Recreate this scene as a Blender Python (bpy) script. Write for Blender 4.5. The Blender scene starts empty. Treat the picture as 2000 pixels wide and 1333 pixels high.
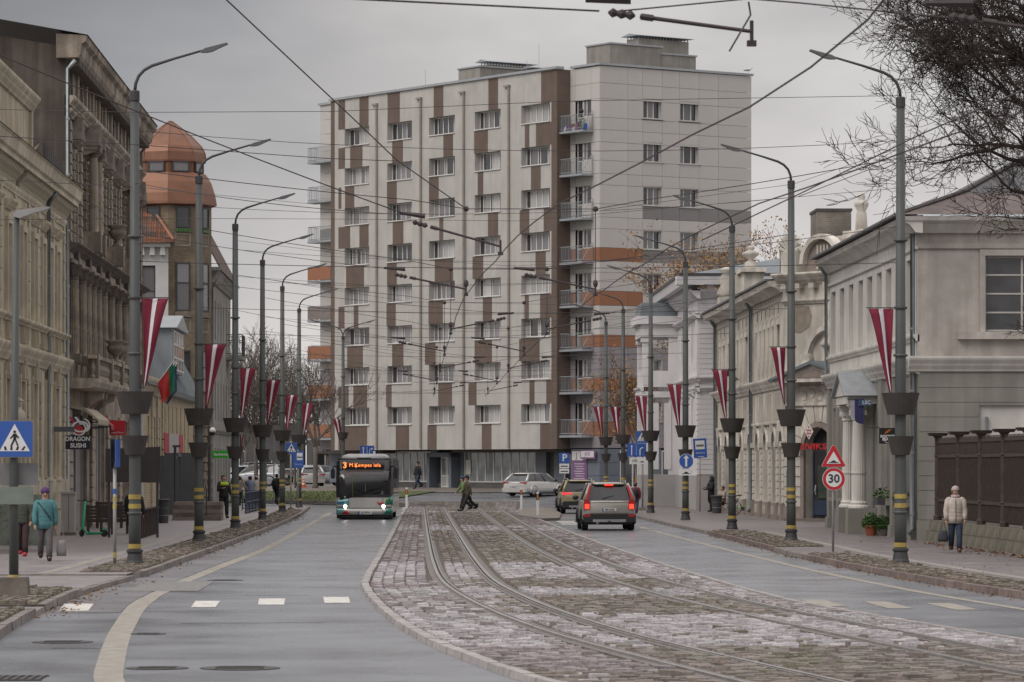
import bpy, math, random
from mathutils import Vector, Matrix, noise as mnoise
R = math.radians
rnd = random.Random(7)
S = bpy.context.scene
COL = S.collection
# ---------------------------------------------------------------- camera, sky, sun, exposure
F, CX, HY, CAMH = 7500.0, 1000.0, 910.0, 2.4      # focal length in photo pixels, principal column, horizon row, eye height
TH = math.atan(184 / 7500)                        # the street's vanishing point lies left of the picture's centre
cT, sT = math.cos(TH), math.sin(TH)
cam = bpy.data.cameras.new('camera')
cam.lens = 135.0; cam.sensor_width = 36.0; cam.shift_y = 243.5 / 2000; cam.clip_start = 1.0; cam.clip_end = 6000
cam.dof.use_dof = True; cam.dof.focus_distance = 135.0; cam.dof.aperture_fstop = 8.0
co = bpy.data.objects.new('camera', cam); COL.objects.link(co)
co.location = (0, 0, CAMH); co.rotation_euler = (R(90), 0, -TH)
S.camera = co
SUN_EL, SUN_AZ = 46.0, 230.0                      # azimuth clockwise from +Y: behind the camera, to the left
wd = bpy.data.worlds.new('World'); S.world = wd; wd.use_nodes = True
nt = wd.node_tree; nt.nodes.clear()
def N(t, **k):
    n = nt.nodes.new(t)
    for a, b in k.items(): setattr(n, a, b)
    return n
def LK(a, b): nt.links.new(a, b)
def MATH(op, a, b=None, c=None):
    n = N('ShaderNodeMath', operation=op)
    for i, v in enumerate((a, b, c)):
        if v is None: continue
        if isinstance(v, (int, float)): n.inputs[i].default_value = v
        else: LK(v, n.inputs[i])
    return n.outputs[0]
def MIXC(fac, a, b, bt='MIX'):
    n = N('ShaderNodeMix', data_type='RGBA', blend_type=bt)
    for sck, v in ((n.inputs[0], fac), (n.inputs[6], a), (n.inputs[7], b)):
        if isinstance(v, (int, float)): sck.default_value = v
        elif isinstance(v, (tuple, list)): sck.default_value = tuple(v) + ((1,) if len(v) == 3 else ())
        else: LK(v, sck)
    return n.outputs[2]
def RAMP(fac, stops, interp='LINEAR'):
    n = N('ShaderNodeValToRGB'); LK(fac, n.inputs[0]); cr = n.color_ramp; cr.interpolation = interp
    while len(cr.elements) > 1: cr.elements.remove(cr.elements[-1])
    for i, (p, c) in enumerate(stops):
        e = cr.elements[0] if i == 0 else cr.elements.new(p)
        e.position = p; e.color = tuple(c) + (1,) if len(c) == 3 else c
    return n.outputs[0]
def build_world():
    tc = N('ShaderNodeTexCoord'); sep = N('ShaderNodeSeparateXYZ'); LK(tc.outputs['Generated'], sep.inputs[0])
    sky = N('ShaderNodeTexSky'); sky.sky_type = 'NISHITA'; sky.sun_disc = False
    sky.sun_elevation = R(SUN_EL); sky.sun_rotation = R(SUN_AZ)
    up = MATH('MAXIMUM', sep.outputs['Z'], 0.0)
    # overcast layer: brighter overhead than at the horizon, with soft cloud banks and a pale strip low down
    mp = N('ShaderNodeMapping'); mp.inputs['Scale'].default_value = (1, 1, 2.6); mp.inputs['Location'].default_value = (3.27, 0.55, 0.0)
    LK(tc.outputs['Generated'], mp.inputs[0])
    n1 = N('ShaderNodeTexNoise'); n1.inputs['Scale'].default_value = 5.5; n1.inputs['Detail'].default_value = 5; n1.inputs['Roughness'].default_value = 0.5; LK(mp.outputs[0], n1.inputs['Vector'])
    n2 = N('ShaderNodeTexNoise'); n2.inputs['Scale'].default_value = 17.0; n2.inputs['Detail'].default_value = 5; LK(mp.outputs[0], n2.inputs['Vector'])
    dome = MATH('MULTIPLY_ADD', up, 1.75, 1.0)
    low = MATH('POWER', MATH('SUBTRACT', 1.0, MATH('MINIMUM', MATH('MULTIPLY', up, 9.0), 1.0)), 2.2)
    cl = MATH('ADD', MATH('MULTIPLY', n1.outputs[0], 0.8), MATH('MULTIPLY', n2.outputs[0], 0.2))
    cl = MATH('MULTIPLY_ADD', MATH('SUBTRACT', cl, 0.5), 2.3, 0.5)
    br = MATH('MULTIPLY', dome, MATH('ADD', MATH('MULTIPLY_ADD', cl, 0.36, 0.20), MATH('MULTIPLY', low, 0.30)))
    # one heavy cloud bank hangs over the left side of the street
    dn = N('ShaderNodeVectorMath', operation='DOT_PRODUCT'); LK(tc.outputs['Generated'], dn.inputs[0]); a = R(-7.5); e = R(10); dn.inputs[1].default_value = (math.sin(a) * math.cos(e), math.cos(a) * math.cos(e), math.sin(e))
    mr = N('ShaderNodeMapRange', interpolation_type='SMOOTHSTEP'); LK(dn.outputs['Value'], mr.inputs[0]); mr.inputs[1].default_value = math.cos(R(10)); mr.inputs[2].default_value = math.cos(R(1.5))
    bank = MATH('MULTIPLY', mr.outputs[0], MATH('MULTIPLY_ADD', n2.outputs[0], 0.8, 0.6))
    br = MATH('MULTIPLY', br, MATH('SUBTRACT', 1.0, MATH('MULTIPLY', bank, 0.38)))
    cl = MATH('SUBTRACT', cl, MATH('MULTIPLY', bank, 0.35))
    tint = RAMP(cl, [(0.10, (0.95, 0.945, 0.985)), (0.45, (1.0, 0.95, 0.94)), (0.9, (1.0, 0.962, 0.955))])
    vm = N('ShaderNodeVectorMath', operation='SCALE'); LK(tint, vm.inputs[0]); LK(br, vm.inputs[3])
    b1 = N('ShaderNodeBackground'); LK(vm.outputs[0], b1.inputs[0]); b1.inputs[1].default_value = 1.0
    b2 = N('ShaderNodeBackground'); LK(sky.outputs[0], b2.inputs[0]); b2.inputs[1].default_value = 0.07
    ms = N('ShaderNodeMixShader'); ms.inputs[0].default_value = 0.93; LK(b2.outputs[0], ms.inputs[1]); LK(b1.outputs[0], ms.inputs[2])
    out = N('ShaderNodeOutputWorld'); LK(ms.outputs[0], out.inputs[0])
build_world()
sl = bpy.data.lights.new('sun', 'SUN'); sl.energy = 1.15; sl.angle = R(35); sl.color = (1.0, 0.95, 0.9)
so = bpy.data.objects.new('sun', sl); COL.objects.link(so)
so.rotation_euler = (R(90 - SUN_EL), 0, R(180 - SUN_AZ)); so.location = (0, -30, 60)
S.view_settings.view_transform = 'Standard'; S.view_settings.look = 'None'; S.view_settings.gamma = 1.0
S.view_settings.use_curve_mapping = False; S.view_settings.exposure = 0.33
S.cycles.max_bounces = 5; S.cycles.diffuse_bounces = 2; S.cycles.glossy_bounces = 3; S.cycles.transparent_max_bounces = 8
# ---------------------------------------------------------------- photo pixel -> place (distance always from the ground, a plane or a thing touched)
def gz(Y):
    t = min(1, max(0, (Y - 226) / 36)); return 0.85 * t * t * (3 - 2 * t)
def c2w(xc, d): return (xc * cT + d * sT, -xc * sT + d * cT)
def gp(px, py, z=0.0):
    d = (CAMH - z) * F / (py - HY); return c2w((px - CX) * d / F, d)
def W(px, py, d):
    x, y = c2w((px - CX) * d / F, d); return Vector((x, y, CAMH - (py - HY) * d / F))
def Yon(U, px):
    k = (px - CX) / F; return U * (cT - k * sT) / (sT + k * cT)
def zon(X, Y, py): return CAMH - (py - HY) * (X * sT + Y * cT) / F
def Xat(px, Y):
    k = (px - CX) / F; return Y * (sT + k * cT) / (cT - k * sT)
# ---------------------------------------------------------------- mesh builder
class MB:
    def __init__(s): s.v = []; s.f = []; s.mi = []; s.m = 0; s.sm = []; s.smooth = False; s.col = None
    def face(s, idx):
        s.f.append(tuple(idx)); s.mi.append(s.m); s.sm.append(s.smooth)
    def poly(s, pts):
        n = len(s.v); s.v.extend([tuple(p) for p in pts]); s.face(range(n, n + len(pts)))
    def box(s, x0, x1, y0, y1, z0, z1, tp=0.0, bot=True):
        n = len(s.v)
        s.v += [(x0, y0, z0), (x1, y0, z0), (x1, y1, z0), (x0, y1, z0), (x0 + tp, y0 + tp, z1), (x1 - tp, y0 + tp, z1), (x1 - tp, y1 - tp, z1), (x0 + tp, y1 - tp, z1)]
        fs = [(4, 5, 6, 7), (0, 1, 5, 4), (1, 2, 6, 5), (2, 3, 7, 6), (3, 0, 4, 7)] + ([(3, 2, 1, 0)] if bot else [])
        for q in fs: s.face([n + i for i in q])
    def ext(s, pts, ax, a, b, caps=True):
        # extrude a 2-D outline: ax 'x': pts (y,z); 'y': pts (x,z); 'z': pts (x,y)
        def P(p, t):
            return (t, p[0], p[1]) if ax == 'x' else ((p[0], t, p[1]) if ax == 'y' else (p[0], p[1], t))
        ar = sum(pts[i][0] * pts[(i + 1) % len(pts)][1] - pts[(i + 1) % len(pts)][0] * pts[i][1] for i in range(len(pts)))
        if (ar < 0) != (ax == 'y'): pts = pts[::-1]
        if a > b: a, b = b, a
        n = len(s.v); k = len(pts)
        s.v += [P(p, a) for p in pts] + [P(p, b) for p in pts]
        for i in range(k):
            j = (i + 1) % k; s.face((n + i, n + j, n + k + j, n + k + i))
        if caps:
            s.face([n + i for i in range(k)][::-1]); s.face([n + k + i for i in range(k)])
    def tube(s, pts, r, n=8, caps=True, sq=1.0):
        pts = [Vector(p) for p in pts]; rs = r if isinstance(r, (list, tuple)) else [r] * len(pts)
        base = len(s.v); up = None
        for i, p in enumerate(pts):
            t = (pts[min(i + 1, len(pts) - 1)] - pts[max(i - 1, 0)])
            if t.length < 1e-9: t = Vector((0, 0, 1))
            t.normalize()
            if up is None:
                up = Vector((0, 0, 1)) if abs(t.z) < 0.9 else Vector((1, 0, 0))
            a = t.cross(up)
            if a.length < 1e-6: a = t.orthogonal()
            a.normalize(); b = a.cross(t).normalized(); up = b
            for k in range(n):
                w = 2 * math.pi * k / n
                s.v.append(tuple(p + a * (math.cos(w) * rs[i]) + b * (math.sin(w) * rs[i] * sq)))
        for i in range(len(pts) - 1):
            for k in range(n):
                k2 = (k + 1) % n; q = base + i * n
                s.face((q + k, q + k2, q + n + k2, q + n + k))
        if caps:
            s.face([base + k for k in range(n)][::-1]); q = base + (len(pts) - 1) * n; s.face([q + k for k in range(n)])
    def lathe(s, prof, n=12, cx=0, cy=0, z0=0, caps=True, sx=1, sy=1, a0=0):
        base = len(s.v); k = len(prof)
        for r, z in prof:
            for i in range(n):
                w = 2 * math.pi * i / n + a0; s.v.append((cx + r * sx * math.cos(w), cy + r * sy * math.sin(w), z0 + z))
        for j in range(k - 1):
            for i in range(n):
                i2 = (i + 1) % n; s.face((base + j * n + i, base + j * n + i2, base + (j + 1) * n + i2, base + (j + 1) * n + i))
        if caps:
            s.face([base + i for i in range(n)][::-1]); s.face([base + (k - 1) * n + i for i in range(n)])
    def ball(s, c, r, n=10, m=6, sx=1, sy=1, sz=1):
        pr = [(r * math.sin(math.pi * (j + .02) / (m + .04)), -r * sz * math.cos(math.pi * (j + .02) / (m + .04))) for j in range(m + 1)]
        s.lathe(pr, n, c[0], c[1], c[2], True, sx, sy)
    def add(s, o, M=None):
        n = len(s.v)
        s.v += [tuple(M @ Vector(p)) for p in o.v] if M else list(o.v)
        s.f += [tuple(n + i for i in f) for f in o.f]; s.mi += o.mi; s.sm += o.sm
    def mesh(s, name, mats):
        me = bpy.data.meshes.new(name); me.from_pydata(s.v, [], s.f)
        for m in (mats if isinstance(mats, (list, tuple)) else [mats]): me.materials.append(m)
        me.polygons.foreach_set('material_index', s.mi); me.polygons.foreach_set('use_smooth', s.sm); me.update()
        return me
    def build(s, name, mats, parent=None, **k):
        return link(name, s.mesh(name, mats), parent, **k)
def link(name, me, parent=None, loc=None, rz=0, rot=None, sc=None):
    o = bpy.data.objects.new(name, me); COL.objects.link(o)
    if parent: o.parent = parent
    if loc is not None: o.location = loc
    if rot is not None: o.rotation_euler = rot
    elif rz: o.rotation_euler = (0, 0, rz)
    if sc is not None: o.scale = sc
    return o
def tag(o, label=None, cat=None, group=None, kind=None):
    if label: o['label'] = label
    if cat: o['category'] = cat
    if group: o['group'] = group
    if kind: o['kind'] = kind
    return o
def thing(name, label, cat, loc=(0, 0, 0), rz=0, group=None):
    o = bpy.data.objects.new(name, None); COL.objects.link(o); o.empty_display_size = 0.1
    o.location = loc; o.rotation_euler = (0, 0, rz)
    return tag(o, label, cat, group)
def copy_tree(o, parent=None):
    c = o.copy(); COL.objects.link(c)
    if parent: c.parent = parent
    for ch in [x for x in KIDS(o)]: copy_tree(ch, c)
    return c
def KIDS(o): return o.children
def B(*a, **k):
    m = MB(); m.box(*a, **k); return m
_TXT = {}
def text_mesh(txt, size, mat, align='CENTER', thick=0.003, shear=0, sx=1.0, bold=0.0, spacing=1.0):
    cu = bpy.data.curves.new('lettering', 'FONT'); cu.body = txt; cu.size = size; cu.align_x = align; cu.align_y = 'CENTER'
    cu.extrude = thick; cu.shear = shear; cu.resolution_u = 3; cu.offset = bold; cu.space_character = spacing
    o = bpy.data.objects.new('lettering', cu); COL.objects.link(o)
    dg = bpy.context.evaluated_depsgraph_get(); dg.update()
    me = bpy.data.meshes.new_from_object(o.evaluated_get(dg)); bpy.data.objects.remove(o)
    me.materials.clear(); me.materials.append(mat)
    if sx != 1.0:
        for v in me.vertices: v.co.x *= sx
    return me
def lettering(txt, size, mat, parent, x, y, z, face=-1, **k):
    # text standing in the local XZ plane; face -1: read from -y
    me = text_mesh(txt, size, mat, **k)
    return link('lettering', me, parent, loc=(x, y, z), rot=(R(90), 0, 0 if face < 0 else R(180)))
# ---------------------------------------------------------------- materials
MT = {}
def mat(name, col, rough=0.7, var=0.14, scale=2.0, bump=0.0, bscale=40.0, metal=0.0, streak=0.0, col2=None, spec=0.4, coat=0.0, emit=None, es=0.0, coords='Object', rnd_obj=0.0, rvar=0.0, zs=1.0):
    global nt
    m = bpy.data.materials.new(name); m.use_nodes = True; nt = m.node_tree; nt.nodes.clear(); MT[name] = m
    p = N('ShaderNodeBsdfPrincipled'); o = N('ShaderNodeOutputMaterial'); LK(p.outputs[0], o.inputs[0])
    p.inputs['Metallic'].default_value = metal; p.inputs['Roughness'].default_value = rough
    p.inputs['Specular IOR Level'].default_value = spec; p.inputs['Coat Weight'].default_value = coat
    tc = N('ShaderNodeTexCoord'); mp = N('ShaderNodeMapping'); mp.inputs['Scale'].default_value = (1, 1, zs)
    if coords == 'World':
        g = N('ShaderNodeNewGeometry'); LK(g.outputs['Position'], mp.inputs[0])
    else: LK(tc.outputs[coords], mp.inputs[0])
    n1 = N('ShaderNodeTexNoise'); n1.inputs['Scale'].default_value = scale; n1.inputs['Detail'].default_value = 6; n1.inputs['Roughness'].default_value = 0.62; LK(mp.outputs[0], n1.inputs['Vector'])
    a = tuple(max(0, c * (1 - var * 1.6)) for c in col); b = tuple(min(1, c * (1 + var * 1.3)) for c in (col2 or col))
    c = RAMP(n1.outputs[0], [(0.3, a), (0.7, b)])
    if streak > 0:
        m2 = N('ShaderNodeMapping'); m2.inputs['Scale'].default_value = (1, 1, 0.06); LK(tc.outputs['Object'], m2.inputs[0])
        n2 = N('ShaderNodeTexNoise'); n2.inputs['Scale'].default_value = 2.6; n2.inputs['Detail'].default_value = 5; LK(m2.outputs[0], n2.inputs['Vector'])
        n3 = N('ShaderNodeTexNoise'); n3.inputs['Scale'].default_value = 0.55; n3.inputs['Detail'].default_value = 6; LK(tc.outputs['Object'], n3.inputs['Vector'])
        fz = MATH('MULTIPLY', n2.outputs[0], n3.outputs[0])
        f = RAMP(fz, [(0.2, (1 - streak,) * 3), (0.34, (1, 1, 1))])
        c = MIXC(1.0, c, f, 'MULTIPLY')
    if rnd_obj > 0:
        oi = N('ShaderNodeObjectInfo')
        f = RAMP(oi.outputs['Random'], [(0, (1 - rnd_obj,) * 3), (1, (1 + rnd_obj * .6,) * 3)]); c = MIXC(1.0, c, f, 'MULTIPLY')
    LK(c, p.inputs['Base Color'])
    if rvar > 0: LK(MATH('MULTIPLY_ADD', n1.outputs[0], rvar * 2, rough - rvar), p.inputs['Roughness'])
    if bump > 0:
        nb = N('ShaderNodeTexNoise'); nb.inputs['Scale'].default_value = bscale; nb.inputs['Detail'].default_value = 4; LK(mp.outputs[0], nb.inputs['Vector'])
        bp = N('ShaderNodeBump'); bp.inputs['Strength'].default_value = bump; bp.inputs['Distance'].default_value = 0.02; LK(nb.outputs[0], bp.inputs['Height']); LK(bp.outputs[0], p.inputs['Normal'])
    if emit: p.inputs['Emission Color'].default_value = tuple(emit) + (1,); p.inputs['Emission Strength'].default_value = es
    return m
def mat_brick(name, c1, c2, mortar, bw, bh, ms, rough=0.8, bump=0.5, flat=False, rvar=0.0, noise_amt=0.5, offset=0.5, axes='XZ'):
    global nt
    m = bpy.data.materials.new(name); m.use_nodes = True; nt = m.node_tree; nt.nodes.clear(); MT[name] = m
    p = N('ShaderNodeBsdfPrincipled'); o = N('ShaderNodeOutputMaterial'); LK(p.outputs[0], o.inputs[0]); p.inputs['Roughness'].default_value = rough
    tc = N('ShaderNodeTexCoord'); sp = N('ShaderNodeSeparateXYZ'); LK(tc.outputs['Object'], sp.inputs[0]); cb = N('ShaderNodeCombineXYZ')
    if axes == 'XZ': LK(MATH('ADD', sp.outputs[0], sp.outputs[1]), cb.inputs[0]); LK(sp.outputs[2], cb.inputs[1])
    else: LK(sp.outputs[0], cb.inputs[0]); LK(sp.outputs[1], cb.inputs[1])
    bt = N('ShaderNodeTexBrick'); LK(cb.outputs[0], bt.inputs['Vector']); bt.offset = offset
    bt.inputs['Color1'].default_value = tuple(c1) + (1,); bt.inputs['Color2'].default_value = tuple(c2) + (1,); bt.inputs['Mortar'].default_value = tuple(mortar) + (1,)
    bt.inputs['Scale'].default_value = 1.0; bt.inputs['Brick Width'].default_value = bw; bt.inputs['Row Height'].default_value = bh; bt.inputs['Mortar Size'].default_value = ms; bt.inputs['Mortar Smooth'].default_value = 0.2
    n1 = N('ShaderNodeTexNoise'); n1.inputs['Scale'].default_value = 0.9; n1.inputs['Detail'].default_value = 7; LK(tc.outputs['Object'], n1.inputs['Vector'])
    f = RAMP(n1.outputs[0], [(0.3, (1 - noise_amt,) * 3), (0.68, (1.15,) * 3)])
    LK(MIXC(1.0, bt.outputs[0], f, 'MULTIPLY'), p.inputs['Base Color'])
    if rvar > 0: LK(MATH('MULTIPLY_ADD', n1.outputs[0], rvar * 2, rough - rvar), p.inputs['Roughness'])
    bp = N('ShaderNodeBump'); bp.inputs['Strength'].default_value = bump; bp.inputs['Distance'].default_value = 0.01
    LK(MATH('SUBTRACT', 1.0, bt.outputs[1]), bp.inputs['Height']); LK(bp.outputs[0], p.inputs['Normal'])
    return m
def mat_attr(name, rough=0.75, bump=0.35, spec=0.4, bscale=25):
    # colour from the mesh's own colour attribute (each stone, leaf or patch has its own colour)
    global nt
    m = bpy.data.materials.new(name); m.use_nodes = True; nt = m.node_tree; nt.nodes.clear(); MT[name] = m
    p = N('ShaderNodeBsdfPrincipled'); o = N('ShaderNodeOutputMaterial'); LK(p.outputs[0], o.inputs[0]); p.inputs['Roughness'].default_value = rough; p.inputs['Specular IOR Level'].default_value = spec
    at = N('ShaderNodeAttribute'); at.attribute_name = 'Col'
    g = N('ShaderNodeNewGeometry'); n1 = N('ShaderNodeTexNoise'); n1.inputs['Scale'].default_value = bscale; n1.inputs['Detail'].default_value = 3; LK(g.outputs['Position'], n1.inputs['Vector'])
    f = RAMP(n1.outputs[0], [(0.3, (.62,) * 3), (0.65, (1.12,) * 3)])
    LK(MIXC(1.0, at.outputs['Color'], f, 'MULTIPLY'), p.inputs['Base Color'])
    if bump:
        bp = N('ShaderNodeBump'); bp.inputs['Strength'].default_value = bump; bp.inputs['Distance'].default_value = 0.01; LK(n1.outputs[0], bp.inputs['Height']); LK(bp.outputs[0], p.inputs['Normal'])
    return m
def set_cols(me, cols):
    # one colour per vertex
    ca = me.color_attributes.new('Col', 'FLOAT_COLOR', 'POINT'); flat = []
    for c in cols: flat += [c[0], c[1], c[2], 1.0]
    ca.data.foreach_set('color', flat)
def mat_glass(name, col, rough=0.06, curtain=None, fold=22.0):
    # window pane as seen from the street: reflective surface over a dark room or a hanging curtain
    global nt
    m = bpy.data.materials.new(name); m.use_nodes = True; nt = m.node_tree; nt.nodes.clear(); MT[name] = m
    p = N('ShaderNodeBsdfPrincipled'); o = N('ShaderNodeOutputMaterial'); LK(p.outputs[0], o.inputs[0])
    p.inputs['Roughness'].default_value = rough; p.inputs['Specular IOR Level'].default_value = 0.5
    tc = N('ShaderNodeTexCoord'); oi = N('ShaderNodeObjectInfo')
    n1 = N('ShaderNodeTexNoise'); n1.inputs['Scale'].default_value = 1.3; n1.inputs['Detail'].default_value = 3
    va = N('ShaderNodeVectorMath', operation='ADD'); LK(tc.outputs['Object'], va.inputs[0]); LK(oi.outputs['Location'], va.inputs[1]); LK(va.outputs[0], n1.inputs['Vector'])
    c = RAMP(n1.outputs[0], [(0.3, tuple(x * .55 for x in col)), (0.7, tuple(x * 1.3 for x in col))])
    if curtain:
        w = N('ShaderNodeTexWave'); w.inputs['Scale'].default_value = fold / 6.28; w.inputs['Distortion'].default_value = 1.6; w.inputs['Detail'].default_value = 1; LK(va.outputs[0], w.inputs['Vector'])
        cc = RAMP(w.outputs[1], [(0, tuple(x * .74 for x in curtain)), (1, curtain)])
        f = RAMP(oi.outputs['Random'], [(0, (.55,) * 3), (1, (1.1,) * 3)]); c = MIXC(1.0, cc, f, 'MULTIPLY')
    LK(c, p.inputs['Base Color'])
    p.inputs['Coat Weight'].default_value = 0.6; p.inputs['Coat Roughness'].default_value = 0.02
    return m
def curve(pts):
    # smooth x(y) through measured points (y ascending)
    pts = sorted(pts)
    def f(y):
        if y <= pts[0][0]:
            (a, b), (c, d) = pts[0], pts[1]; return b + (y - a) * (d - b) / (c - a)
        if y >= pts[-1][0]:
            (a, b), (c, d) = pts[-2], pts[-1]; return d + (y - c) * (d - b) / (c - a)
        for i in range(len(pts) - 1):
            if pts[i][0] <= y <= pts[i + 1][0]:
                p0, p1, p2, p3 = pts[max(i - 1, 0)], pts[i], pts[i + 1], pts[min(i + 2, len(pts) - 1)]
                h = p2[0] - p1[0]; t = (y - p1[0]) / h
                m1 = (p2[1] - p0[1]) / max(p2[0] - p0[0], 1e-6) * h; m2 = (p3[1] - p1[1]) / max(p3[0] - p1[0], 1e-6) * h
                return (2*t**3 - 3*t*t + 1)*p1[1] + (t**3 - 2*t*t + t)*m1 + (-2*t**3 + 3*t*t)*p2[1] + (t**3 - t*t)*m2
    return f
# ---------------------------------------------------------------- the setting: ground, road, pavements, kerbs, tram bed
M_GROUND = mat('ground_soil', (0.10, 0.095, 0.08), 0.9, 0.3, 0.2, 0.3, 6, coords='World')
M_ROAD = mat('wet_asphalt', (0.152, 0.16, 0.176), 0.29, 0.2, 0.4, 0.06, 45, rvar=0.2, coords='World', spec=0.5)
M_GRASS = mat('grass', (0.055, 0.085, 0.025), 0.9, 0.4, 3.0, 0.6, 25, coords='World', col2=(0.09, 0.11, 0.035))
M_BED = mat('tram_bed', (0.085, 0.07, 0.06), 0.85, 0.35, 4.0, 0.7, 30, coords='World', col2=(0.11, 0.095, 0.075))
M_PAVE = mat_brick('paving_bricks', (0.185, 0.16, 0.168), (0.225, 0.196, 0.202), (0.34, 0.315, 0.315), 0.22, 0.11, 0.012, 0.42, 0.35, rvar=0.15, noise_amt=0.28, axes='XY')
M_PAVER = mat_brick('paving_bricks_red', (0.175, 0.146, 0.146), (0.215, 0.184, 0.182), (0.12, 0.107, 0.107), 0.22, 0.11, 0.012, 0.45, 0.35, rvar=0.15, noise_amt=0.35, axes='XY')
M_PAVEFAR = mat('old_pavement', (0.17, 0.145, 0.125), 0.6, 0.2, 0.8, 0.2, 12, coords='World')
M_LIGHTPAVE = mat('cream_pavers', (0.27, 0.245, 0.22), 0.6, 0.16, 3.0, 0.2, 30, coords='World')
M_KERB = mat('granite_kerb', (0.215, 0.19, 0.175), 0.7, 0.2, 5.0, 0.3, 40, rnd_obj=0.22, coords='World')
M_KERBR = mat('red_granite_kerb', (0.185, 0.14, 0.125), 0.7, 0.22, 5.0, 0.35, 40, rnd_obj=0.25, coords='World')
M_KERBC = mat('pale_concrete_edge', (0.34, 0.315, 0.305), 0.6, 0.16, 4.0, 0.2, 40, rnd_obj=0.14, coords='World')
M_PAINT = mat('road_paint_white', (0.60, 0.58, 0.54), 0.6, 0.22, 4.5, 0.1, 60, coords='World')
M_PAINTC = mat('road_paint_cream', (0.30, 0.275, 0.235), 0.6, 0.2, 3.5, 0.1, 60, coords='World')
M_RAIL = mat('rail_steel', (0.40, 0.38, 0.36), 0.30, 0.2, 3.0, 0, metal=0.75, coords='World')
M_RAILB = mat('rail_bitumen', (0.15, 0.135, 0.125), 0.6, 0.25, 4.0, coords='World')
M_GROOVE = mat('rail_groove', (0.03, 0.027, 0.025), 0.8, 0.2, 4.0)
M_STONE = mat_attr('cobble_stone', 0.62, 0.3, 0.45)
M_IRON = mat('cast_iron', (0.06, 0.055, 0.055), 0.55, 0.25, 6.0, 0.2, 50, metal=0.2)
M_PUDDLE = mat('wet_patch', (0.05, 0.05, 0.055), 0.12, 0.1, 1.0, coords='World')

resL = curve([(20, 5.5), (30, 3.4), (42.6, 1.18), (46.2, .7), (52.2, .06), (60.2, -.49), (71, -.98), (77.4, -1.14), (100, -1.08), (134, -.97), (194, -.82), (240, -.6)])
resR = curve([(20, 14), (30, 11.8), (42.6, 9.45), (51.6, 8.15), (59.3, 7.2), (68, 6.45), (85, 5.98), (100, 5.75), (120, 5.5), (150, 5.38), (200, 5.4), (240, 6.4)])
T1 = curve([(20, 7.4), (30, 5.75), (43.3, 3.72), (49, 2.93), (53.3, 2.42), (60.2, 1.83), (68.2, 1.36), (77.4, 1.03), (91, .91), (110, .87), (149, .86), (219, .87)])
T2 = curve([(20, 11), (30, 9.4), (43.3, 7.35), (47, 6.93), (54, 6.22), (62, 5.45), (68.5, 4.95), (79, 4.4), (88, 4.12), (95, 3.98), (110, 3.78), (140, 3.7), (219, 3.85)])
kerbL = curve([(20, -3.3), (42, -5.05), (53, -5.75), (61, -6.05), (71.5, -6.2), (85, -5.86), (93, -5.8), (117, -5.6), (154, -5.45), (186, -5.6), (220, -6.1)])
kerbR = curve([(20, 15.5), (42, 12.6), (58, 11.5), (68.7, 10.85), (77.4, 10.4), (86, 10.1), (99, 9.85), (107, 9.95), (134, 10.08), (154, 9.95), (185, 10.0), (215, 10.2), (236, 10.9)])

def strip(name, fl, fr, y0, y1, dz, m, step=2.0, parent=None, nx=1, rz=None):
    mb = MB(); n = max(1, int(round((y1 - y0) / step)))
    for i in range(n + 1):
        y = y0 + (y1 - y0) * i / n; a, b = fl(y), fr(y)
        for k in range(nx + 1): mb.v.append((a + (b - a) * k / nx, y, gz(y) + dz))
    for i in range(n):
        for k in range(nx):
            q = i * (nx + 1) + k; mb.face((q, q + 1, q + nx + 2, q + nx + 1))
    return mb.build(name, m, parent)
def K(c): return lambda y: c
def st(o): return tag(o, kind='structure')
# ground to the horizon
mb = MB(); ys = [-60, 0, 60, 120, 180, 220] + [226 + 3 * i for i in range(13)] + [300, 500, 1200, 3500]
for y in ys:
    for x in (-2500, -200, -60, 0, 60, 200, 2500): mb.v.append((x, y, gz(y) - 0.012))
for i in range(len(ys) - 1):
    for k in range(6):
        q = i * 7 + k; mb.face((q, q + 1, q + 8, q + 7))
st(mb.build('ground', M_GROUND))
st(strip('road', lambda y: kerbL(y) - (0.4 if y < 216 else 40), lambda y: kerbR(y) + (0.4 if y < 234 else 40), 8, 262, 0.0, M_ROAD, 2.0))
# pavements (raised one kerb above the road)
KH = 0.12
pl = st(strip('left_pavement', K(-32), lambda y: kerbL(y) - 0.16, 81, 217, KH, M_PAVE, 2.0))
mbx = MB(); mbx.poly([(-32, 81, -.02), (kerbL(81) - .16, 81, -.02), (kerbL(81) - .16, 81, KH), (-32, 81, KH)]); st(mbx.build('pavement_step', M_KERB))
pn = st(strip('driveway_pavement', K(-32), lambda y: kerbL(y) - 0.17, 20, 81, 0.085, M_PAVE, 2.0))
pr = st(strip('right_pavement', lambda y: kerbR(y) + 0.16, K(60), 20, 234, KH, M_PAVER, 2.0))
st(strip('grass_verge', lambda y: -70, lambda y: -1.6 + max(0, y - 240) * 0.25, 236.5, 251.5, 0.06, M_GRASS, 1.5, nx=4))
st(strip('far_pavement', K(-75), K(70), 250.5, 300, 0.03, M_PAVEFAR, 2.0))
st(strip('cream_paver_band', lambda y: kerbL(y) - 2.15, lambda y: kerbL(y) - 1.85, 81.2, 200, KH + 0.004, M_LIGHTPAVE, 2.0))
st(strip('cream_paver_band', lambda y: kerbR(y) + 1.75, lambda y: kerbR(y) + 2.05, 40, 132, KH + 0.004, M_LIGHTPAVE, 2.0))
st(strip('cream_paver_band', lambda y: kerbL(y) - 2.6, lambda y: kerbL(y) - 2.2, 62, 80.5, 0.089, M_LIGHTPAVE, 2.0))
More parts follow.
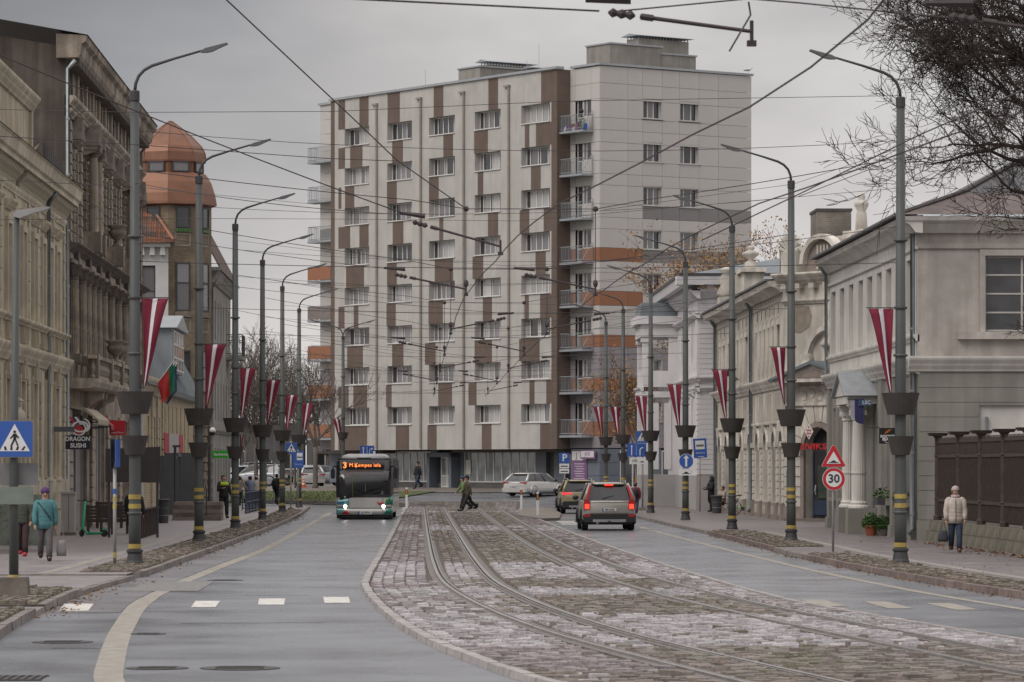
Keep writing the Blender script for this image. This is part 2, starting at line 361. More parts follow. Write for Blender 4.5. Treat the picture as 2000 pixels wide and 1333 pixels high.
# tram bed with its cobbles, rails and edge stones
bed = st(strip('tram_bed', lambda y: resL(y) + 0.02, lambda y: resR(y) - 0.02, 24, 236, 0.035, M_BED, 2.0, nx=3))
def rails_of(T, r=23.0):
    pts = [(T(y), y) for y in [24 + 2 * i for i in range(97)]]
    x0, y0 = pts[-1]
    for i in range(1, 30):
        a = R(3 * i); pts.append((x0 - r + r * math.cos(a), y0 + r * math.sin(a)))
    x1, y1 = pts[-1]; pts += [(x1 - 6 * i, y1) for i in range(1, 8)]
    return pts
def offset_line(pts, o):
    out = []
    for i, p in enumerate(pts):
        a, b = pts[max(i - 1, 0)], pts[min(i + 1, len(pts) - 1)]
        dx, dy = b[0] - a[0], b[1] - a[1]; l = math.hypot(dx, dy); out.append((p[0] + dy / l * o, p[1] - dx / l * o))
    return out
def ribbon(pts, o0, o1, z0, z1=None):
    # low bar between two offsets of a ground line; z1 top, z0 bottom
    mb = MB(); A, Bq = offset_line(pts, o0), offset_line(pts, o1); n = len(pts)
    for a, b in zip(A, Bq):
        ga, gb = gz(a[1]), gz(b[1])
        mb.v += [(a[0], a[1], ga + z0), (a[0], a[1], ga + z1), (b[0], b[1], gb + z1), (b[0], b[1], gb + z0)]
    for i in range(n - 1):
        q = 4 * i
        for k in range(3): mb.face((q + k, q + k + 1, q + 4 + k + 1, q + 4 + k)[::-1])
    return mb
for nm, T, lab in (('left', T1, 'left tram track of two grooved rails sunk in cobbles beside the bus lane'), ('right', T2, 'right tram track of two grooved rails sunk in cobbles beside the cars')):
    tt = thing('tram_track', lab, 'tram track', (0, 0, 0), 0, 'tram tracks down the middle of the street')
    pts = rails_of(T, 22 if nm == 'left' else 25)
    for o in (-0.53, 0.53):
        rl = ribbon(pts, o - 0.035, o + 0.03, 0.02, 0.088).build('rail', M_RAIL, tt)
        g = 1 if o < 0 else -1
        ribbon(pts, *sorted((o + g * 0.035, o + g * 0.075)), 0.0, 0.06).build('groove', M_GROOVE, rl)
        ribbon(pts, *sorted((o + g * 0.075, o + g * 0.10)), 0.02, 0.083).build('guard_lip', M_RAIL, rl)
        ribbon(pts, o - 0.165 if g > 0 else o - 0.185, o + 0.165 if g < 0 else o + 0.185, 0.01, 0.056).build('sealing_strip', M_RAILB, tt)
def white_zone(u, y, T1y, T2y):
    # worn white paint on the cobbles: bands of the old crossings
    if 193.5 < y < 196.5: return 0.97
    if 138 < y < 149: return 0.9
    if 79.5 < y < 92.5: return 0.95
    if 69.2 < y < 73.2: return 0.93
    if 49.6 < y < 60.5: return 0.93
    if 60.5 < y < 69.2: return 0.34 if u < T1y + .6 else (0.55 if u > T2y + .4 else 0.0)
    if 73.2 < y < 79.5: return 0.42 if u < T1y + .6 else (0.5 if u > T2y + .4 else 0.0)
    if 92.5 < y < 138: return 0.10 if u < T1y - .6 or u > T2y + .7 else 0.0
    if 149 < y < 194: return 0.28 if u < T1y else 0.0
    return 0.0
def stone_colour(u, y, r):
    a, b = T1(y), T2(y)
    nz = mnoise.noise(Vector((u * 0.9, y * 0.09, 1.3))); pz = mnoise.noise(Vector((u * 2.6, y * 0.35, 7.7)))
    if r.random() < white_zone(u, y, a, b) + (0.12 * pz if white_zone(u, y, a, b) > .25 else 0):
        k = r.uniform(0.30, 0.44) * (1 + 0.18 * pz); return (k, k * 0.94, k * 0.965)
    g = r.uniform(0.75, 1.2) * (1 + 0.2 * nz)
    if (u < a - .5 or u > b + .6): base = (0.245, 0.21, 0.212)
    else: base = (0.205, 0.172, 0.152)
    if a < u < b and r.random() < 0.25 + nz * .5: base = (0.145, 0.135, 0.098)
    return tuple(c * g for c in base)
cob_mesh = []
for k in range(5):
    mb = MB(); q = random.Random(k); t = 0.10
    mb.v = [(-.5, -.5, 0), (.5, -.5, 0), (.5, .5, 0), (-.5, .5, 0)] + [(sx * (.5 - t * q.uniform(.5, 1.2)), sy * (.5 - t * q.uniform(.5, 1.2)), 1 + q.uniform(-.12, .1)) for sx, sy in ((-1, -1), (1, -1), (1, 1), (-1, 1))]
    for f in ((4, 5, 6, 7), (0, 1, 5, 4), (1, 2, 6, 5), (2, 3, 7, 6), (3, 0, 4, 7)): mb.face(f)
    cob_mesh.append(mb)
M_CB = [mat('cobble_brown', (0.18, 0.15, 0.13), 0.65, 0.25, 8, 0.3, 30, rnd_obj=0.3, coords='World'), mat('cobble_grey', (0.20, 0.178, 0.175), 0.65, 0.25, 8, 0.3, 30, rnd_obj=0.3, coords='World'), mat('cobble_white', (0.40, 0.375, 0.385), 0.65, 0.2, 8, 0.3, 30, rnd_obj=0.2, coords='World')]
COB_DATA = {}
def lay_cobbles(name, fl, fr, y0, y1, cw, clen, ztop, colf, parent, skip=None, singles=0, seed=3, bump=0.016):
    r = random.Random(seed); V = []; Fc = []; C = []; cnt = 0
    width = fr((y0 + y1) / 2) - fl((y0 + y1) / 2); nc = max(1, int(round(width / cw)))
    todo = []
    for c in range(nc):
        y = y0 + r.random() * clen
        while y < y1:
            l = clen * r.uniform(0.78, 1.25); ym = y + l / 2; a, b = fl(ym), fr(ym); w = (b - a) / nc
            wob = 0.16 * w * mnoise.noise(Vector((c * 3.1, ym * 0.7, seed)))
            x = a + w * (c + 0.5) + wob
            if not (skip and skip(x, ym)): todo.append((ym, x, w * r.uniform(.9, .985), l * r.uniform(.86, .97), ztop + r.gauss(0, bump)))
            y += l
    todo.sort()
    for ym, x, w, l, zt in todo:
        col = colf(x, ym, r)
        if cnt < singles:
            kind = 2 if col[0] > .3 else (1 if col[0] - col[2] < .025 else 0); key = (kind, r.randrange(5))
            if key not in COB_DATA: COB_DATA[key] = cob_mesh[key[1]].mesh('cobble', M_CB[kind])
            link('cobble', COB_DATA[key], parent, loc=(x, ym, gz(ym) + 0.0), sc=(w, l, zt), rz=r.gauss(0, .04)); cnt += 1; continue
        m = cob_mesh[r.randrange(5)]; n = len(V); g = gz(ym); ca, sa = math.cos(r.gauss(0, .05)), math.sin(r.gauss(0, .05))
        for vx, vy, vz in m.v:
            dx, dy = vx * w, vy * l; V.append((x + dx * ca - dy * sa, ym + dx * sa + dy * ca, g + vz * zt + (r.gauss(0, bump * .4) if vz else 0))); C.append(col)
        for f in m.f: Fc.append(tuple(n + i for i in f))
    me = bpy.data.meshes.new(name); me.from_pydata(V, [], Fc); me.materials.append(M_STONE); set_cols(me, C); me.update()
    return tag(link(name, me, parent), kind='stuff')
def on_rail(x, y):
    for T in (T1, T2):
        d = abs(x - T(y))
        if abs(d - 0.53) < 0.20: return True
    return False
lay_cobbles('cobbles', lambda y: resL(y) + 0.2, lambda y: resR(y) - 0.2, 40.5, 206, 0.205, 0.24, 0.072, stone_colour, bed, on_rail, 280)
lay_cobbles('far_cobbles', lambda y: resL(y) + 0.2, lambda y: resR(y) - 0.2, 206, 234, 0.25, 0.4, 0.06, stone_colour, bed, on_rail, 0, 9)
def verge_colour(x, y, r):
    g = r.uniform(.7, 1.25); return (0.185 * g, 0.15 * g, 0.125 * g) if r.random() < .7 + .5 * mnoise.noise(Vector((x, y * .2, 3))) else (0.12 * g, 0.112 * g, 0.072 * g)
def verge(name, fl, fr, y0, y1, seed, par):
    b = st(strip(name, fl, fr, y0, y1, KH + 0.006, M_BED, 2.0)); b.parent = par
    lay_cobbles('verge_cobbles', fl, fr, y0, y1, 0.15, 0.17, KH + 0.04, verge_colour, b, None, 0, seed, 0.014)
verge('cobbled_verge', lambda y: kerbL(y) - 1.35, lambda y: kerbL(y) - 0.17, 82.5, 196, 5, pl)
verge('cobbled_verge', lambda y: kerbR(y) + 0.17, lambda y: kerbR(y) + 1.25, 42, 98.5, 6, pr)
verge('cobbled_verge', lambda y: kerbR(y) + 0.17, lambda y: kerbR(y) + 1.45, 107.5, 134, 8, pr)
def island(y0, y1, w, seed, nm):
    mb = MB(); ns = 8
    for i in range(ns + 1):
        y = y0 + (y1 - y0) * i / ns
        mb.v += [(kerbL(y) - w, y, 0.0), (kerbL(y) - w, y, KH), (kerbL(y) - .02, y, KH), (kerbL(y) - .02, y, 0.0)]
    for i in range(ns):
        for k in range(3): q = 4 * i + k; mb.face((q, q + 1, q + 5, q + 4)[::-1])
    mb.face((0, 1, 2, 3)); q = 4 * ns; mb.face((q + 3, q + 2, q + 1, q))
    o = st(mb.build('cobbled_island', M_BED))
    lay_cobbles('island_cobbles', lambda y: kerbL(y) - w + .05, lambda y: kerbL(y) - .17, y0 + .1, y1 - .1, 0.16, 0.19, KH + 0.04, verge_colour, o, None, 0, seed, 0.014)
island(63.2, 71.4, 1.7, 21, 'a'); island(38, 61.2, 2.6, 22, 'b')
# kerb stones one by one
def kerb(name, f, side, y0, y1, L, w, h, m, tp=0.015):
    par = st(thing(name, None, None)); key = None; y = y0; i = 0; cache = []
    for q in range(4):
        k = MB(); r = random.Random(q + 31); k.box(-w / 2, w / 2, -.5, .5, -0.03, h + r.uniform(-.006, .008), tp); cache.append(k.mesh('kerb_stone', m))
    while y < y1:
        ll = min(L, y1 - y); ya, yb = y, y + ll; xa, xb = f(ya), f(yb)
        link('kerb_stone', cache[rnd.randrange(4)], par, loc=((xa + xb) / 2 + side * w / 2 + rnd.gauss(0, .006), (ya + yb) / 2, gz((ya + yb) / 2)), sc=(1, (ll - 0.014) * math.hypot(1, (xb - xa) / ll), 1), rz=-math.atan2(xb - xa, yb - ya))
        y += L
    return par
kerb('left_kerb', kerbL, -1, 83.5, 217, 1.0, 0.17, KH + 0.012, M_KERB)
kerb('left_island_kerb', kerbL, -1, 63.2, 71.4, 0.9, 0.17, KH + 0.012, M_KERB); kerb('left_near_kerb', kerbL, -1, 38, 61.2, 1.0, 0.17, KH + 0.012, M_KERB)
kerb('right_kerb', kerbR, 1, 42, 98.6, 0.85, 0.17, KH + 0.012, M_KERBR); kerb('right_far_kerb', kerbR, 1, 107.5, 133.8, 1.0, 0.17, KH + 0.012, M_KERBR); kerb('right_end_kerb', kerbR, 1, 150.5, 165, 1.0, 0.17, KH + 0.012, M_KERB)
for q0, q1 in ((61.3, 63.1), (71.5, 81.2)): kerb('left_dropped_kerb', kerbL, -1, q0, q1, 0.9, 0.17, .088, M_KERB)
for q0, q1 in ((98.7, 107.4), (134.0, 150.4), (165.2, 234)): kerb('dropped_kerb', kerbR, 1, q0, q1, 1.1, 0.17, KH + 0.002, M_KERB)
kerb('tram_bed_kerb', resL, 1, 38, 236, 0.8, 0.17, 0.085, M_KERBC); kerb('tram_bed_right_kerb', resR, -1, 44, 205, 0.8, 0.13, 0.085, M_KERBC)
# rounded end of the left kerb where the driveway cuts in
kc = st(thing('left_kerb_corner', None, None)); x0, y0 = kerbL(83.5), 83.5
for i in range(5):
    a0, a1 = R(18 * i), R(18 * i + 18); rr = 2.2; p0 = (x0 - rr + rr * math.cos(a0), y0 - rr * math.sin(a0)); p1 = (x0 - rr + rr * math.cos(a1), y0 - rr * math.sin(a1))
    q = B(-.085, .085, -.5, .5, -.03, KH + .01 - i * .012, tp=.015); link('kerb_stone', q.mesh('kerb_stone', M_KERB), kc, loc=((p0[0] + p1[0]) / 2, (p0[1] + p1[1]) / 2, 0), sc=(1, math.dist(p0, p1) - .01, 1), rz=math.atan2(p1[1] - p0[1], p1[0] - p0[0]) - R(90))
# paint
lineL = curve([(36, -2.6), (42.5, -3.4), (46, -3.68), (56.8, -4.35), (69, -4.85), (89, -4.72), (112, -4.38), (193, -4.45)])
lineR = curve([(42, 12.2), (52, 11.1), (64, 10.1), (75, 9.42), (92, 8.97), (134, 8.68), (160, 8.7)])
ll_ = st(strip('cream_lane_line', lambda y: lineL(y) - (.17 if y < 70 else .14), lambda y: lineL(y) + (.17 if y < 70 else .14), 36, 196, 0.005, M_PAINTC, 1.5))
st(strip('cream_lane_line', lambda y: lineR(y) - .10, lambda y: lineR(y) + .10, 42, 150, 0.005, M_PAINTC, 1.5))
def bar(px0, px1, py0, py1, sk=0, m=None):
    ya = gp(500, py0)[1]; yb = gp(500, py1)[1]
    pts = [gp(px0 + sk, py1), gp(px1 + sk, py1), gp(px1, py0), gp(px0, py0)]
    mb = MB(); mb.poly([(p[0], p[1], 0.006) for p in pts]); return tag(mb.build('crossing_bar', m or M_PAINT), kind='structure')
for a in ((126, 183, 1180, 1194, -11), (382, 430, 1174.5, 1187, -9), (506, 557, 1170, 1182, -2), (631, 681, 1167, 1178.5, 3)): bar(*a)
for a in ((1561, 1608, 1172, 1185.5, 49), (1683, 1732, 1175.5, 1189.5, 53), (1807, 1855, 1179, 1192, 58)): bar(*a, m=M_PAINTC)
for k in range(3): bar(1088 + 4 * k, 1122 + 4 * k, 1018.5 + 2.6 * k, 1019.8 + 2.6 * k)
for k in range(4): bar(786, 800, 988 + k * 2.5, 989.2 + k * 2.5)
# worn tactile strip across the lane and wet seams
st(strip('worn_paver_patch', lambda y: -5.6, lambda y: -4.2, 73.5, 79.5, 0.007, mat('worn_paint', (0.19, 0.185, 0.178), .55, .3, 6, coords='World'), 1.0))
for px, py, w, lab in ((122, 1255, .83, 'round iron manhole cover beside the cream lane line'), (289, 1239, .52, 'small dark manhole cover just right of the cream lane line'), (307, 1306, .75, 'manhole cover touching the cream lane line near the bottom edge'), (469, 1306, .95, 'large manhole cover in the middle of the bus lane'), (440, 1134, .75, 'far manhole cover in the bus lane beyond the crossing bars'), (110, 1119, .95, 'manhole cover in the left pavement near the driveway')):
    z = 0.085 if py == 1119 else 0; x, y = gp(px, py, z); t = thing('manhole_cover', lab, 'manhole cover', (x, y, z + 0.003), 0, 'manhole covers in the street')
    m = MB(); m.lathe([(w / 2, 0), (w / 2, .006), (w / 2 - .05, .008)], 28); m.build('ring', M_IRON, t)
    m = MB(); m.lathe([(w / 2 - .06, .002), (w / 2 - .06, .007)], 28)
    for k in range(-3, 4): m.box(-.3 * w, .3 * w, k * .1 * w - .012, k * .1 * w + .012, .007, .011)
    m.build('lid', M_IRON, t)
x, y = gp(30, 1326); t = thing('drain_grate', 'slotted iron drain grate at the bottom left edge of the road', 'drain', (x, y, .004))
m = MB(); [m.box(-.28 + .09 * i, -.24 + .09 * i, -.4, .4, 0, .012) for i in range(7)]; m.box(-.32, .34, -.45, -.4, 0, .012); m.box(-.32, .34, .4, .45, 0, .012); m.build('grate', M_IRON, t)
m = MB(); m.box(-.3, .32, -.42, .42, -.002, .002); m.build('shaft', M_GROOVE, t)
# tarred cracks and patch seams in the lanes
M_TAR = mat('tar_seam', (.075, .075, .08), .45, .2, 3, coords='World')
for y0_, x0_, x1_ in ((97, -3.9, -1.6), (122, -4.0, -3.0), (139, -5.0, -3.4), (58.5, -3.6, -1.4), (71, -3.2, -2.0), (88, 6.6, 8.4), (104, 6.4, 7.6), (50.5, -4.8, -3.9)):
    q = MB(); n = 12
    for i in range(n + 1):
        f = i / n; x_ = x0_ + (x1_ - x0_) * f; y_ = y0_ + .35 * mnoise.noise(Vector((x_ * 1.7, y0_, 0))) + .3 * f; w_ = .03 + .04 * abs(mnoise.noise(Vector((x_ * 4, y0_, 5)))); q.v += [(x_, y_ - w_, .0045), (x_, y_ + w_, .0045)]
    for i in range(n): q.face((2 * i, 2 * i + 2, 2 * i + 3, 2 * i + 1))
    st(q.build('road_seam', M_TAR))
st(strip('asphalt_patch', lambda y: kerbL(y) + .02, lambda y: lineL(y) - .2, 63, 128, 0.003, mat('old_asphalt', (.165, .16, .168), .36, .22, .5, .08, 45, rvar=.15, coords='World'), 2.0))
# fallen leaves along the kerbs and the fence
mb = MB(); cols = []; r = random.Random(5)
def leaf(x, y, z, s):
    a = r.random() * 6.28; t = r.uniform(.2, 1.0); c = r.choice([(.20, .09, .03), (.26, .14, .05), (.14, .07, .035), (.3, .17, .07)])
    ux, uy = math.cos(a) * s, math.sin(a) * s; n = len(mb.v)
    mb.v += [(x - ux, y - uy, z), (x + uy * .6, y - ux * .6, z + s * t), (x + ux, y + uy, z + s * .3), (x - uy * .6, y + ux * .6, z + s * t * .6)]; mb.face((n, n + 1, n + 2, n + 3)); cols.extend([c] * 4)
for i in range(420): y = r.uniform(60, 130); leaf(kerbR(y) - abs(r.gauss(0, .16)), y, .008, r.uniform(.02, .05))
for i in range(260): y = r.uniform(82, 190); leaf(kerbL(y) + abs(r.gauss(0, .14)), y, .008, r.uniform(.02, .045))
for i in range(160): y = r.uniform(60, 80); leaf(kerbL(y) + abs(r.gauss(0, .3)), y, .008, r.uniform(.02, .05))
for i in range(380): y = r.uniform(78, 114); leaf(15.25 - abs(r.gauss(0, .35)), y, KH + .005, r.uniform(.025, .07))
for i in range(150): y = r.uniform(60, 120); leaf(kerbR(y) + r.uniform(.2, 4.5), y, KH + .005, r.uniform(.02, .05))
me = mb.mesh('fallen_leaves', mat_attr('dry_leaf', .7, 0)); set_cols(me, cols); tag(link('fallen_leaves', me), 'scattered brown fallen leaves along the kerbs and fence', 'leaves', kind='stuff')
# ---------------------------------------------------------------- nine-storey apartment block
M_AW = mat('render_offwhite', (0.475, 0.457, 0.43), 0.85, 0.06, 0.7, 0.25, 30, streak=0.09)
M_AB = mat('render_brown', (0.145, 0.108, 0.088), 0.85, 0.08, 0.8, 0.25, 30, streak=0.10)
M_AP = mat('cladding_white', (0.52, 0.50, 0.475), 0.55, 0.04, 0.3, rnd_obj=0.035)
M_APG = mat('cladding_grey', (0.235, 0.225, 0.22), 0.55, 0.05, 0.3, rnd_obj=0.05)
M_APO = mat('cladding_orange', (0.295, 0.132, 0.072), 0.55, 0.05, 0.3, rnd_obj=0.06)
M_APL = mat('cladding_lilac', (0.27, 0.25, 0.265), 0.55, 0.05, 0.3, rnd_obj=0.05)
M_APB = mat('cladding_blue_grey', (0.145, 0.165, 0.195), 0.5, 0.06, 0.3, rnd_obj=0.06)
M_JOINT = mat('joint_shadow_gap', (0.10, 0.095, 0.09), 0.9)
M_FRW = mat('white_upvc', (0.66, 0.65, 0.63), 0.4, 0.04, 2)
M_SILL = mat('zinc_sill', (0.40, 0.40, 0.39), 0.45, 0.08, 2)
M_PIPEB = mat('brown_pipe', (0.29, 0.265, 0.235), 0.6, 0.08)
M_GALV = mat('galvanised', (0.34, 0.36, 0.38), 0.45, 0.1, 3, metal=0.3)
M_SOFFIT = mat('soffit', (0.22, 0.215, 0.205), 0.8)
M_GD = mat_glass('pane_dark', (0.045, 0.045, 0.05))
M_GC = mat_glass('pane_curtain', (0.1, 0.1, 0.1), 0.12, (0.52, 0.51, 0.50))
M_GC2 = mat_glass('pane_curtain_grey', (0.1, 0.1, 0.1), 0.12, (0.25, 0.235, 0.245))
M_GSH = mat_glass('pane_shop', (0.24, 0.27, 0.28), 0.1)
M_PLINTH = mat('plinth_dark', (0.125, 0.12, 0.118), 0.8, 0.15, 1.5)
M_ROOFM = mat('parapet_cap', (0.36, 0.38, 0.40), 0.45, 0.08, 1, metal=0.2)
M_CONC = mat('roof_house_render', (0.30, 0.285, 0.255), 0.85, 0.08, .8, streak=.2)
def wall_open(mb, x0, x1, z0, z1, ops, y=0.0, depth=0.3, back=None):
    # front face at y (seen from -y) with rectangular openings that have real reveals
    xs = sorted({x0, x1, *[v for o in ops for v in o[:2] if x0 < v < x1]}); zs = sorted({z0, z1, *[v for o in ops for v in o[2:4] if z0 < v < z1]})
    for i in range(len(xs) - 1):
        for j in range(len(zs) - 1):
            cx, cz = (xs[i] + xs[i + 1]) / 2, (zs[j] + zs[j + 1]) / 2
            if any(o[0] < cx < o[1] and o[2] < cz < o[3] for o in ops): continue
            mb.poly([(xs[i], y, zs[j]), (xs[i + 1], y, zs[j]), (xs[i + 1], y, zs[j + 1]), (xs[i], y, zs[j + 1])])
    for a, b, c, d in [o[:4] for o in ops]:
        e = y + depth
        mb.poly([(a, y, c), (a, y, d), (a, e, d), (a, e, c)]); mb.poly([(b, y, d), (b, y, c), (b, e, c), (b, e, d)])
        mb.poly([(a, y, d), (b, y, d), (b, e, d), (a, e, d)]); mb.poly([(a, y, c), (a, e, c), (b, e, c), (b, y, c)])
_WC = {}
def window(par, x, y, z, w, h, xs, zs=None, t=0.055, fm=None, pm=None, dep=0.06, rz=0, name='window', skip=()):
    """frame at (x,y,z) lower-left corner, looking to -y; xs, zs: pane dividers as fractions; every pane its own mesh"""
    zs = zs or [0, 1]; key = (round(w, 3), round(h, 3), tuple(xs), tuple(zs), t, fm.name)
    if key not in _WC:
        m = MB(); m.box(0, w, 0, dep, 0, t); m.box(0, w, 0, dep, h - t, h); m.box(0, t, 0, dep, t, h - t); m.box(w - t, w, 0, dep, t, h - t)
        for f in xs[1:-1]: m.box(f * w - t * .62, f * w + t * .62, 0, dep, t, h - t)
        for g in zs[1:-1]:
            for a, b in zip(xs[:-1], xs[1:]): m.box(max(a * w + t * .62, t), min(b * w - t * .62, w - t), 0.004, dep - .004, g * h - t * .5, g * h + t * .5)
        cells = [(a * w + t * .5, b * w - t * .5, c * h + t * .4, d * h - t * .4) for a, b in zip(xs[:-1], xs[1:]) for c, d in zip(zs[:-1], zs[1:])]
        _WC[key] = (m.mesh(name + '_frame', fm), cells, {})
    me, cells, pc = _WC[key]
    o = link(name, me, par, loc=(x, y, z), rz=rz)
    for i, c in enumerate(cells):
        if i in skip: continue
        p = pm[i % len(pm)] if isinstance(pm, (list, tuple)) else pm
        if (i, p.name) not in pc:
            b = MB(); b.box(c[0], c[1], dep * .5, dep * .62, c[2], c[3]); pc[(i, p.name)] = b.mesh('pane', p)
        link('pane', pc[(i, p.name)], o)
    return o
def apartment():
    axx, axy = 0.57802, -0.81602                     # the long front runs away to the left
    wx, wy = c2w(5.73, 250.0); rz = math.atan2(axy, axx) - TH
    A = thing('apartment_block', 'tall off-white apartment block with brown stripes and orange bands at the street end', 'building', (wx, wy, 0), rz)
    r = random.Random(11); ZB, ZT, YF = 3.5, 28.45, -1.1
    XL, XR = -30.75, -3.25
    cols = [(-28.95, -25.75), (-23.45, -20.35), (-18.25, -15.1), (-12.72, -9.68), (-7.3, -4.05)]
    sills = [25.1, 22.3, 19.47, 16.62, 13.8, 10.93, 8.13, 5.27]
    ops = [(a, b, s, s + 1.22) for a, b in cols for s in sills]
    m = MB(); wall_open(m, XL, XR, ZB, ZT, ops, YF, 0.5)
    m.poly([(XR, YF, ZB), (XR, 0, ZB), (XR, 0, ZT), (XR, YF, ZT)]); m.poly([(XL, 0, ZB), (XL, YF, ZB), (XL, YF, ZT), (XL, 0, ZT)])
    m.build('wall', M_AW, A)
    m = MB(); m.poly([(XL, YF, ZB), (XL, 0.9, ZB), (XR, 0.9, ZB), (XR, YF, ZB)]); m.build('soffit', M_SOFFIT, A)
    # brown fields: full-height edge strips and one or two panels per storey and bay, a few mm proud of the render
    def field(x0, x1, z0, z1): return B(x0, x1, YF - .006, YF + .03, z0, z1).build('brown_panel', M_AB, A)
    tops = [ZT - .05] + [s for s in sills]
    B(XR - .62, XR + .006, YF - .007, YF + .02, ZB + .01, ZT - .04).build('brown_panel', M_AB, A)
    B(XR - .02, XR + .008, YF + .0, -.01, ZB + .01, ZT - .04).build('brown_panel', M_AB, A)
    B(XL - .008, XL + .5, YF - .007, YF + .02, ZB + .01, ZT - .04).build('brown_panel', M_AB, A)
    pat = {0: [(-29.0, -27.9), (-26.6, -25.6)], 4: [(-4.95, -3.95)]}
    def px(v): # photo column -> local x on the front
        k = (v - CX) / F; A0 = (5.73, 250.0); ay = (0.81602, 0.57802)
        return (k * (A0[1] + ay[1] * YF) - A0[0] - ay[0] * YF) / (axx - k * axy)
    rows = [  # per storey gap (from the roof down): photo columns of the brown panels
        [(661, 674), (702, 720), (757, 781), (847, 866), (954, 973), (1057, 1077)],
        [(661, 674), (684, 708), (766, 787), (866, 885), (926, 953), (1025, 1034), (1047, 1080)],
        [(661, 667), (674, 692), (756, 775), (838, 857), (933, 944), (1037, 1056)],
        [(661, 684), (702, 720), (767, 788), (858, 866), (953, 973), (1015, 1034), (1062, 1082)],
        [(676, 711), (756, 775), (849, 885), (923, 944), (1046, 1066)],
        [(661, 673), (691, 700), (755, 773), (837, 865), (943, 961), (1025, 1033), (1055, 1082)],
        [(678, 709), (766, 788), (830, 851), (927, 961), (1014, 1054)],
        [(661, 681), (690, 717), (754, 765), (856, 883), (915, 931), (1034, 1044), (1067, 1082)],
        [(661, 717), (773, 799), (835, 853), (941, 960), (1055, 1082)]]
    for i, row in enumerate(rows):
        zt = tops[i] - (0 if i == 0 else .09); zb = sills[i] + 1.22 + .001 if i < 8 else ZB + .012
        for a, b in row: field(px(a), px(b), zb, zt)
    # windows: white five- and six-light frames deep in their reveals
    fr = [[0, .16, .36, .56, .78, 1], [0, .14, .42, .5, .76, 1], [0, .12, .3, .47, .64, .82, 1], [0, .2, .42, .6, .82, 1]]
    for ci, (a, b) in enumerate(cols):
        for si, s in enumerate(sills):
            w = b - a - .02; xs = fr[r.randrange(4)]; dark = (si == 0 and ci in (1, 2, 3)) or r.random() < .13
            base = [M_GD, M_GC2] if dark else ([M_GC, M_GC, M_GC2] if r.random() < .6 else [M_GC2, M_GC, M_GC2, M_GD])
            pm = [r.choice(base) for _ in xs]; pm[0] = M_GD if r.random() < .6 else pm[0]
            wn = window(A, a + .01, YF + .42, s + .01, w, 1.2, xs, None, .06, M_FRW, pm, .07)
            B(0, w, -.46, -.0, -.035, -.002).build('sill', M_SILL, wn); B(-.03, w + .03, -.5, -.46, -.06, .0).build('sill_edge', M_FRW, wn)
    # downpipes between the bays
    for v in (737, 823, 907, 995):
        x = px(v); m = MB(); m.box(x - .085, x + .085, YF - .14, YF - .002, ZB + .1, ZT - .75); m.box(x - .5, x + .12, YF - .17, YF - .002, ZT - .75, ZT - .62); m.build('downpipe', M_PIPEB, A)
    # clad end block: individual panels over a dark joint layer
    XE, D = 0.0, 12.62
    m = MB(); m.box(-33.9, -.45, .34, D, 3.52, ZT - .02); m.box(-33.9, -.45, 1.3, D, .4, 3.52); m.build('core', M_JOINT, A)
    zz = [3.55, 4.35, 5.27, 6.5, 7.3, 8.13, 9.35, 10.15, 10.93, 12.15, 12.85, 13.8, 15.0, 15.75, 16.62, 17.85, 18.6, 19.47, 20.7, 21.45, 22.3, 23.5, 24.3, 25.1, 26.32, 27.35, ZT]
    yy = [0, 2.26, 3.48, 5.09, 6.54, 8.17, 9.81, D]
    wz = [25.22, 22.37, 19.5, 16.62, 13.78, 10.93, 8.13, 5.3]
    def end_mat(yc, zc):
        if zc < 3.55: return M_APB
        if yc < 3.5:
            for a, b in ((4.35, 5.3), (7.3, 8.2), (10.1, 11.0), (12.8, 13.9), (15.7, 16.7)):
                if a < zc < b: return M_APO
            if zc < 10: return M_APL
        else:
            if 18.5 < zc < 19.4 or 15.7 < zc < 16.6: return M_APG
            if zc < 10: return M_APL
        return M_AP
    pcache = {}
    def panel(w, d, h, mt):
        k = (round(w, 2), round(d, 2), round(h, 2), mt.name)
        if k not in pcache: pcache[k] = B(0, w, 0, d, 0, h).mesh('panel', mt)
        return pcache[k]
    g = .02
    for j in range(len(zz) - 1):
        for i in range(len(yy) - 1):
            zc, yc = (zz[j] + zz[j + 1]) / 2, (yy[i] + yy[i + 1]) / 2
            if i in (2, 4) and any(s - .05 < zc < s + 1.3 for s in wz): continue
            link('panel', panel(.05, yy[i + 1] - yy[i] - g, zz[j + 1] - zz[j] - g, end_mat(yc, zc)), A, loc=(XE - .03, yy[i] + g / 2, zz[j] + g / 2))
    for s in wz:
        for a, b in ((3.48, 5.09), (6.54, 8.17)):
            m = MB(); m.box(-.4, 0.02, a - .001, a + .05, s - .05, s + 1.3); m.box(-.4, 0.02, b - .05, b + .001, s - .05, s + 1.3); m.box(-.4, .02, a, b, s + 1.22, s + 1.3); m.box(-.4, .02, a, b, s - .08, s)
            m.build('window_reveal', M_AP, A)
            wn = window(A, -.22, a + .05, s, b - a - .1, 1.22, [0, .34, .66, 1] if a < 5 else [0, .3, .7, 1], None, .06, M_FRW, [r.choice([M_GD, M_GC2]) for _ in range(3)], .06, rz=R(90))
            B(-.15, b - a + .1, -.3, -.02, -.06, -.01).build('sill', M_SILL, wn)
    # short clad front beside the balconies
    xx = [XR, -2.7, -.95, 0.0]
    for j in range(len(zz) - 1):
        for i in range(3):
            zc = (zz[j] + zz[j + 1]) / 2
            if i == 1 and any(s - .9 < zc < s + 1.3 for s in wz): continue
            link('panel', panel(xx[i + 1] - xx[i] - g, .05, zz[j + 1] - zz[j] - g, end_mat(0, zc)), A, loc=(xx[i] + g / 2, -.02, zz[j] + g / 2))
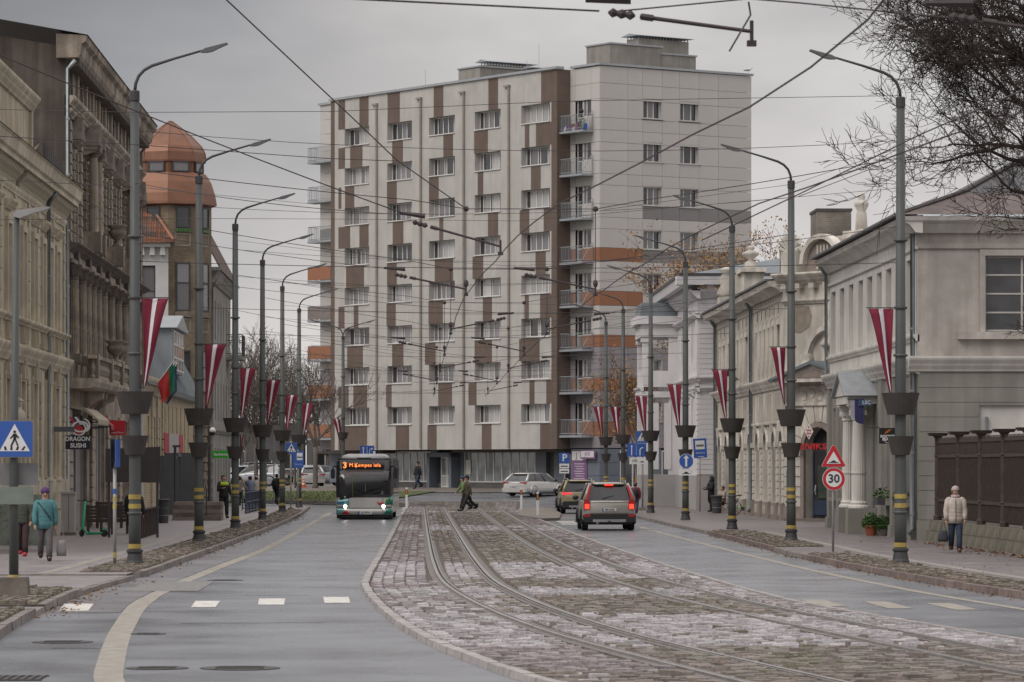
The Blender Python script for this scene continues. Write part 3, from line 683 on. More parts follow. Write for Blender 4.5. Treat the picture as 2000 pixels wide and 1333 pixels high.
    for s in wz:
        m = MB(); m.box(-2.72, -.93, .2, .3, s - .9, s + 1.32); m.build('window_reveal', M_AP, A)
        window(A, -2.6, .1, s - .85, .62, 2.1, [0, 1], [0, .4, 1], .06, M_FRW, [M_GC2, M_GD], .06, name='balcony_door')
        window(A, -1.95, .1, s, .95, 1.25, [0, .4, 1], None, .06, M_FRW, [M_GC2, M_GD], .06)
        B(-1.97, -.95, -.02, .05, s - .9, s - .02).build('panel', end_mat(0, s - .5), A)
    def balcony(x0, x1, z, y1=-.02, dep=.95, items=False):
        bl = B(x0, x1, y1 - dep, y1, z - .14, z, ).build('balcony', M_GALV, A)
        m = MB()
        for a, b in (((x0 + .03, y1 - .05), (x0 + .03, y1 - dep + .03)), ((x0 + .03, y1 - dep + .03), (x1 - .03, y1 - dep + .03)), ((x1 - .03, y1 - dep + .03), (x1 - .03, y1 - .05))):
            for h in (.12, 1.02): m.tube([(a[0], a[1], z + h), (b[0], b[1], z + h)], .022, 5)
            n = int(math.dist(a, b) / .13)
            for q in range(n + 1):
                f = q / n; m.box(a[0] + (b[0] - a[0]) * f - .008, a[0] + (b[0] - a[0]) * f + .008, a[1] + (b[1] - a[1]) * f - .008, a[1] + (b[1] - a[1]) * f + .008, z, z + 1.02)
        m.tube([(x1 - .03, y1 - dep + .05, z + .1), (x1 - .03, y1 - .1, z + 1.3)], .02, 5); m.tube([(x1 - .03, y1 - .1, z), (x1 - .03, y1 - .1, z + 1.3)], .02, 5)
        m.build('railing', M_GALV, bl); return bl
    for i, s in enumerate(wz): balcony(-3.18, -.67, s - .92)
    # left end: recessed strip with balconies seen edge-on
    for j in range(len(zz) - 1):
        zc = (zz[j] + zz[j + 1]) / 2
        if any(s - .9 < zc < s + 1.3 for s in wz):
            link('panel', panel(1.7, .05, zz[j + 1] - zz[j] - g, end_mat(9, zc) if zc > 10 else M_APL), A, loc=(-33.9 + g, -.02, zz[j] + g / 2))
        else: link('panel', panel(3.1, .05, zz[j + 1] - zz[j] - g, M_AP if zc > 9.5 else M_APL), A, loc=(-33.9 + g, -.02, zz[j] + g / 2))
    for i, s in enumerate(wz):
        window(A, -32.1, .02, s - .85, 1.1, 2.1, [0, .5, 1], None, .06, M_FRW, [M_GD, M_GC2], .06, name='balcony_door')
        b = balcony(-34.1, -30.8, s - .92, dep=.95)
        if i >= 3:
            B(-34.05, -31.0, -.985, -.96, s - .86, s + .05).build('screen', M_APO if i != 4 else mat('balcony_taupe', (.2, .175, .16), .7), b)
    # ground floor
    B(XL, -.05, 0.86, 1.5, 0.3, 1.21).build('plinth', M_PLINTH, A)
    for q0, q1 in ((-34, -27.2), (-20.95, -20.0), (-17.6, -16.9), (-8.4, -7.2), (-6.3, -5.2)): B(q0, q1, .86, 1.2, 1.2, ZB).build('shop_wall', M_APB, A)
    B(-7.2, -6.3, 1.15, 1.2, .86, ZB).build('passage', M_JOINT, A)
    m = MB(); m.box(-20.3, -20.0, .1, .9, .86, 3.3); m.box(-17.6, -17.3, .1, .9, .86, 3.3); m.box(-20.3, -17.3, .1, .9, 3.0, 3.3); m.build('door_surround', M_APB, A)
    window(A, -19.5, .75, .9, 1.5, 2.1, [0, .5, 1], [0, .38, 1], .09, M_FRW, [M_SILL, M_GSH], .07, name='shop_door')
    window(A, -27.2, .92, 1.25, 6.2, 2.15, [i / 7 for i in range(8)], None, .09, M_FRW, [M_GSH], .07, name='shop_window')
    window(A, -16.9, .92, 1.25, 8.4, 2.15, [0, .07] + [.07 + .93 * i / 8 for i in range(1, 9)], None, .09, M_FRW, [M_GSH], .07, name='shop_window')
    window(A, -5.2, .92, 1.1, 2.2, 2.3, [0, .55, 1], [0, .12, .88, 1], .08, M_FRW, [mat('purple_film', (.13, .055, .17), .5), M_GD, mat('purple_film_dark', (.09, .04, .12), .5)], .07, name='shop_window')
    B(-27.0, -26.5, .9, .915, 1.7, 2.9).build('notice', M_FRW, A); B(-16.7, -16.1, .9, .915, 1.8, 2.8).build('notice', M_FRW, A)
    m = MB(); m.box(-34, -25.5, -.2, .9, 3.28, 3.46, tp=.0); m.box(-16.5, XR - .2, -.4, .9, 3.3, 3.46); m.build('canopy', mat('canopy_brown', (.09, .078, .07), .7), A)
    # blue-grey clad base of the end block
    for j, (a, b) in enumerate(((.9, 1.75), (1.75, 2.6), (2.6, 3.5))):
        for c, d in ((-3.2, -1.7), (-1.7, 0.0)): link('panel', panel(d - c - g, .05, b - a - g, M_APB), A, loc=(c + g / 2, -.02, a + g / 2))
        for c, d in ((0, 1.6), (3.2, 5.0), (7.4, 9), (9, 12.5)): link('panel', panel(.05, d - c - g, b - a - g, M_APB), A, loc=(-.03, c + g / 2, a + g / 2))
    window(A, .0, 1.62, .95, 1.5, 2.5, [0, .7, 1], [0, .82, 1], .08, M_FRW, [M_GD, mat('purple_film_b', (.12, .05, .16), .5)], .06, rz=R(90), name='shop_door')
    window(A, .0, 5.05, 1.3, 2.3, 2.1, [0, .5, 1], None, .08, M_FRW, [M_GD], .06, rz=R(90), name='shop_window')
    # purple shop boards
    M_PUR = mat('purple_board', (.20, .10, .22), .5, .05); M_WB = mat('white_board', (.62, .6, .6), .5, .04)
    bd = B(-2.95, -1.35, -.08, -.04, .95, 3.35).build('shop_board', M_PUR, A)
    B(-2.95, -1.35, -.1, -.082, 2.75, 3.35).build('header', M_WB, bd)
    lettering('J', .55, M_JOINT, bd, -2.45, -.105, 3.05); lettering('OSS', .34, mat('pale_letter', (.5, .47, .5), .6), bd, -1.85, -.105, 3.05)
    for i in range(9): B(-2.75 + .1 * (i % 3), -1.6 - .12 * (i % 2), -.086, -.081, 2.5 - i * .16, 2.54 - i * .16).build('text_line', M_WB, bd)
    bs = B(-1.75, -.2, -.3, -.22, 2.85, 3.42).build('shop_sign', M_PUR, A); B(-1.68, -.27, -.31, -.301, 2.95, 3.35).build('sign_face', M_WB, bs); lettering('JOSS', .3, M_PUR, bs, -.95, -.315, 3.15)
    # roof line and roof houses
    m = MB(); m.box(XL - .1, XR + .12, YF - .14, YF + .5, ZT, ZT + .16); m.box(-34.0, XL - .1, -.14, .5, ZT - .02, ZT + .14); m.box(XR + .12, XE + .12, -.14, .5, ZT + .05, ZT + .2); m.box(-.4, XE + .13, .5, D + .1, ZT + .05, ZT + .2); m.build('parapet_cap', M_ROOFM, A)
    B(-33.8, -.1, .2, D - .1, ZT - .3, ZT - .05).build('roof', M_CONC, A)
    def house(x0, x1, y0, y1, h, cap=True):
        o = B(x0, x1, y0, y1, ZT - .1, ZT + h).build('roof_house', M_CONC, A)
        B(x0 - .08, x1 + .08, y0 - .08, y1 + .08, ZT + h, ZT + h + .1).build('cap', M_ROOFM, o); return o
    def vent(x0, x1, y0, y1, h, z=ZT):
        o = B(x0, x1, y0, y1, z - .1, z + h).build('vent_stack', M_CONC, A)
        m = MB(); n = max(2, int((y1 - y0) / .25))
        for q in range(n + 1):
            yq = y0 + .05 + (y1 - y0 - .1) * q / n
            m.box(x1 - .08, x1 - .02, yq - .02, yq + .02, z + h, z + h + .18); m.box(x0 + .02, x0 + .08, yq - .02, yq + .02, z + h, z + h + .18)
        m.ext([(x0 - .3, z + h + .18), (x1 + .3, z + h + .18), ((x0 + x1) / 2, z + h + .36)], 'y', y0 - .3, y1 + .3); m.build('cowl', M_GALV, o)
    house(-4.6, -2.0, 2.3, 6.6, 1.75); house(-3.0, -1.9, 6.6, 9.4, 1.3); vent(-3.6, -2.3, 4.9, 9.1, 2.3); house(-5.4, -4.6, 3.2, 5.0, 1.2)
    house(-19.6, -17.0, 2.3, 6.4, 1.5); vent(-18.2, -17.3, 3.2, 7.0, 1.75); vent(-11.6, -10.6, 2.4, 3.6, .7)
    for x, y, h in ((-8.2, 1.0, 2.2), (-21.5, .8, 1.6), (-11, 2, 1.4)):
        m = MB(); m.tube([(x, y, ZT), (x, y, ZT + h)], .015, 4); m.build('aerial', M_PIPEB, A)
    return A
APT = apartment()
# ---------------------------------------------------------------- tram and lamp posts, pennants, overhead wires
M_POST = mat('post_grey_green', (0.072, 0.079, 0.077), 0.5, 0.12, 1.5, 0.1, 30, zs=.4)
M_POSTD = mat('post_dark', (0.05, 0.05, 0.052), 0.55, 0.1, 2)
M_BAND = mat('yellow_band', (0.36, 0.27, 0.075), 0.6, 0.15, 5)
M_POT = mat('planter_brown_grey', (0.052, 0.046, 0.043), 0.65, 0.12, 3)
M_LAMP = mat('lamp_grey', (0.12, 0.12, 0.125), 0.45, 0.1)
M_RED = mat('flag_carmine', (0.175, 0.016, 0.036), 0.8, 0.08, 3)
M_FWH = mat('flag_white', (0.62, 0.60, 0.64), 0.8, 0.05, 3)
M_WIRE = mat('wire_dark', (0.045, 0.032, 0.036), 0.6, 0.1)
M_FIT = mat('wire_fitting', (0.05, 0.038, 0.04), 0.6, 0.1)
M_ALU = mat('sign_post_grey', (0.30, 0.30, 0.295), 0.45, 0.12, 3, metal=.2)
PH = 10.9
def make_post(arms=(1,), H=PH, lower=True):
    """parts of one post; arm reaches to +x"""
    P = []
    m = MB(); m.smooth = True
    m.tube([(0, 0, .3), (0, 0, 1.2), (0, 0, 1.24), (0, 0, 4.2), (0, 0, H - .25)], [.142, .138, .133, .128, .098], 14); P.append(('shaft', m, M_POST))
    m = MB(); m.lathe([(.205, 0), (.205, .06), (.185, .1), (.16, .26), (.19, .3), (.19, .345), (.15, .36)], 16); P.append(('base', m, M_POSTD))
    for z in (1.19, 4.86, 7.55): m = MB(); m.lathe([(.16, -.03), (.172, 0), (.16, .03)], 14, z0=z); P.append(('collar', m, M_POST))
    for z in (.265, 1.35, 1.565):
        if z < .3: z = .43
        m = MB(); rr = .149 if z < 1.2 else .144; m.lathe([(rr, -.055), (rr, .055)], 14, z0=z, caps=False); P.append(('yellow_band', m, M_BAND))
    for z0, z1, r1, r0 in ((3.47, 3.98, .45, .31), (2.53, 2.97, .315, .21)) if lower else ((3.47, 3.9, .36, .25),):
        m = MB(); m.lathe([(.14, z0), (r0, z0), (r1, z1), (r1 - .02, z1), (r1 - .05, z1 - .06), (.13, z1 - .06)], 20, caps=False); P.append(('planter', m, M_POT))
    m = MB(); m.lathe([(.1, 0), (.113, 0), (.113, .22), (.09, .24)], 12, z0=H - .24); P.append(('cap', m, M_POSTD))
    for sgn in arms:
        m = MB(); m.smooth = True
        m.tube([(sgn * x, 0, H + z) for x, z in ((0, -.05), (.02, .15), (.09, .33), (.22, .47), (.4, .57), (.9, .73), (1.55, .92))], [.038] * 5 + [.03, .026], 7); P.append(('lamp_arm', m, M_POSTD))
        m = MB(); a = [(1.5, .9), (1.62, .97), (2.12, 1.10), (2.14, 1.07), (1.95, .985), (1.78, .90), (1.66, .875), (1.52, .875)]
        m.ext([(sgn * x, H + z) for x, z in a], 'y', -.1, .1); P.append(('lamp_head', m, M_LAMP))
    return P
_PM = {}
def place_post(x, y, side, label, grp, arms=(1,), H=PH, lower=True, z=KH):
    key = (arms, H, lower)
    if key not in _PM: _PM[key] = [(n, m.mesh(n, mt)) for n, m, mt in make_post(arms, H, lower)]
    t = thing('lamp_post', label, 'lamp post', (x, y, gz(y) + z), 0 if side > 0 else math.pi, grp)
    for n, me in _PM[key]: link(n, me, t)
    return t
NTH = ['nearest', 'second', 'third', 'fourth', 'fifth', 'sixth', 'seventh']
LP = [88.4, 114.3, 137, 161, 184.5, 210.7]; RP = [89.5, 115.8, 137.6, 161.6, 185.8, 210.7, 230]
LX, RX = -6.5, 11.28
for i, y in enumerate(LP): place_post(LX, y, 1, f'{NTH[i]} tall grey lamp post with planters along the left kerb', 'lamp posts along the left kerb')
for i, y in enumerate(RP): place_post(RX, y, -1, f'{NTH[i]} tall grey lamp post with planters along the right kerb', 'lamp posts along the right kerb')
x7 = Xat(670, 252); place_post(x7, 252, 1, 'far lamp post with two lamp arms in front of the striped block', 'lamp posts along the left kerb', (1, -1), 10.2, False, 0)
def pennant(x, y, z, sgn, w, L, label, seed, grp, bend=0.0):
    t = thing('pennant_flag', label, 'flag', (x, y, z), 0, grp); r = random.Random(seed); n = 14
    ph = r.random() * 6; bend += r.uniform(-.25, .3); L *= r.uniform(.96, 1.03)
    def P(u, v):   # u 0..1 from the post outwards, v 0..1 downwards
        top, tip = u * w, (0.02 + 0.07 * u) * w
        xx = top + (tip - top) * (v ** .85) + bend * math.sin(v * 2.6) * .12 * w
        yy = .05 * math.sin(u * 7 + v * 3 + ph) * (1 - v * .5) - .03 * math.sin(v * 8 + ph)
        return (sgn * (.17 + xx), yy, -L * v)
    for nm, bands, mt in (('cloth', ((0, .4), (.6, 1)), M_RED), ('white_stripe', ((.4, .6),), M_FWH)):
        m = MB(); m.smooth = True
        for a, b in bands:
            k = 6; base = len(m.v)
            for i in range(n + 1):
                for j in range(k + 1): m.v.append(P(a + (b - a) * j / k, i / n))
            for i in range(n):
                for j in range(k): q = base + i * (k + 1) + j; m.face((q, q + 1, q + k + 2, q + k + 1))
        o = m.build(nm, mt, t)
        so_ = o.modifiers.new('thickness', 'SOLIDIFY'); so_.thickness = .006
    m = MB(); m.tube([(sgn * .1, 0, .02), (sgn * (.22 + w), 0, .02)], .014, 6); m.lathe([(.15, -.03), (.16, 0), (.15, .03)], 12, z0=.02); m.build('rod', M_POSTD, t); m = MB(); m.tube([(sgn * .1, 0, -L), (sgn * (.2 + .06 * w), 0, -L)], .01, 5); m.build('lower_rod', M_POSTD, t)
for i, y in enumerate(LP):
    zz_ = (6.12, 5.88, 5.75, 5.85, 5.66, 5.7)[i]; ln = (2.06, 1.9, 1.9, 1.95, 1.9, 1.9)[i]; w = (.6, .64, .58, .6, .62, .62)[i]
    pennant(LX, y, zz_ + KH, 1, w, ln, f'red and white pennant on the {NTH[i]} left lamp post', i, 'pennants hung on the lamp posts', 0 if i else .2)
    if i == 2: pennant(LX, y, 3.35 + KH, 1, .12, .95, 'narrow red pennant end below the upper planter of the third left lamp post', 44, 'pennants hung on the lamp posts')
for i, y in enumerate(RP):
    zz_ = (5.95, 5.85, 5.72, 5.7, 5.65, 5.5, 5.8)[i]; ln = (2.0, 1.7, 2.0, 2.0, 2.05, 1.9, 1.95)[i]; w = (.58, .45, .55, .6, .6, .55, .62)[i]
    pennant(RX, y, zz_ + KH, -1, w, ln, f'red and white pennant on the {NTH[i]} right lamp post', 20 + i, 'pennants hung on the lamp posts', .35)
pennant(x7, 252, 4.75 + gz(252), -1, .5, 1.95, 'small curled red and white pennant on the far two-armed lamp post', 60, 'pennants hung on the lamp posts', -.9)
# ---- overhead wires
def sag(a, b, s, n=10):
    a, b = Vector(a), Vector(b); return [a.lerp(b, i / n) - Vector((0, 0, s * 4 * (i / n) * (1 - i / n))) for i in range(n + 1)]
def wire(pts, r, label, name='span_wire', cat='wire', grp='overhead tram wires', n=5):
    m = MB(); m.tube(pts, r, n); return tag(m.build(name, M_WIRE), label, cat, grp)
WZ = 6.35
def contact(T, label):
    pts = []
    for y in range(14, 222, 4): pts.append((T(max(y, 24)) if y >= 24 else T(24) + (24 - y) * .16, y, WZ + .02 * math.sin(y)))
    x0 = T(218)
    for i in range(1, 26): a = R(3.6 * i); rr = 23; pts.append((x0 - rr + rr * math.cos(a), 218 + rr * math.sin(a), WZ + .4))
    x1, y1, z1 = pts[-1]; pts += [(x1 - 30, y1, z1)]
    wire(pts, .011, label, 'contact_wire')
# contact wires follow chords between the supports, wider than the bend itself
W1 = curve([(24, 3.6), (37, 3.95), (60, 2.0), (72, 1.55), (90, 1.1), (110, 1.0), (140, .95), (219, .9)])
W2 = curve([(24, 8.6), (40, 7.0), (60, 5.0), (72, 4.5), (90, 4.1), (110, 3.9), (140, 3.8), (219, 3.85)])
contact(W1, 'thick contact wire above the left tram track'); contact(W2, 'thick contact wire above the right tram track')
def arm(p0, p1, label):
    """registration arm: p0 insulator end, p1 end clamped to the contact wire"""
    p0, p1 = Vector(p0), Vector(p1); t = thing('registration_arm', label, 'wire arm', p0, 0, 'registration arms of the overhead wires'); d = p1 - p0; u = d.normalized(); L = d.length
    m = MB(); m.tube([u * .45, d], [.026, .022], 6); m.build('bar', M_FIT, t)
    m = MB(); m.lathe([(.012, 0), (.055, .05), (.03, .1), (.055, .15), (.03, .2), (.055, .25), (.012, .3)], 8)
    q = m.build('insulator', M_FIT, t); q.rotation_euler = u.to_track_quat('Z', 'Y').to_euler(); q.location = u * .1
    m = MB(); m.tube([d + Vector((0, 0, .12)), d, d - Vector((0, 0, .12))], .022, 5); m.box(d.x - .05, d.x + .05, d.y - .05, d.y + .05, d.z - .16, d.z - .1); m.build('clamp', M_FIT, t)
    m = MB(); m.tube([u * -.15 + Vector((0, 0, .1)), u * .35 + Vector((0, 0, .17))], [.03, .055], 6); m.build('tensioner', M_FIT, t)
    m = MB(); m.tube([u * .46, u * .6], .04, 6); m.build('eye', M_FIT, t)
ORD = {0: 'nearest', 1: 'second', 2: 'third', 3: 'fourth', 4: 'fifth', 5: 'sixth'}
def hang(y, X, z0, z1, label):
    t = thing('dropper', label, 'wire', (X, y, z1), 0, 'droppers below the span wires')
    m = MB(); m.tube([(0, 0, 0), (0, 0, z0 - z1)], .009, 4); m.build('rod', M_WIRE, t)
    m = MB(); m.ball((0, 0, z0 - z1), .07, 6, 4); m.ball((0, 0, .02), .06, 6, 4, sz=1.6); m.build('clamp', M_FIT, t)
spots = list(zip(LP, RP))
for i, (yl, yr) in enumerate(spots):
    ym = (yl + yr) / 2; a, b = W1(ym), W2(ym); zt = WZ + 3.15 - .05 * i
    L0, R0 = (LX, yl, 9.2 + .25 * (i % 2)), (RX, yr, 9.6 - .2 * (i % 2))
    nm = ORD[i]
    zt = 8.35 - .06 * i
    pts = sag(L0, (a, ym, zt + .1), .05, 6)[:-1] + [(a, ym, zt), (b, ym, zt)] + sag((b, ym, zt + .05), R0, .05, 6)[1:]
    wire(pts, .010 if i < 2 else .009, f'upper span wire sagging between the {nm} left and right posts')
    hang(ym, a, zt, WZ + .25, f'dropper on the {nm} span wire over the left track'); hang(ym, b, zt, WZ + .25, f'dropper on the {nm} span wire over the right track')
    L1, R1 = (LX, yl, WZ + .75), (RX, yr, WZ + .8)
    wire(sag(L1, R1, .15), .008, f'lower steady wire between the {nm} left and right posts')
    ia, ib = a - 1.85, b - 1.85
    s = -1 if i % 2 == 0 else 1
    arm((a + s * 1.75, ym, WZ + .5), (a, ym, WZ + .14), f'registration arm over the left track at the {nm} posts')
    arm((b + s * 1.75, ym, WZ + .5), (b, ym, WZ + .14), f'registration arm over the right track at the {nm} posts')
    wire(sag((LX, yl, 7.75 + .1 * i), (a + s * 1.75, ym, WZ + .6), .05), .007, f'pull-off wire from the {nm} left post to its arm')
    wire(sag((RX, yr, 8.0 - .1 * i), (b + s * 1.75, ym, WZ + .6), .05), .007, f'pull-off wire from the {nm} right post to its arm')
    wire(sag((LX, yl, 10.1), (RX, yr, 10.0 + .5 * (i % 2)), .35), .007, f'topmost thin span wire between the {nm} left and right posts')
    m_ = None
# nearer spans whose posts stand outside the picture
wire(sag((-9.5, 62, 10.2), (W1(72) - 1.75, 72, WZ + .75), .1), .012, 'thick pull-off wire crossing the upper left sky')
arm((W1(72) - 1.75, 72, WZ + .65), (W1(72), 72, WZ + .16), 'large registration arm in mid picture above the left track')
wire(sag((W1(72) - 1.75, 72, WZ + .75), (LX, 88.4, 8.9), .1), .008, 'span wire from the mid picture arm to the nearest left post')
p = W(1170, 22, 42); q = W(1468, 62, 42); arm((p.x, p.y, p.z), (q.x, q.y, q.z), 'big dark registration arm at the top edge of the picture')
wire([W(560, -8, 40), W(1170, 22, 42)], .011, 'wire running to the big arm along the top edge')
wire([W(1190, 24, 42), W(1462, -2, 42), W(1560, 6, 42), W(1830, 33, 42), W(2050, 60, 42)], .009, 'thin carrier wire above the big arm at the top edge')
p = W(1835, 30, 40); q = W(2060, 62, 40); arm((p.x, p.y, p.z), (q.x, q.y, q.z), 'dark registration arm in front of the bare tree at the top right')
wire([W(1462, 4, 42), W(1466, 30, 42), W(1425, 100, 41.5)], .011, 'short hanger wire below the top edge')
wire([W(438, -4, 60), W(690, 232, 75), W(776, 314, 80)] + [(W1(88.9), 88.9, 8.35)], .013, 'thick wire falling steeply from the top edge over the left half')
wire([W(-10, 214, 90), W(270, 220, 88), W(650, 218, 90), W(1100, 198, 90), (RX, 89.5, 11.05)], .007, 'high thin wire crossing the whole sky')
wire([W(-10, 266, 80), W(262, 283, 88), W(640, 310, 90), W(775, 315, 90)], .009, 'thin wire crossing the domed tower')
wire([W(1370, 470, 61), W(1560, 380, 58), W(1800, 262, 50), W(2060, 150, 40)], .010, 'right contact feeder rising through the bare tree')
wire([W(1560, 384, 70), (RX, 89.5, 9.6)], .008, 'short feeder wire near the nearest right post')
wire([W(-10, 352, 80), W(262, 365, 88.4), W(390, 378, 114), W(620, 400, 140)], .007, 'thin low wire on the upper left')
wire([W(-10, 430, 84), W(262, 427, 88.4), W(620, 428, 110), W(1010, 432, 112), W(1755, 368, 89.5)], .006, 'thin wire level with the tower windows')
wire([W(1180, 410, 120), W(1550, 360, 116), W(1755, 290, 89.5)], .007, 'thin wire beside the end wall windows')
for k, (pts, lab) in enumerate((
    ([W(460, 470, 137), W(700, 500, 140), W(1000, 520, 142), W(1423, 500, 138)], 'thin wire across the fifth window row'),
    ([W(515, 545, 161), W(800, 590, 162), W(1337, 600, 161)], 'thin wire across the sixth window row'),
    ([W(515, 620, 161), W(900, 648, 162), W(1337, 640, 161)], 'thin wire just below the sixth window row'),
    ([W(550, 660, 184), W(900, 700, 185), W(1273, 690, 186)], 'thin wire across the seventh window row'),
    ([W(550, 725, 184), W(900, 735, 185), W(1273, 735, 186)], 'thin wire at the second floor window heads'),
    ([W(583, 700, 210), W(900, 745, 212), W(1219, 720, 211)], 'thin wire low over the tracks'),
    ([W(583, 760, 210), W(880, 770, 212), W(1219, 764, 211)], 'lowest thin wire over the tracks'),
    ([W(455, 540, 137), W(760, 560, 140), W(1423, 545, 138)], 'thin wire between the arms in mid picture'))):
    wire(pts, .006, lab)
# ---------------------------------------------------------------- left row of buildings (local x runs away from the camera, -y faces the street)
M_BEI = mat('beige_plaster', (0.50, 0.435, 0.32), 0.85, 0.10, 0.9, 0.2, 25, streak=0.28)
M_BEID = mat('beige_trim', (0.56, 0.495, 0.38), 0.85, 0.12, 1.5, 0.2, 25, streak=0.3)
M_GRN = mat('grey_green_frieze', (0.11, 0.12, 0.10), 0.85, 0.15, 1.5)
M_SOOT = mat('soot_stone', (0.355, 0.30, 0.242), 0.9, 0.22, 1.1, 0.5, 12, streak=0.45)
M_SOOTL = mat('stone_light', (0.48, 0.415, 0.34), 0.9, 0.18, 1.5, 0.4, 14, streak=0.45)
M_SOOTD = mat('stone_dark', (0.15, 0.13, 0.11), 0.9, 0.25, 2, 0.4, 14)
M_GABLE = mat('brown_gable', (0.135, 0.11, 0.092), 0.92, 0.22, 0.5, 0.5, 9, streak=0.4)
M_ROOFD = mat('dark_roof', (0.075, 0.068, 0.066), 0.6, 0.15, 1.5)
M_ZINC = mat('zinc_pipe', (0.20, 0.225, 0.24), 0.45, 0.12, 2, metal=0.3)
M_ZINCL = mat('new_zinc', (0.36, 0.39, 0.41), 0.4, 0.1, 2, metal=0.3)
M_WOODF = mat('brown_frame', (0.11, 0.075, 0.05), 0.6, 0.1)
M_DFRAME = mat('dark_frame', (0.05, 0.05, 0.055), 0.5, 0.1)
def mould(par, prof, x0, x1, m, name='cornice'):
    q = MB(); q.ext(prof, 'x', x0, x1); return q.build(name, m, par)
def prof_cornice(z0, z1, p, steps=3, y=0.05):
    pts = [(y, z0)]
    for i in range(steps):
        a = p * (i + 1) / steps; zz_ = z0 + (z1 - z0) * (i + .25) / steps
        pts += [(-a + p * .08, zz_), (-a, zz_ + (z1 - z0) * .35 / steps)]
    pts += [(-p, z1), (y, z1)]; return pts
def pipe(par, x, y, z0, z1, m=None, r=.055, kink=True):
    q = MB(); q.smooth = True
    pts = [(x, y, z0), (x, y, z1)]
    if kink: pts = [(x, y - .14, z0), (x, y, z0 + .18)] + pts[1:] + [(x, y - .02, z1), (x, y - .25, z1 + .3)]
    q.tube(pts, r, 8); o = q.build('downpipe', m or M_ZINC, par)
    for z in [z0 + .6 + i * 1.9 for i in range(int((z1 - z0) / 1.9))]:
        k = MB(); k.lathe([(r + .012, -.03), (r + .012, .03)], 8, x, y, z); k.build('bracket', m or M_ZINC, o)
    return o
BX = {}
def boxpart(par, nm, mt, x0, x1, y0, y1, z0, z1, tp=0.0):
    k = (nm, mt.name, round(x1 - x0, 3), round(y1 - y0, 3), round(z1 - z0, 3), tp)
    if k not in BX: BX[k] = B(0, x1 - x0, 0, y1 - y0, 0, z1 - z0, tp=tp).mesh(nm, mt)
    return link(nm, BX[k], par, loc=(x0, y0, z0))
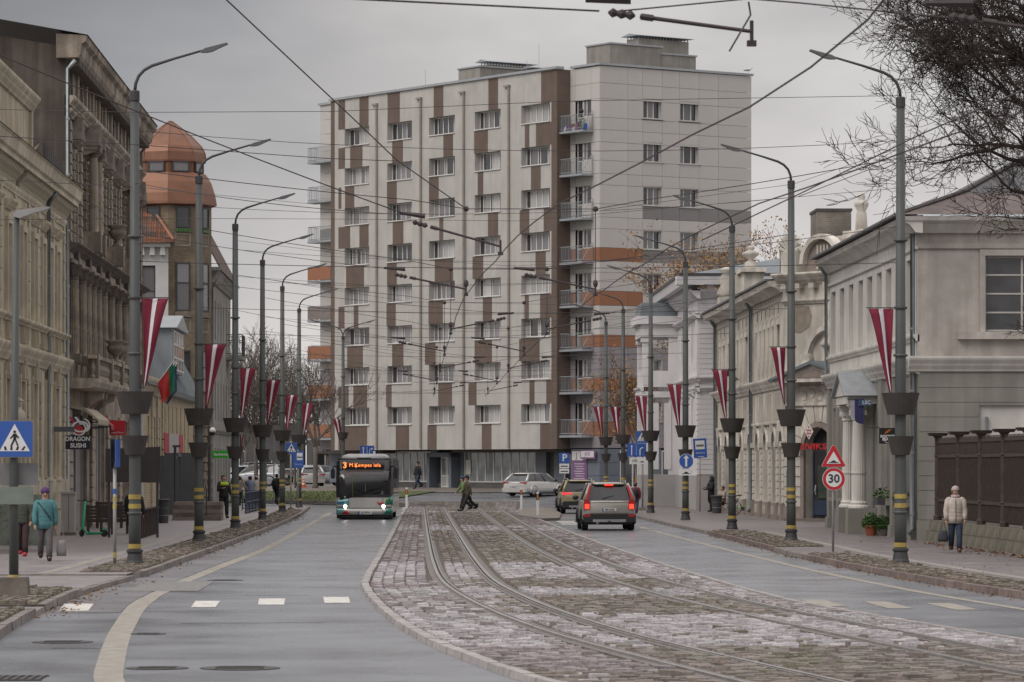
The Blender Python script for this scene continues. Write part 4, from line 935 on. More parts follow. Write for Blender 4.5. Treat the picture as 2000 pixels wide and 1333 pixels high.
# ---- beige house nearest on the left
def beige_house():
    H = thing('beige_house', 'two-storey beige plastered house with bracketed cornice at the left edge', 'building', (-12, 98, 0), R(90))
    o = lambda v: v - 98
    L = 33.2; up = [112.6, 116.9, 120.2, 122.9, 125.3, 127.7, 109, 105.5, 102]; gr = [112.4, 116.6, 120.3, 124.6, 127.6, 108.5, 105]
    ops = [(o(v) - .5, o(v) + .5, 6.9, 9.45) for v in up] + [(o(v) - .55, o(v) + .55, 2.05, 4.95) for v in gr]
    m = MB(); wall_open(m, 0, L, 0, 11.3, ops, 0, .28); m.poly([(L, 0, 0), (L, 9, 0), (L, 9, 11.3), (L, 0, 11.3)]); m.poly([(0, 9, 0), (0, 0, 0), (0, 0, 11.3), (0, 9, 11.3)]); m.build('wall', M_BEI, H)
    for v in up:
        x = o(v); w = window(H, x - .48, .2, 6.92, .96, 2.5, [0, .5, 1], [0, .68, 1], .07, M_WOODF, [M_GD, M_GC2], .06)
        s = MB(); s.box(-.22, -.02, -.31, -.2, -.1, 2.56); s.box(.98, 1.18, -.31, -.2, -.1, 2.56); s.box(-.22, 1.18, -.31, -.2, 2.56, 2.75); s.build('surround', M_BEID, w)
        mould(w, [(y - .2, z + 2.95) for y, z in prof_cornice(0, .3, .26, 3, .0)], -.32, 1.28, M_BEID, 'hood')
    for v in gr:
        x = o(v); w = window(H, x - .53, .2, 2.07, 1.06, 2.86, [0, .5, 1], [0, .7, 1], .08, M_WOODF, [M_GD], .06)
        s = MB(); s.box(-.24, -.02, -.28, -.2, -.05, 2.88); s.box(1.08, 1.3, -.28, -.2, -.05, 2.88); s.box(-.24, 1.3, -.28, -.2, 2.88, 3.1); s.build('surround', M_BEID, w)
        for dx in (-.05, .4, .85): boxpart(w, 'keystone', M_BEID, dx, dx + .26, -.38, -.2, 2.95, 3.6 if dx == .4 else 3.35, .02)
        B(-.2, 1.26, -.36, -.2, -.16, -.04).build('sill', M_BEID, w)
    # rusticated pilasters in separate blocks
    for v in (98.6, 110.6, 114.6, 118.6, 121.6, 124.1, 126.5, 130.3):
        for i in range(7): boxpart(H, 'quoin', M_BEID, o(v) - .26, o(v) + .26, -.07, .05, 6.25 + i * .61, 6.25 + i * .61 + .57, .012)
    for v in (98.6, 110.4, 114.5, 118.4, 122.4, 130.3):
        for i in range(9): boxpart(H, 'quoin', M_BEID, o(v) - .3, o(v) + .3, -.08, .05, .9 + i * .5, .9 + i * .5 + .46, .012)
    mould(H, prof_cornice(5.45, 6.0, .28), -.1, L + .12, M_BEID); mould(H, prof_cornice(6.62, 6.84, .2, 2), -.1, L, M_BEID, 'sill_course')
    for v in up:
        for k in range(4): boxpart(H, 'bracket', M_BEID, o(v) - .62 + k * .36, o(v) - .5 + k * .36, -.15, .04, 6.1, 6.6, .03)
    mould(H, prof_cornice(10.45, 10.7, .1, 2), 0, L + .03, M_BEID, 'frieze_moulding'); B(0.0, L + .02, -.03, .05, 10.7, 11.2).build('frieze', M_GRN, H)
    k = MB(); k.ext([(0.04, 10.68), (-.08, 10.7), (-.10, 10.85), (-.2, 10.98), (-.30, 11.05), (-.34, 11.2), (.04, 11.2)], 'x', 0, .17); km = k.mesh('corbel', M_BEID)
    x = .3
    while x < L - .3:
        if not (o(123.4) < x < o(124.6)) and not (o(114.2) < x < o(115.2)): link('corbel', km, H, loc=(x, 0, 0))
        x += .34
    mould(H, [(.1, 11.2), (-.42, 11.22), (-.42, 11.36), (-.5, 11.42), (-.56, 11.72), (-.62, 11.78), (.1, 11.9)], -.1, L + .3, M_BEID, 'eave')
    m = MB(); m.poly([(-.2, -.64, 11.79), (L + .32, -.64, 11.79), (L + .32, 5, 13.2), (-.2, 5, 13.2)]); m.poly([(-.2, 5, 13.2), (L + .32, 5, 13.2), (L + .32, 10, 11.6), (-.2, 10, 11.6)]); m.poly([(L + .32, -.64, 11.79), (L + .32, 10, 11.6), (L + .32, 5, 13.2)]); m.build('roof', M_ROOFD, H)
    # attic gable box above the eave
    xa, xb = o(104), o(121.3)
    a = B(xa, xb, .2, 3, 11.7, 13.75).build('attic', M_BEI, H); mould(a, [(y + .2, z) for y, z in prof_cornice(13.5, 14.0, .3)], xa - .2, xb + .25, M_BEID); B(xb - .5, xb - .1, .1, .3, 11.9, 13.5).build('pilaster', M_BEID, a)
    for i in range(11): # snow guard spikes
        boxpart(H, 'snow_guard', M_DFRAME, o(121.8) + i * .62, o(121.8) + i * .62 + .05, -.2, -.16, 11.85, 12.6 - .02 * i)
    pipe(H, o(124.0), -.12, .3, 10.9, M_ZINC); pipe(H, o(130.9), -.1, .3, 15.9, M_ZINCL, .065)
    B(-.1, L, -.12, .05, 0, .85).build('plinth', M_BEID, H); mould(H, prof_cornice(.85, 1.95, .12, 2), -.05, L, M_BEID, 'dado')
    return H
beige_house()
# bust statue half hidden behind the street sign
x, y = -11.4, 110.0
t = thing('bust_statue', 'pale stone bust on a wall bracket behind the crossing sign pole', 'statue', (x, y, 4.1), R(40)); t.scale = (.62, .62, .62); ms = M_SOOTL
m = MB(); m.smooth = True; m.lathe([(.1, -.9), (.3, -.75), (.34, -.55), (.3, -.3), (.14, -.12), (.12, 0)], 12, sx=1.1, sy=.7); m.ball((0, -.03, .16), .17, 12, 8, sz=1.25); m.ball((0, -.19, .14), .045, 6, 4); m.box(-.06, .06, -.2, -.12, .03, .06); m.build('body', ms, t)
m = MB(); m.lathe([(.19, .2), (.24, .24), (.23, .27), (.16, .34), (.02, .4)], 12); m.build('helmet', ms, t); B(-.3, .3, -.2, .6, -1.05, -.9).build('bracket', ms, t)
# ---- dark ornate building
def column_mesh(name, h, r, mt, flutes=18):
    m = MB(); m.smooth = False; n = flutes * 2; base = len(m.v); lv = [(0, r), (.34 * h, r), (h, r * .86)]
    for z, rr in lv:
        for i in range(n): w = 2 * math.pi * i / n; q = rr * (1 if i % 2 == 0 else .93); m.v.append((q * math.cos(w), q * math.sin(w), z))
    for j in range(len(lv) - 1):
        for i in range(n): i2 = (i + 1) % n; m.face((j * n + i, j * n + i2, (j + 1) * n + i2, (j + 1) * n + i))
    m.lathe([(r * 1.1, h * .34), (r * 1.1, h * .36)], 14); return m.mesh(name, mt)
def capital_mesh(r, h, mt):
    m = MB(); m.lathe([(r * .88, 0), (r * 1.0, .04), (r * .9, .08), (r * 1.25, h * .45), (r * 1.05, h * .5), (r * 1.5, h * .86)], 12)
    for k in range(8):
        w = math.pi * k / 4; m.box(math.cos(w) * r * 1.15 - .04, math.cos(w) * r * 1.15 + .04, math.sin(w) * r * 1.15 - .04, math.sin(w) * r * 1.15 + .04, h * .3, h * .62)
    m.box(-r * 1.5, r * 1.5, -r * 1.5, r * 1.5, h * .86, h); return m.mesh('capital', mt)
def urn_mesh(mt, s=1.0):
    m = MB(); m.smooth = True; m.lathe([(.16 * s, 0), (.16 * s, .06 * s), (.08 * s, .1 * s), (.09 * s, .2 * s), (.25 * s, .34 * s), (.28 * s, .46 * s), (.2 * s, .54 * s), (.3 * s, .62 * s), (.31 * s, .66 * s)], 12); return m.mesh('urn', mt)
def ornate():
    H = thing('ornate_building', 'dark weathered ornate stone building with columns, pediments and heavy cornice', 'building', (-12, 131.4, 0), R(90))
    o = lambda v: v - 131.4; L = 34.6
    c2 = [132.4, 135.5, 137.6, 139.9, 142.2, 144.8, 148.3, 151.8, 155.2, 157.3, 159.7, 162.6, 165.2]
    w2 = [(134.0, 1.0), (141.0, 1.0), (146.5, 1.3), (150.0, 1.3), (153.5, 1.3), (161.1, 1.0), (163.9, 1.0)]
    w3 = [(133.8, 1.1), (138.6, 1.3), (143.2, 1.2), (147.2, 1.2), (152.2, 1.2), (156.6, 1.3), (161, 1.1), (164.4, 1.0)]
    att = [133.2, 137.2, 140.2, 142.8, 145.6, 148.4, 151.4, 155.0, 158.6, 162.2]
    ops = [(o(v) - w / 2, o(v) + w / 2, 6.3, 8.9) for v, w in w2] + [(o(v) - w / 2, o(v) + w / 2, 10.5, 13.2) for v, w in w3] + [(o(v) - .7, o(v) + .7, 15.1, 16.1) for v in att]
    ops += [(o(133.2), o(139.6), .2, 4.2), (o(143.6), o(147.4), .2, 4.2), (o(150), o(153), .8, 4.2), (o(156), o(159), .3, 4.2), (o(161), o(163.5), .8, 4.2)]
    m = MB(); wall_open(m, 0, L, 0, 16.3, ops, 0, .35); m.poly([(L, 0, 0), (L, 9, 0), (L, 9, 16.3), (L, 0, 16.3)]); m.build('wall', M_SOOT, H)
    g = MB(); g.poly([(0, 14, 0), (0, 0, 0), (0, 0, 16.7), (0, 3, 17.2), (0, 14, 17.6)]); g.build('gable_wall', M_GABLE, H)
    # bare patches of plaster on the gable
    r = random.Random(4)
    for yz in ([(.9, 13.4), (1.15, 13.2), (1.25, 12.6), (1.12, 12.05), (.9, 11.75), (.84, 11.8), (1.04, 12.1), (1.16, 12.6), (1.06, 13.1)], [(.35, 12.35), (.75, 12.25), (.95, 12.3), (.7, 12.18), (.38, 12.2)], [(.1, 11.75), (.5, 11.85), (.3, 11.65)]):
        q = MB(); q.ext([(a, z) for a, z in yz], 'x', -.012, .01); q.build('plaster_patch', M_SOOTL, H)
    for v, w in w2:
        window(H, o(v) - w / 2 + .02, .26, 6.32, w - .04, 2.56, [0, .5, 1], [0, .7, 1], .07, M_WOODF, [M_GD, M_GC2], .06)
    for i, (v, w) in enumerate(w3):
        wn = window(H, o(v) - w / 2 + .02, .26, 10.52, w - .04, 2.66, [0, .5, 1], [0, .7, 1], .07, M_WOODF, [M_GD, M_GC2], .06)
        big = i in (1, 5); hw = w / 2 + (.75 if big else .42); cx = w / 2; d = .55 if big else .34; zt = 3.15
        mould(wn, [(y - .26, z + zt) for y, z in prof_cornice(-.2, 0, d, 2, .0)], cx - hw, cx + hw, M_SOOT, 'entablature')
        p = MB(); p.ext([(cx - hw - .05, zt), (cx + hw + .05, zt), (cx, zt + (1.0 if big else .85))], 'y', -.26 - d - .04, -.24); p.build('pediment', M_SOOTD, wn)
        for sx in (-.16, w + .06):
            for k in range(9): boxpart(wn, 'quoin', M_SOOTL, sx - .14, sx + .2, -.42, -.25, -.4 + k * .36, -.4 + k * .36 + .30, .02)
        q = MB(); q.lathe([(.42, 0), (.42, .2)], 16); hd = q.build('oval_hood', M_SOOTD, wn); hd.location = (cx, -.3, -.75); hd.rotation_euler = (R(90), 0, 0)
    col3 = column_mesh('column', 2.55, .2, M_SOOT); cap = capital_mesh(.2, .52, M_SOOTD); colU = column_mesh('column', 2.7, .17, M_SOOTL)
    for v in c2:
        link('column', col3, H, loc=(o(v), -.16, 6.25)); link('capital', cap, H, loc=(o(v), -.16, 8.79)); boxpart(H, 'pedestal', M_SOOT, o(v) - .27, o(v) + .27, -.42, .02, 5.95, 6.25)
    for v, w in w2:
        for sx in (o(v) + w / 2 + .08,):
            for k in range(8): boxpart(H, 'quoin', M_SOOTL, sx, sx + .3, -.13, .03, 6.3 + k * .36, 6.3 + k * .36 + .3, .02)
    for v in (137.6, 139.6, 155.7, 157.5):
        link('column', colU, H, loc=(o(v), -.42, 10.75)); c = link('capital', cap, H, loc=(o(v), -.42, 13.4)); c.scale = (.85, .85, .85); boxpart(H, 'pedestal', M_SOOT, o(v) - .3, o(v) + .3, -.7, .02, 10.0, 10.75)
    for v in (132.0, 136.2, 141.0, 145.2, 149.6, 154.2, 158.9, 162.8, 165.4):
        for k in range(11): boxpart(H, 'quoin', M_SOOTL, o(v) - .3, o(v) + .3, -.14, .03, 10.1 + k * .38, 10.1 + k * .38 + .32, .02)
    mould(H, prof_cornice(9.32, 9.5, .22, 1), 0, L, M_SOOT, 'architrave'); B(0, L, -.08, .03, 9.5, 9.74).build('frieze', M_SOOTL, H); mould(H, prof_cornice(9.74, 10.02, .48), 0, L + .1, M_SOOTD)
    mould(H, prof_cornice(14.35, 14.62, .2, 2), 0, L, M_SOOT, 'string_course'); mould(H, prof_cornice(14.7, 15.05, .3, 2), 0, L, M_SOOTL, 'string_course')
    for i, v in enumerate(att):
        boxpart(H, 'attic_panel', M_SOOTD, o(v) - .7, o(v) + .7, .2, .3, 15.1, 16.1)
        for k in range(3): boxpart(H, 'attic_baluster', M_SOOT, o(v) - .55 + k * .42, o(v) - .35 + k * .42, .05, .2, 15.15, 16.0, .03)
    for i in range(len(att) - 1):
        x = (o(att[i]) + o(att[i + 1])) / 2; boxpart(H, 'attic_pilaster', M_SOOTL, x - .22, x + .22, -.1, .02, 15.05, 16.15)
    for i in range(58): boxpart(H, 'dentil', M_SOOTD, .2 + i * .59, .2 + i * .59 + .3, -.45, .02, 16.05, 16.3)
    mould(H, [(.3, 16.28), (-.45, 16.3), (-.52, 16.42), (-.56, 16.75), (-.7, 16.85), (-.74, 17.05), (.3, 17.1)], -.45, L + .35, M_SOOT, 'cornice')
    m = MB(); m.poly([(-.5, -.78, 17.06), (L + .4, -.78, 17.06), (L + .4, 4, 17.75), (-.5, 4, 17.9)]); m.build('roof', M_ROOFD, H)
    # balcony with balusters over the shop
    m = MB(); m.ext([(-.9, 5.12), (-.98, 5.3), (-.98, 5.4), (.05, 5.4), (.05, 5.05), (-.8, 5.05)], 'x', .2, 16.5); b = m.build('balcony', M_SOOTL, H)
    bm = MB(); bm.lathe([(.09, 0), (.09, .06), (.05, .12), (.11, .32), (.05, .52), (.09, .58), (.09, .64)], 8); bm = bm.mesh('baluster', M_SOOT)
    for i in range(46): link('baluster', bm, b, loc=(.45 + i * .35, -.85, 5.42))
    B(.2, 16.5, -1.0, -.72, 6.07, 6.2).build('handrail', M_SOOT, b)
    for v in (132.4, 138.5, 143.5, 147.6): boxpart(b, 'pier', M_SOOT, o(v) - .3, o(v) + .3, -1.04, -.68, 5.42, 6.25)
    um = urn_mesh(M_SOOT, 1.25)
    for v in (143.4, 145.4): link('urn', um, H, loc=(o(v), -.75, 6.24))
    link('urn', um, H, loc=(o(146.8), -.55, 10.75)); boxpart(H, 'pedestal', M_SOOT, o(146.8) - .3, o(146.8) + .3, -.8, .02, 10.0, 10.75)
    for v in (138.0, 139.4, 143):
        k = MB(); k.ext([(.02, 4.05), (-.12, 4.1), (-.2, 4.5), (-.5, 4.72), (-.72, 4.8), (-.75, 5.06), (.02, 5.06)], 'x', o(v), o(v) + .35); k.build('console', M_SOOTL, H)
    # shop shutters of vertical boards
    mS = [mat('shutter_pale', (.36, .345, .33), .7, .1), mat('shutter_grey', (.17, .16, .155), .7, .1), mat('shutter_dark', (.07, .066, .065), .7, .1)]
    x = o(133.25); i = 0
    while x < o(139.5): boxpart(H, 'shutter_board', mS[(0, 1, 0, 2, 1, 0, 1)[i % 7]], x, x + .27, .12 + .03 * (i % 2), .2, .2, 4.18); x += .28; i += 1
    x = o(143.7)
    while x < o(147.3): boxpart(H, 'shutter_board', mS[(0, 1, 2)[i % 3]], x, x + .27, .12 + .03 * (i % 2), .2, .2, 4.18); x += .28; i += 1
    for v in (132.4, 141.5, 148.7, 154.5, 160):
        for k in range(9): boxpart(H, 'rustic_block', M_SOOTL, o(v) - .7, o(v) + .7, -.1, .03, .25 + k * .46, .25 + k * .46 + .4, .02)
    window(H, o(150) + .02, .28, .82, 2.96, 3.36, [0, .5, 1], [0, .7, 1], .08, M_WOODF, [M_GD], .06); window(H, o(156) + .02, .28, .32, 2.96, 3.86, [0, .5, 1], [0, .7, 1], .08, M_WOODF, [M_GD], .06); window(H, o(161) + .02, .28, .82, 2.46, 3.36, [0, .5, 1], [0, .7, 1], .08, M_WOODF, [M_GD], .06)
    pipe(H, o(165.6), -.1, .3, 15.9, M_ZINCL, .06)
ornate()
# awnings over the shop
mA = mat('awning_cream', (.40, .35, .27), .85, .1); mA2 = mat('awning_red', (.33, .075, .085), .85, .1)
for (v0, v1, mt, lab, dz) in ((132.6, 137.2, mA, 'rolled cream shop awning with scalloped edge on the ornate building', 0), (138.2, 141.0, mA2, 'small red shop awning below the balcony of the ornate building', -.15)):
    t = thing('shop_awning', lab, 'awning', (-12, v0, 4.5 + dz), R(90)); L = v1 - v0
    m = MB(); m.ext([(0, 0), (-.55, -.12), (-1.0, -.5), (-.98, -.55), (-.5, -.2), (0, -.1)], 'x', 0, L); m.build('cloth', mt, t)
    for i in range(int(L / .3)):
        m = MB(); m.ext([(i * .3, -.5), (i * .3 + .29, -.5), (i * .3 + .25, -.66), (i * .3 + .15, -.7), (i * .3 + .05, -.66)], 'y', -1.0, -.985); m.build('scallop', mt, t)
    m = MB(); m.tube([(.05, 0, -.6), (.05, -.95, -.5)], .02, 5); m.tube([(.05, -.95, -.5), (L - .05, -.95, -.5)], .02, 5); m.tube([(L - .05, 0, -.6), (L - .05, -.95, -.5)], .02, 5); m.build('frame', M_DFRAME, t)
# ---- low yellow house with metal mansard
M_YTILE = mat_brick('yellow_facing_tile', (.42, .34, .215), (.46, .375, .24), (.24, .2, .15), .3, .11, .008, .6, .3, noise_amt=.3)
M_SEAM = mat('grey_metal_roof', (.165, .19, .205), .5, .1, 1.2, metal=.25); M_SEAML = mat('metal_roof_light', (.33, .36, .38), .42, .1, 1.0, metal=.25)
def mansard():
    H = thing('mansard_house', 'low yellow-tiled house with a grey ribbed metal mansard roof and slit windows', 'building', (-12, 166.4, 0), R(90))
    o = lambda v: v - 166.4; L = 39.0
    slits = [182.6, 185.4, 188.2, 191.6, 194.8, 198, 201]; big = [171.5, 175.3, 178.6]
    ops = [(o(v) - .28, o(v) + .28, 3.0, 5.3) for v in slits] + [(o(v) - .55, o(v) + .55, 1.6, 4.6) for v in big]
    m = MB(); wall_open(m, 0, L, 0, 5.9, ops, 0, .2); m.poly([(L, 0, 0), (L, 8, 0), (L, 8, 5.9), (L, 0, 5.9)]); m.build('wall', M_YTILE, H)
    for v in slits: window(H, o(v) - .27, .12, 3.02, .54, 2.26, [0, 1], [0, .5, 1], .06, M_DFRAME, [M_GD], .05)
    for v in big: window(H, o(v) - .53, .12, 1.62, 1.06, 2.96, [0, .5, 1], [0, .7, 1], .06, M_WOODF, [M_GD], .05)
    for v in (167, 173.4, 177, 180.6):
        for k in range(11): boxpart(H, 'rustic_block', M_BEID, o(v) - .45, o(v) + .45, -.09, .03, .3 + k * .48, .3 + k * .48 + .43, .015)
    mould(H, prof_cornice(5.5, 6.3, .4), 0, o(182), M_BEID); mould(H, [(.1, 5.7), (-.35, 5.75), (-.4, 5.95), (.1, 6.0)], o(182), L + .2, M_ZINC, 'gutter')
    m = MB(); m.poly([(0, -.4, 5.96), (L + .25, -.4, 5.96), (L + .25, 1.5, 9.6), (0, 1.5, 9.6)]); m.poly([(0, 1.5, 9.6), (L + .25, 1.5, 9.6), (L + .25, 5, 10.6), (0, 5, 10.6)]); m.poly([(L + .25, -.4, 5.96), (L + .25, 8, 5.96), (L + .25, 5, 10.6), (L + .25, 1.5, 9.6)])
    m.poly([(0, 8, 5.96), (0, -.4, 5.96), (0, 1.5, 9.6), (0, 5, 10.6)]); rf = m.build('roof', M_SEAM, H)
    n = 64
    for i in range(n):
        x = .3 + i * (L - .3) / (n - 1); m = MB(); m.ext([(-.42, 5.98), (1.48, 9.64), (1.48, 9.58), (-.36, 5.95)], 'x', x, x + .06); m.build('seam', M_SEAML, rf)
    m = MB(); m.tube([(L + .27, -.42, 5.95), (L + .27, 1.5, 9.63), (L + .27, 5, 10.63)], .09, 6); m.build('verge_pipe', M_ZINC, rf)
    # dormer
    d = MB(); xd0, xd1 = o(184), o(193); d.box(xd0, xd1, -.25, 3, 6.9, 9.0); dm = d.build('dormer', M_SEAML, H)
    d = MB(); d.ext([(xd0 - .3, 9.0), (xd1 + .3, 9.0), ((xd0 + xd1) / 2, 9.75)], 'y', -.5, 3); d.build('dormer_roof', M_SEAML, dm)
    window(dm, xd0 + .6, -.31, 7.0, xd1 - xd0 - 1.2, 1.9, [0, .25, .5, .75, 1], [0, .33, .66, 1], .08, M_FRW, [M_GD], .05)
mansard()
# grey gate boxes, red-grey shop panels and the flagpoles in front of it
M_GREYP = mat('grey_sheet', (.10, .105, .112), .6, .08)
for i, (v, w, h, lab) in enumerate(((178.6, .7, 2.75, 'left dark grey entrance box of the yellow house'), (181.6, .7, 2.85, 'middle dark grey entrance box of the yellow house'), (185.5, 1.3, 2.9, 'wide dark grey entrance box of the yellow house'))):
    t = thing('entrance_box', lab, 'entrance', (-12, v, KH), R(90), 'entrance boxes of the yellow house')
    m = MB(); m.box(0, .12, -w, 0, 0, h); m.build('side_wall', M_GREYP, t); m = MB(); m.box(2.0, 2.12, -w, 0, 0, h); m.build('side_wall', M_GREYP, t); B(0.12, 2.0, -w, 0, h - .15, h).build('roof', M_GREYP, t); B(.2, 1.9, -.06, -.02, .05, h - .2).build('door', M_DFRAME, t)
t = thing('wall_sign', 'red and grey shop panel on the yellow house', 'sign', (-12.0, 180.5, 3.0), R(90))
mR = mat('panel_red', (.38, .05, .06), .6, .1)
for i, mt in enumerate((mR, M_SILL, M_SILL, mR)): B(i * 3.6, i * 3.6 + 3.5, -.12, -.03, 0, .95).build('panel', mt, t)
fm = [mat('flag_red', (.5, .04, .04), .8, .1), mat('flag_green', (.02, .16, .08), .8, .1), mat('flag_blue', (.03, .04, .12), .8, .1), mat('flag_olive', (.16, .13, .06), .8, .1)]
for i, (dy, mt, mt2, lab) in enumerate(((0, fm[0], fm[1], 'red, white and green flag on a slanted pole above the yellow house'), (1.4, fm[3], fm[1], 'olive and green flag on a slanted pole beside the red flag'), (2.8, fm[2], fm[2], 'dark blue flag on a slanted pole beside the red flag'))):
    t = thing('wall_flag', lab, 'flag', (-12, 172 + dy, 5.6), R(90), 'flags on slanted poles on the yellow house')
    m = MB(); m.tube([(0, 0, 0), (0, -1.1, 1.5)], .025, 6); m.build('pole', M_FRW, t)
    for nm, mm, a, b in (('cloth', mt, 0, .7), ('cloth_band', mt2, .7, 1)):
        m = MB(); m.smooth = True; k = 8
        for p_ in range(k + 1):
            for q_ in range(6):
                u, v_ = a + (b - a) * q_ / 5, p_ / k; m.v.append((.16 * math.sin(v_ * 5 + u * 7 + i) * v_ + .1 * u, -.35 - .7 * u - .25 * v_ * (1 - u) , .5 + .95 * u - 1.25 * v_ * (.75 + .25 * u)))
        for p_ in range(k):
            for q_ in range(5): q = p_ * 6 + q_; m.face((q, q + 1, q + 7, q + 6))
        m.build(nm, mm, t)
# ---- tower building
M_BRK = mat_brick('ochre_brick', (.255, .195, .125), (.19, .14, .09), (.17, .145, .115), .27, .085, .012, .9, .6, noise_amt=.4)
M_COP = mat('copper_sheet', (.205, .098, .06), .45, .12, 1.2, metal=.3, rvar=.08)
M_TILE = mat('clay_roof_tile', (.21, .085, .05), .75, .28, 4, rnd_obj=.5); M_TILED = mat('dark_roof_tile', (.10, .07, .055), .8, .25, 4, rnd_obj=.4)
M_GPL = mat('grey_plaster', (.34, .325, .30), .85, .12, 1.0, streak=.3); M_WPL = mat('white_plaster', (.50, .49, .48), .85, .06, 1)
M_GGT = mat('green_glazed_tile', (.05, .12, .03), .3, .2, 4); M_RUST = mat('rough_stone', (.20, .165, .13), .9, .3, 3, .6, 8)
def tower():
    TY = 212.0; TXc = Xat(333, TY); H = thing('tower_building', 'brick corner building with an octagonal copper-domed tower', 'building', (TXc, TY, 0), 0)
    a0 = 0.0; r_ = 2.3
    m = MB(); m.lathe([(r_ * .98, 0), (r_ * .98, 16.75)], 8, a0=a0); m.build('tower_shaft', M_BRK, H)
    m = MB(); m.lathe([(2.26, 16.6), (2.55, 16.7), (2.54, 16.85), (2.46, 17.3), (2.25, 17.95), (1.96, 18.42), (1.9, 18.46), (.1, 18.5)], 8, a0=a0); d = m.build('lower_dome', M_COP, H)
    m = MB(); m.lathe([(1.84, 18.35), (1.84, 19.1)], 8, a0=a0); m.build('lantern', mat('copper_dark', (.17, .08, .045), .5, .1, metal=.3), H)
    m = MB(); m.lathe([(1.86, 19.02), (1.94, 19.06), (1.95, 19.15), (1.9, 19.6), (1.72, 19.95), (1.2, 20.5), (.6, 21.0), (.06, 21.38), (.02, 21.4)], 8, a0=a0); m.build('upper_dome', M_COP, H)
    for k in range(8): # standing seams along the ridges
        w = a0 + k * math.pi / 4; m = MB(); m.tube([(math.cos(w) * q, math.sin(w) * q, z) for q, z in ((1.96, 19.2), (1.91, 19.6), (1.73, 19.95), (1.21, 20.5), (.61, 21.0), (.06, 21.39))], .025, 5); m.build('seam', M_COP, H)
    ap = 1.84 * math.cos(R(22.5)); ap2 = r_ * .98 * math.cos(R(22.5))
    for k in (-1, 0, 1):   # facets turned to the street
        an = (k + .5) * math.pi / 4; c, s_ = math.cos(an), math.sin(an)
        def put(w, h, z, xs, zs, off, fm_, pm_, apo, nm='window'):
            lx = -w / 2; ly = -apo - off - .08
            return window(H, lx * c - ly * s_, lx * s_ + ly * c, z, w, h, xs, zs, .07, fm_, pm_, .09, rz=an, name=nm)
        put(.98, .58, 18.48, [0, 1], None, .02, M_DFRAME, [M_GC2], ap)
        w1 = put(.80, 1.15, 15.4, [0, 1], None, .01, M_DFRAME, [M_GD], ap2); 
        for i in range(6): boxpart(w1, 'glazed_tile', M_GGT, -.02 + i * .14, .11 + i * .14, -.06, .06, -.22, -.03, .02)
        put(.82, 2.65, 10.85, [0, 1], [0, .58, 1], .01, M_DFRAME, [M_GC2, M_GC2], ap2)
        put(.82, 2.3, 6.4, [0, 1], [0, .6, 1], .01, M_DFRAME, [M_GD], ap2)
        q = put(.9, .7, 14.4, [0, 1], None, -.06, M_GPL, [M_GPL], ap2, 'plaster_panel'); put(.9, .75, 9.7, [0, 1], None, -.06, M_GPL, [M_GPL], ap2, 'plaster_panel')
        B(-.08, .9, -.06, .1, -.28, -.02).build('sill', M_RUST, put(.82, .05, 10.8, [0, 1], None, .0, M_RUST, [M_RUST], ap2, 'sill_block'))
    # rough stone base blocks, each stone its own
    r = random.Random(9)
    for k in (-1, 0, 1):
        an = (k + .5) * math.pi / 4
        for j in range(10):
            for i in range(3):
                lx = -.78 + i * .54 + r.uniform(-.04, .04); ly = -ap2 - .1; q = boxpart(H, 'base_stone', M_RUST, 0, round(r.uniform(.44, .5), 2), 0, .2, 0, round(r.uniform(.4, .46), 2), .03)
                q.location = (lx * math.cos(an) - ly * math.sin(an), lx * math.sin(an) + ly * math.cos(an), .2 + j * .48); q.rotation_euler = (0, 0, an)
    # white gable part left of the tower with bracket eave and tiled hip
    xw0, xw1, yq = -5.5, .05, -2.6
    m = MB(); wall_open(m, xw0, xw1, 0, 14.3, [(-1.45, -.65, 10.2, 13.3)], yq, .2); m.build('front_wall', M_WPL, H); w1 = window(H, -1.44, yq + .13, 10.22, .78, 3.05, [0, 1], [0, .55, 1], .07, M_DFRAME, [M_GC2], .05)
    B(xw0, xw1 + .1, yq - .35, yq + .05, 14.3, 14.55).build('eave', M_WPL, H)
    for i in range(7): boxpart(H, 'corbel', M_WPL, xw1 - .45 - i * .56, xw1 - .15 - i * .56, yq - .3, yq + .02, 13.85, 14.3, .04)
    B(xw0, xw1 + .35, yq - .55, yq - .3, 14.55, 14.72).build('gutter', M_COP, H)
    tm = MB(); tm.ext([(-.14, 0), (-.07, .045), (.0, .02), (.07, .045), (.14, 0), (.12, -.02), (-.12, -.02)], 'y', -.2, .2); tml = tm.mesh('roof_tile', M_TILE); tmd = tm.mesh('roof_tile', M_TILED)
    sl = math.atan2(2.7, 2.2)
    bk = MB(); bk.poly([(xw0, yq - .5, 14.6), (xw1 + .3, yq - .5, 14.6), (xw1 - 1.6, yq + 1.7, 17.3), (xw0, yq + 1.7, 17.3)]); bk.poly([(xw1 + .3, yq - .5, 14.6), (xw1 + .3, yq + 2, 14.6), (xw1 - 1.6, yq + 1.7, 17.3)]); rb = bk.build('hip_roof', M_TILED, H)
    for j in range(9):
        f = j / 9; y = yq - .45 + 2.2 * f; z = 14.66 + 2.7 * f; xr = xw1 + .25 - 1.9 * f; x = xw0 + .1
        while x < xr: link('roof_tile', (tml if r.random() < .55 else tmd), rb, loc=(x, y, z), rot=(sl, 0, 0)); x += .26
    m = MB(); m.tube([(xw1 + .33, yq - .5, 14.65), (xw1 - 1.55, yq + 1.7, 17.4)], .11, 6); m.build('hip_cap', M_COP, H)
    # street wing behind the tower, gable roof with tiles seen edge-on
    ux = -11.55 - TXc; y0, y1 = 1.2, 25.0
    wing = MB(); dd = [3, 6.2, 9.4, 12.6, 15.8, 19, 22]
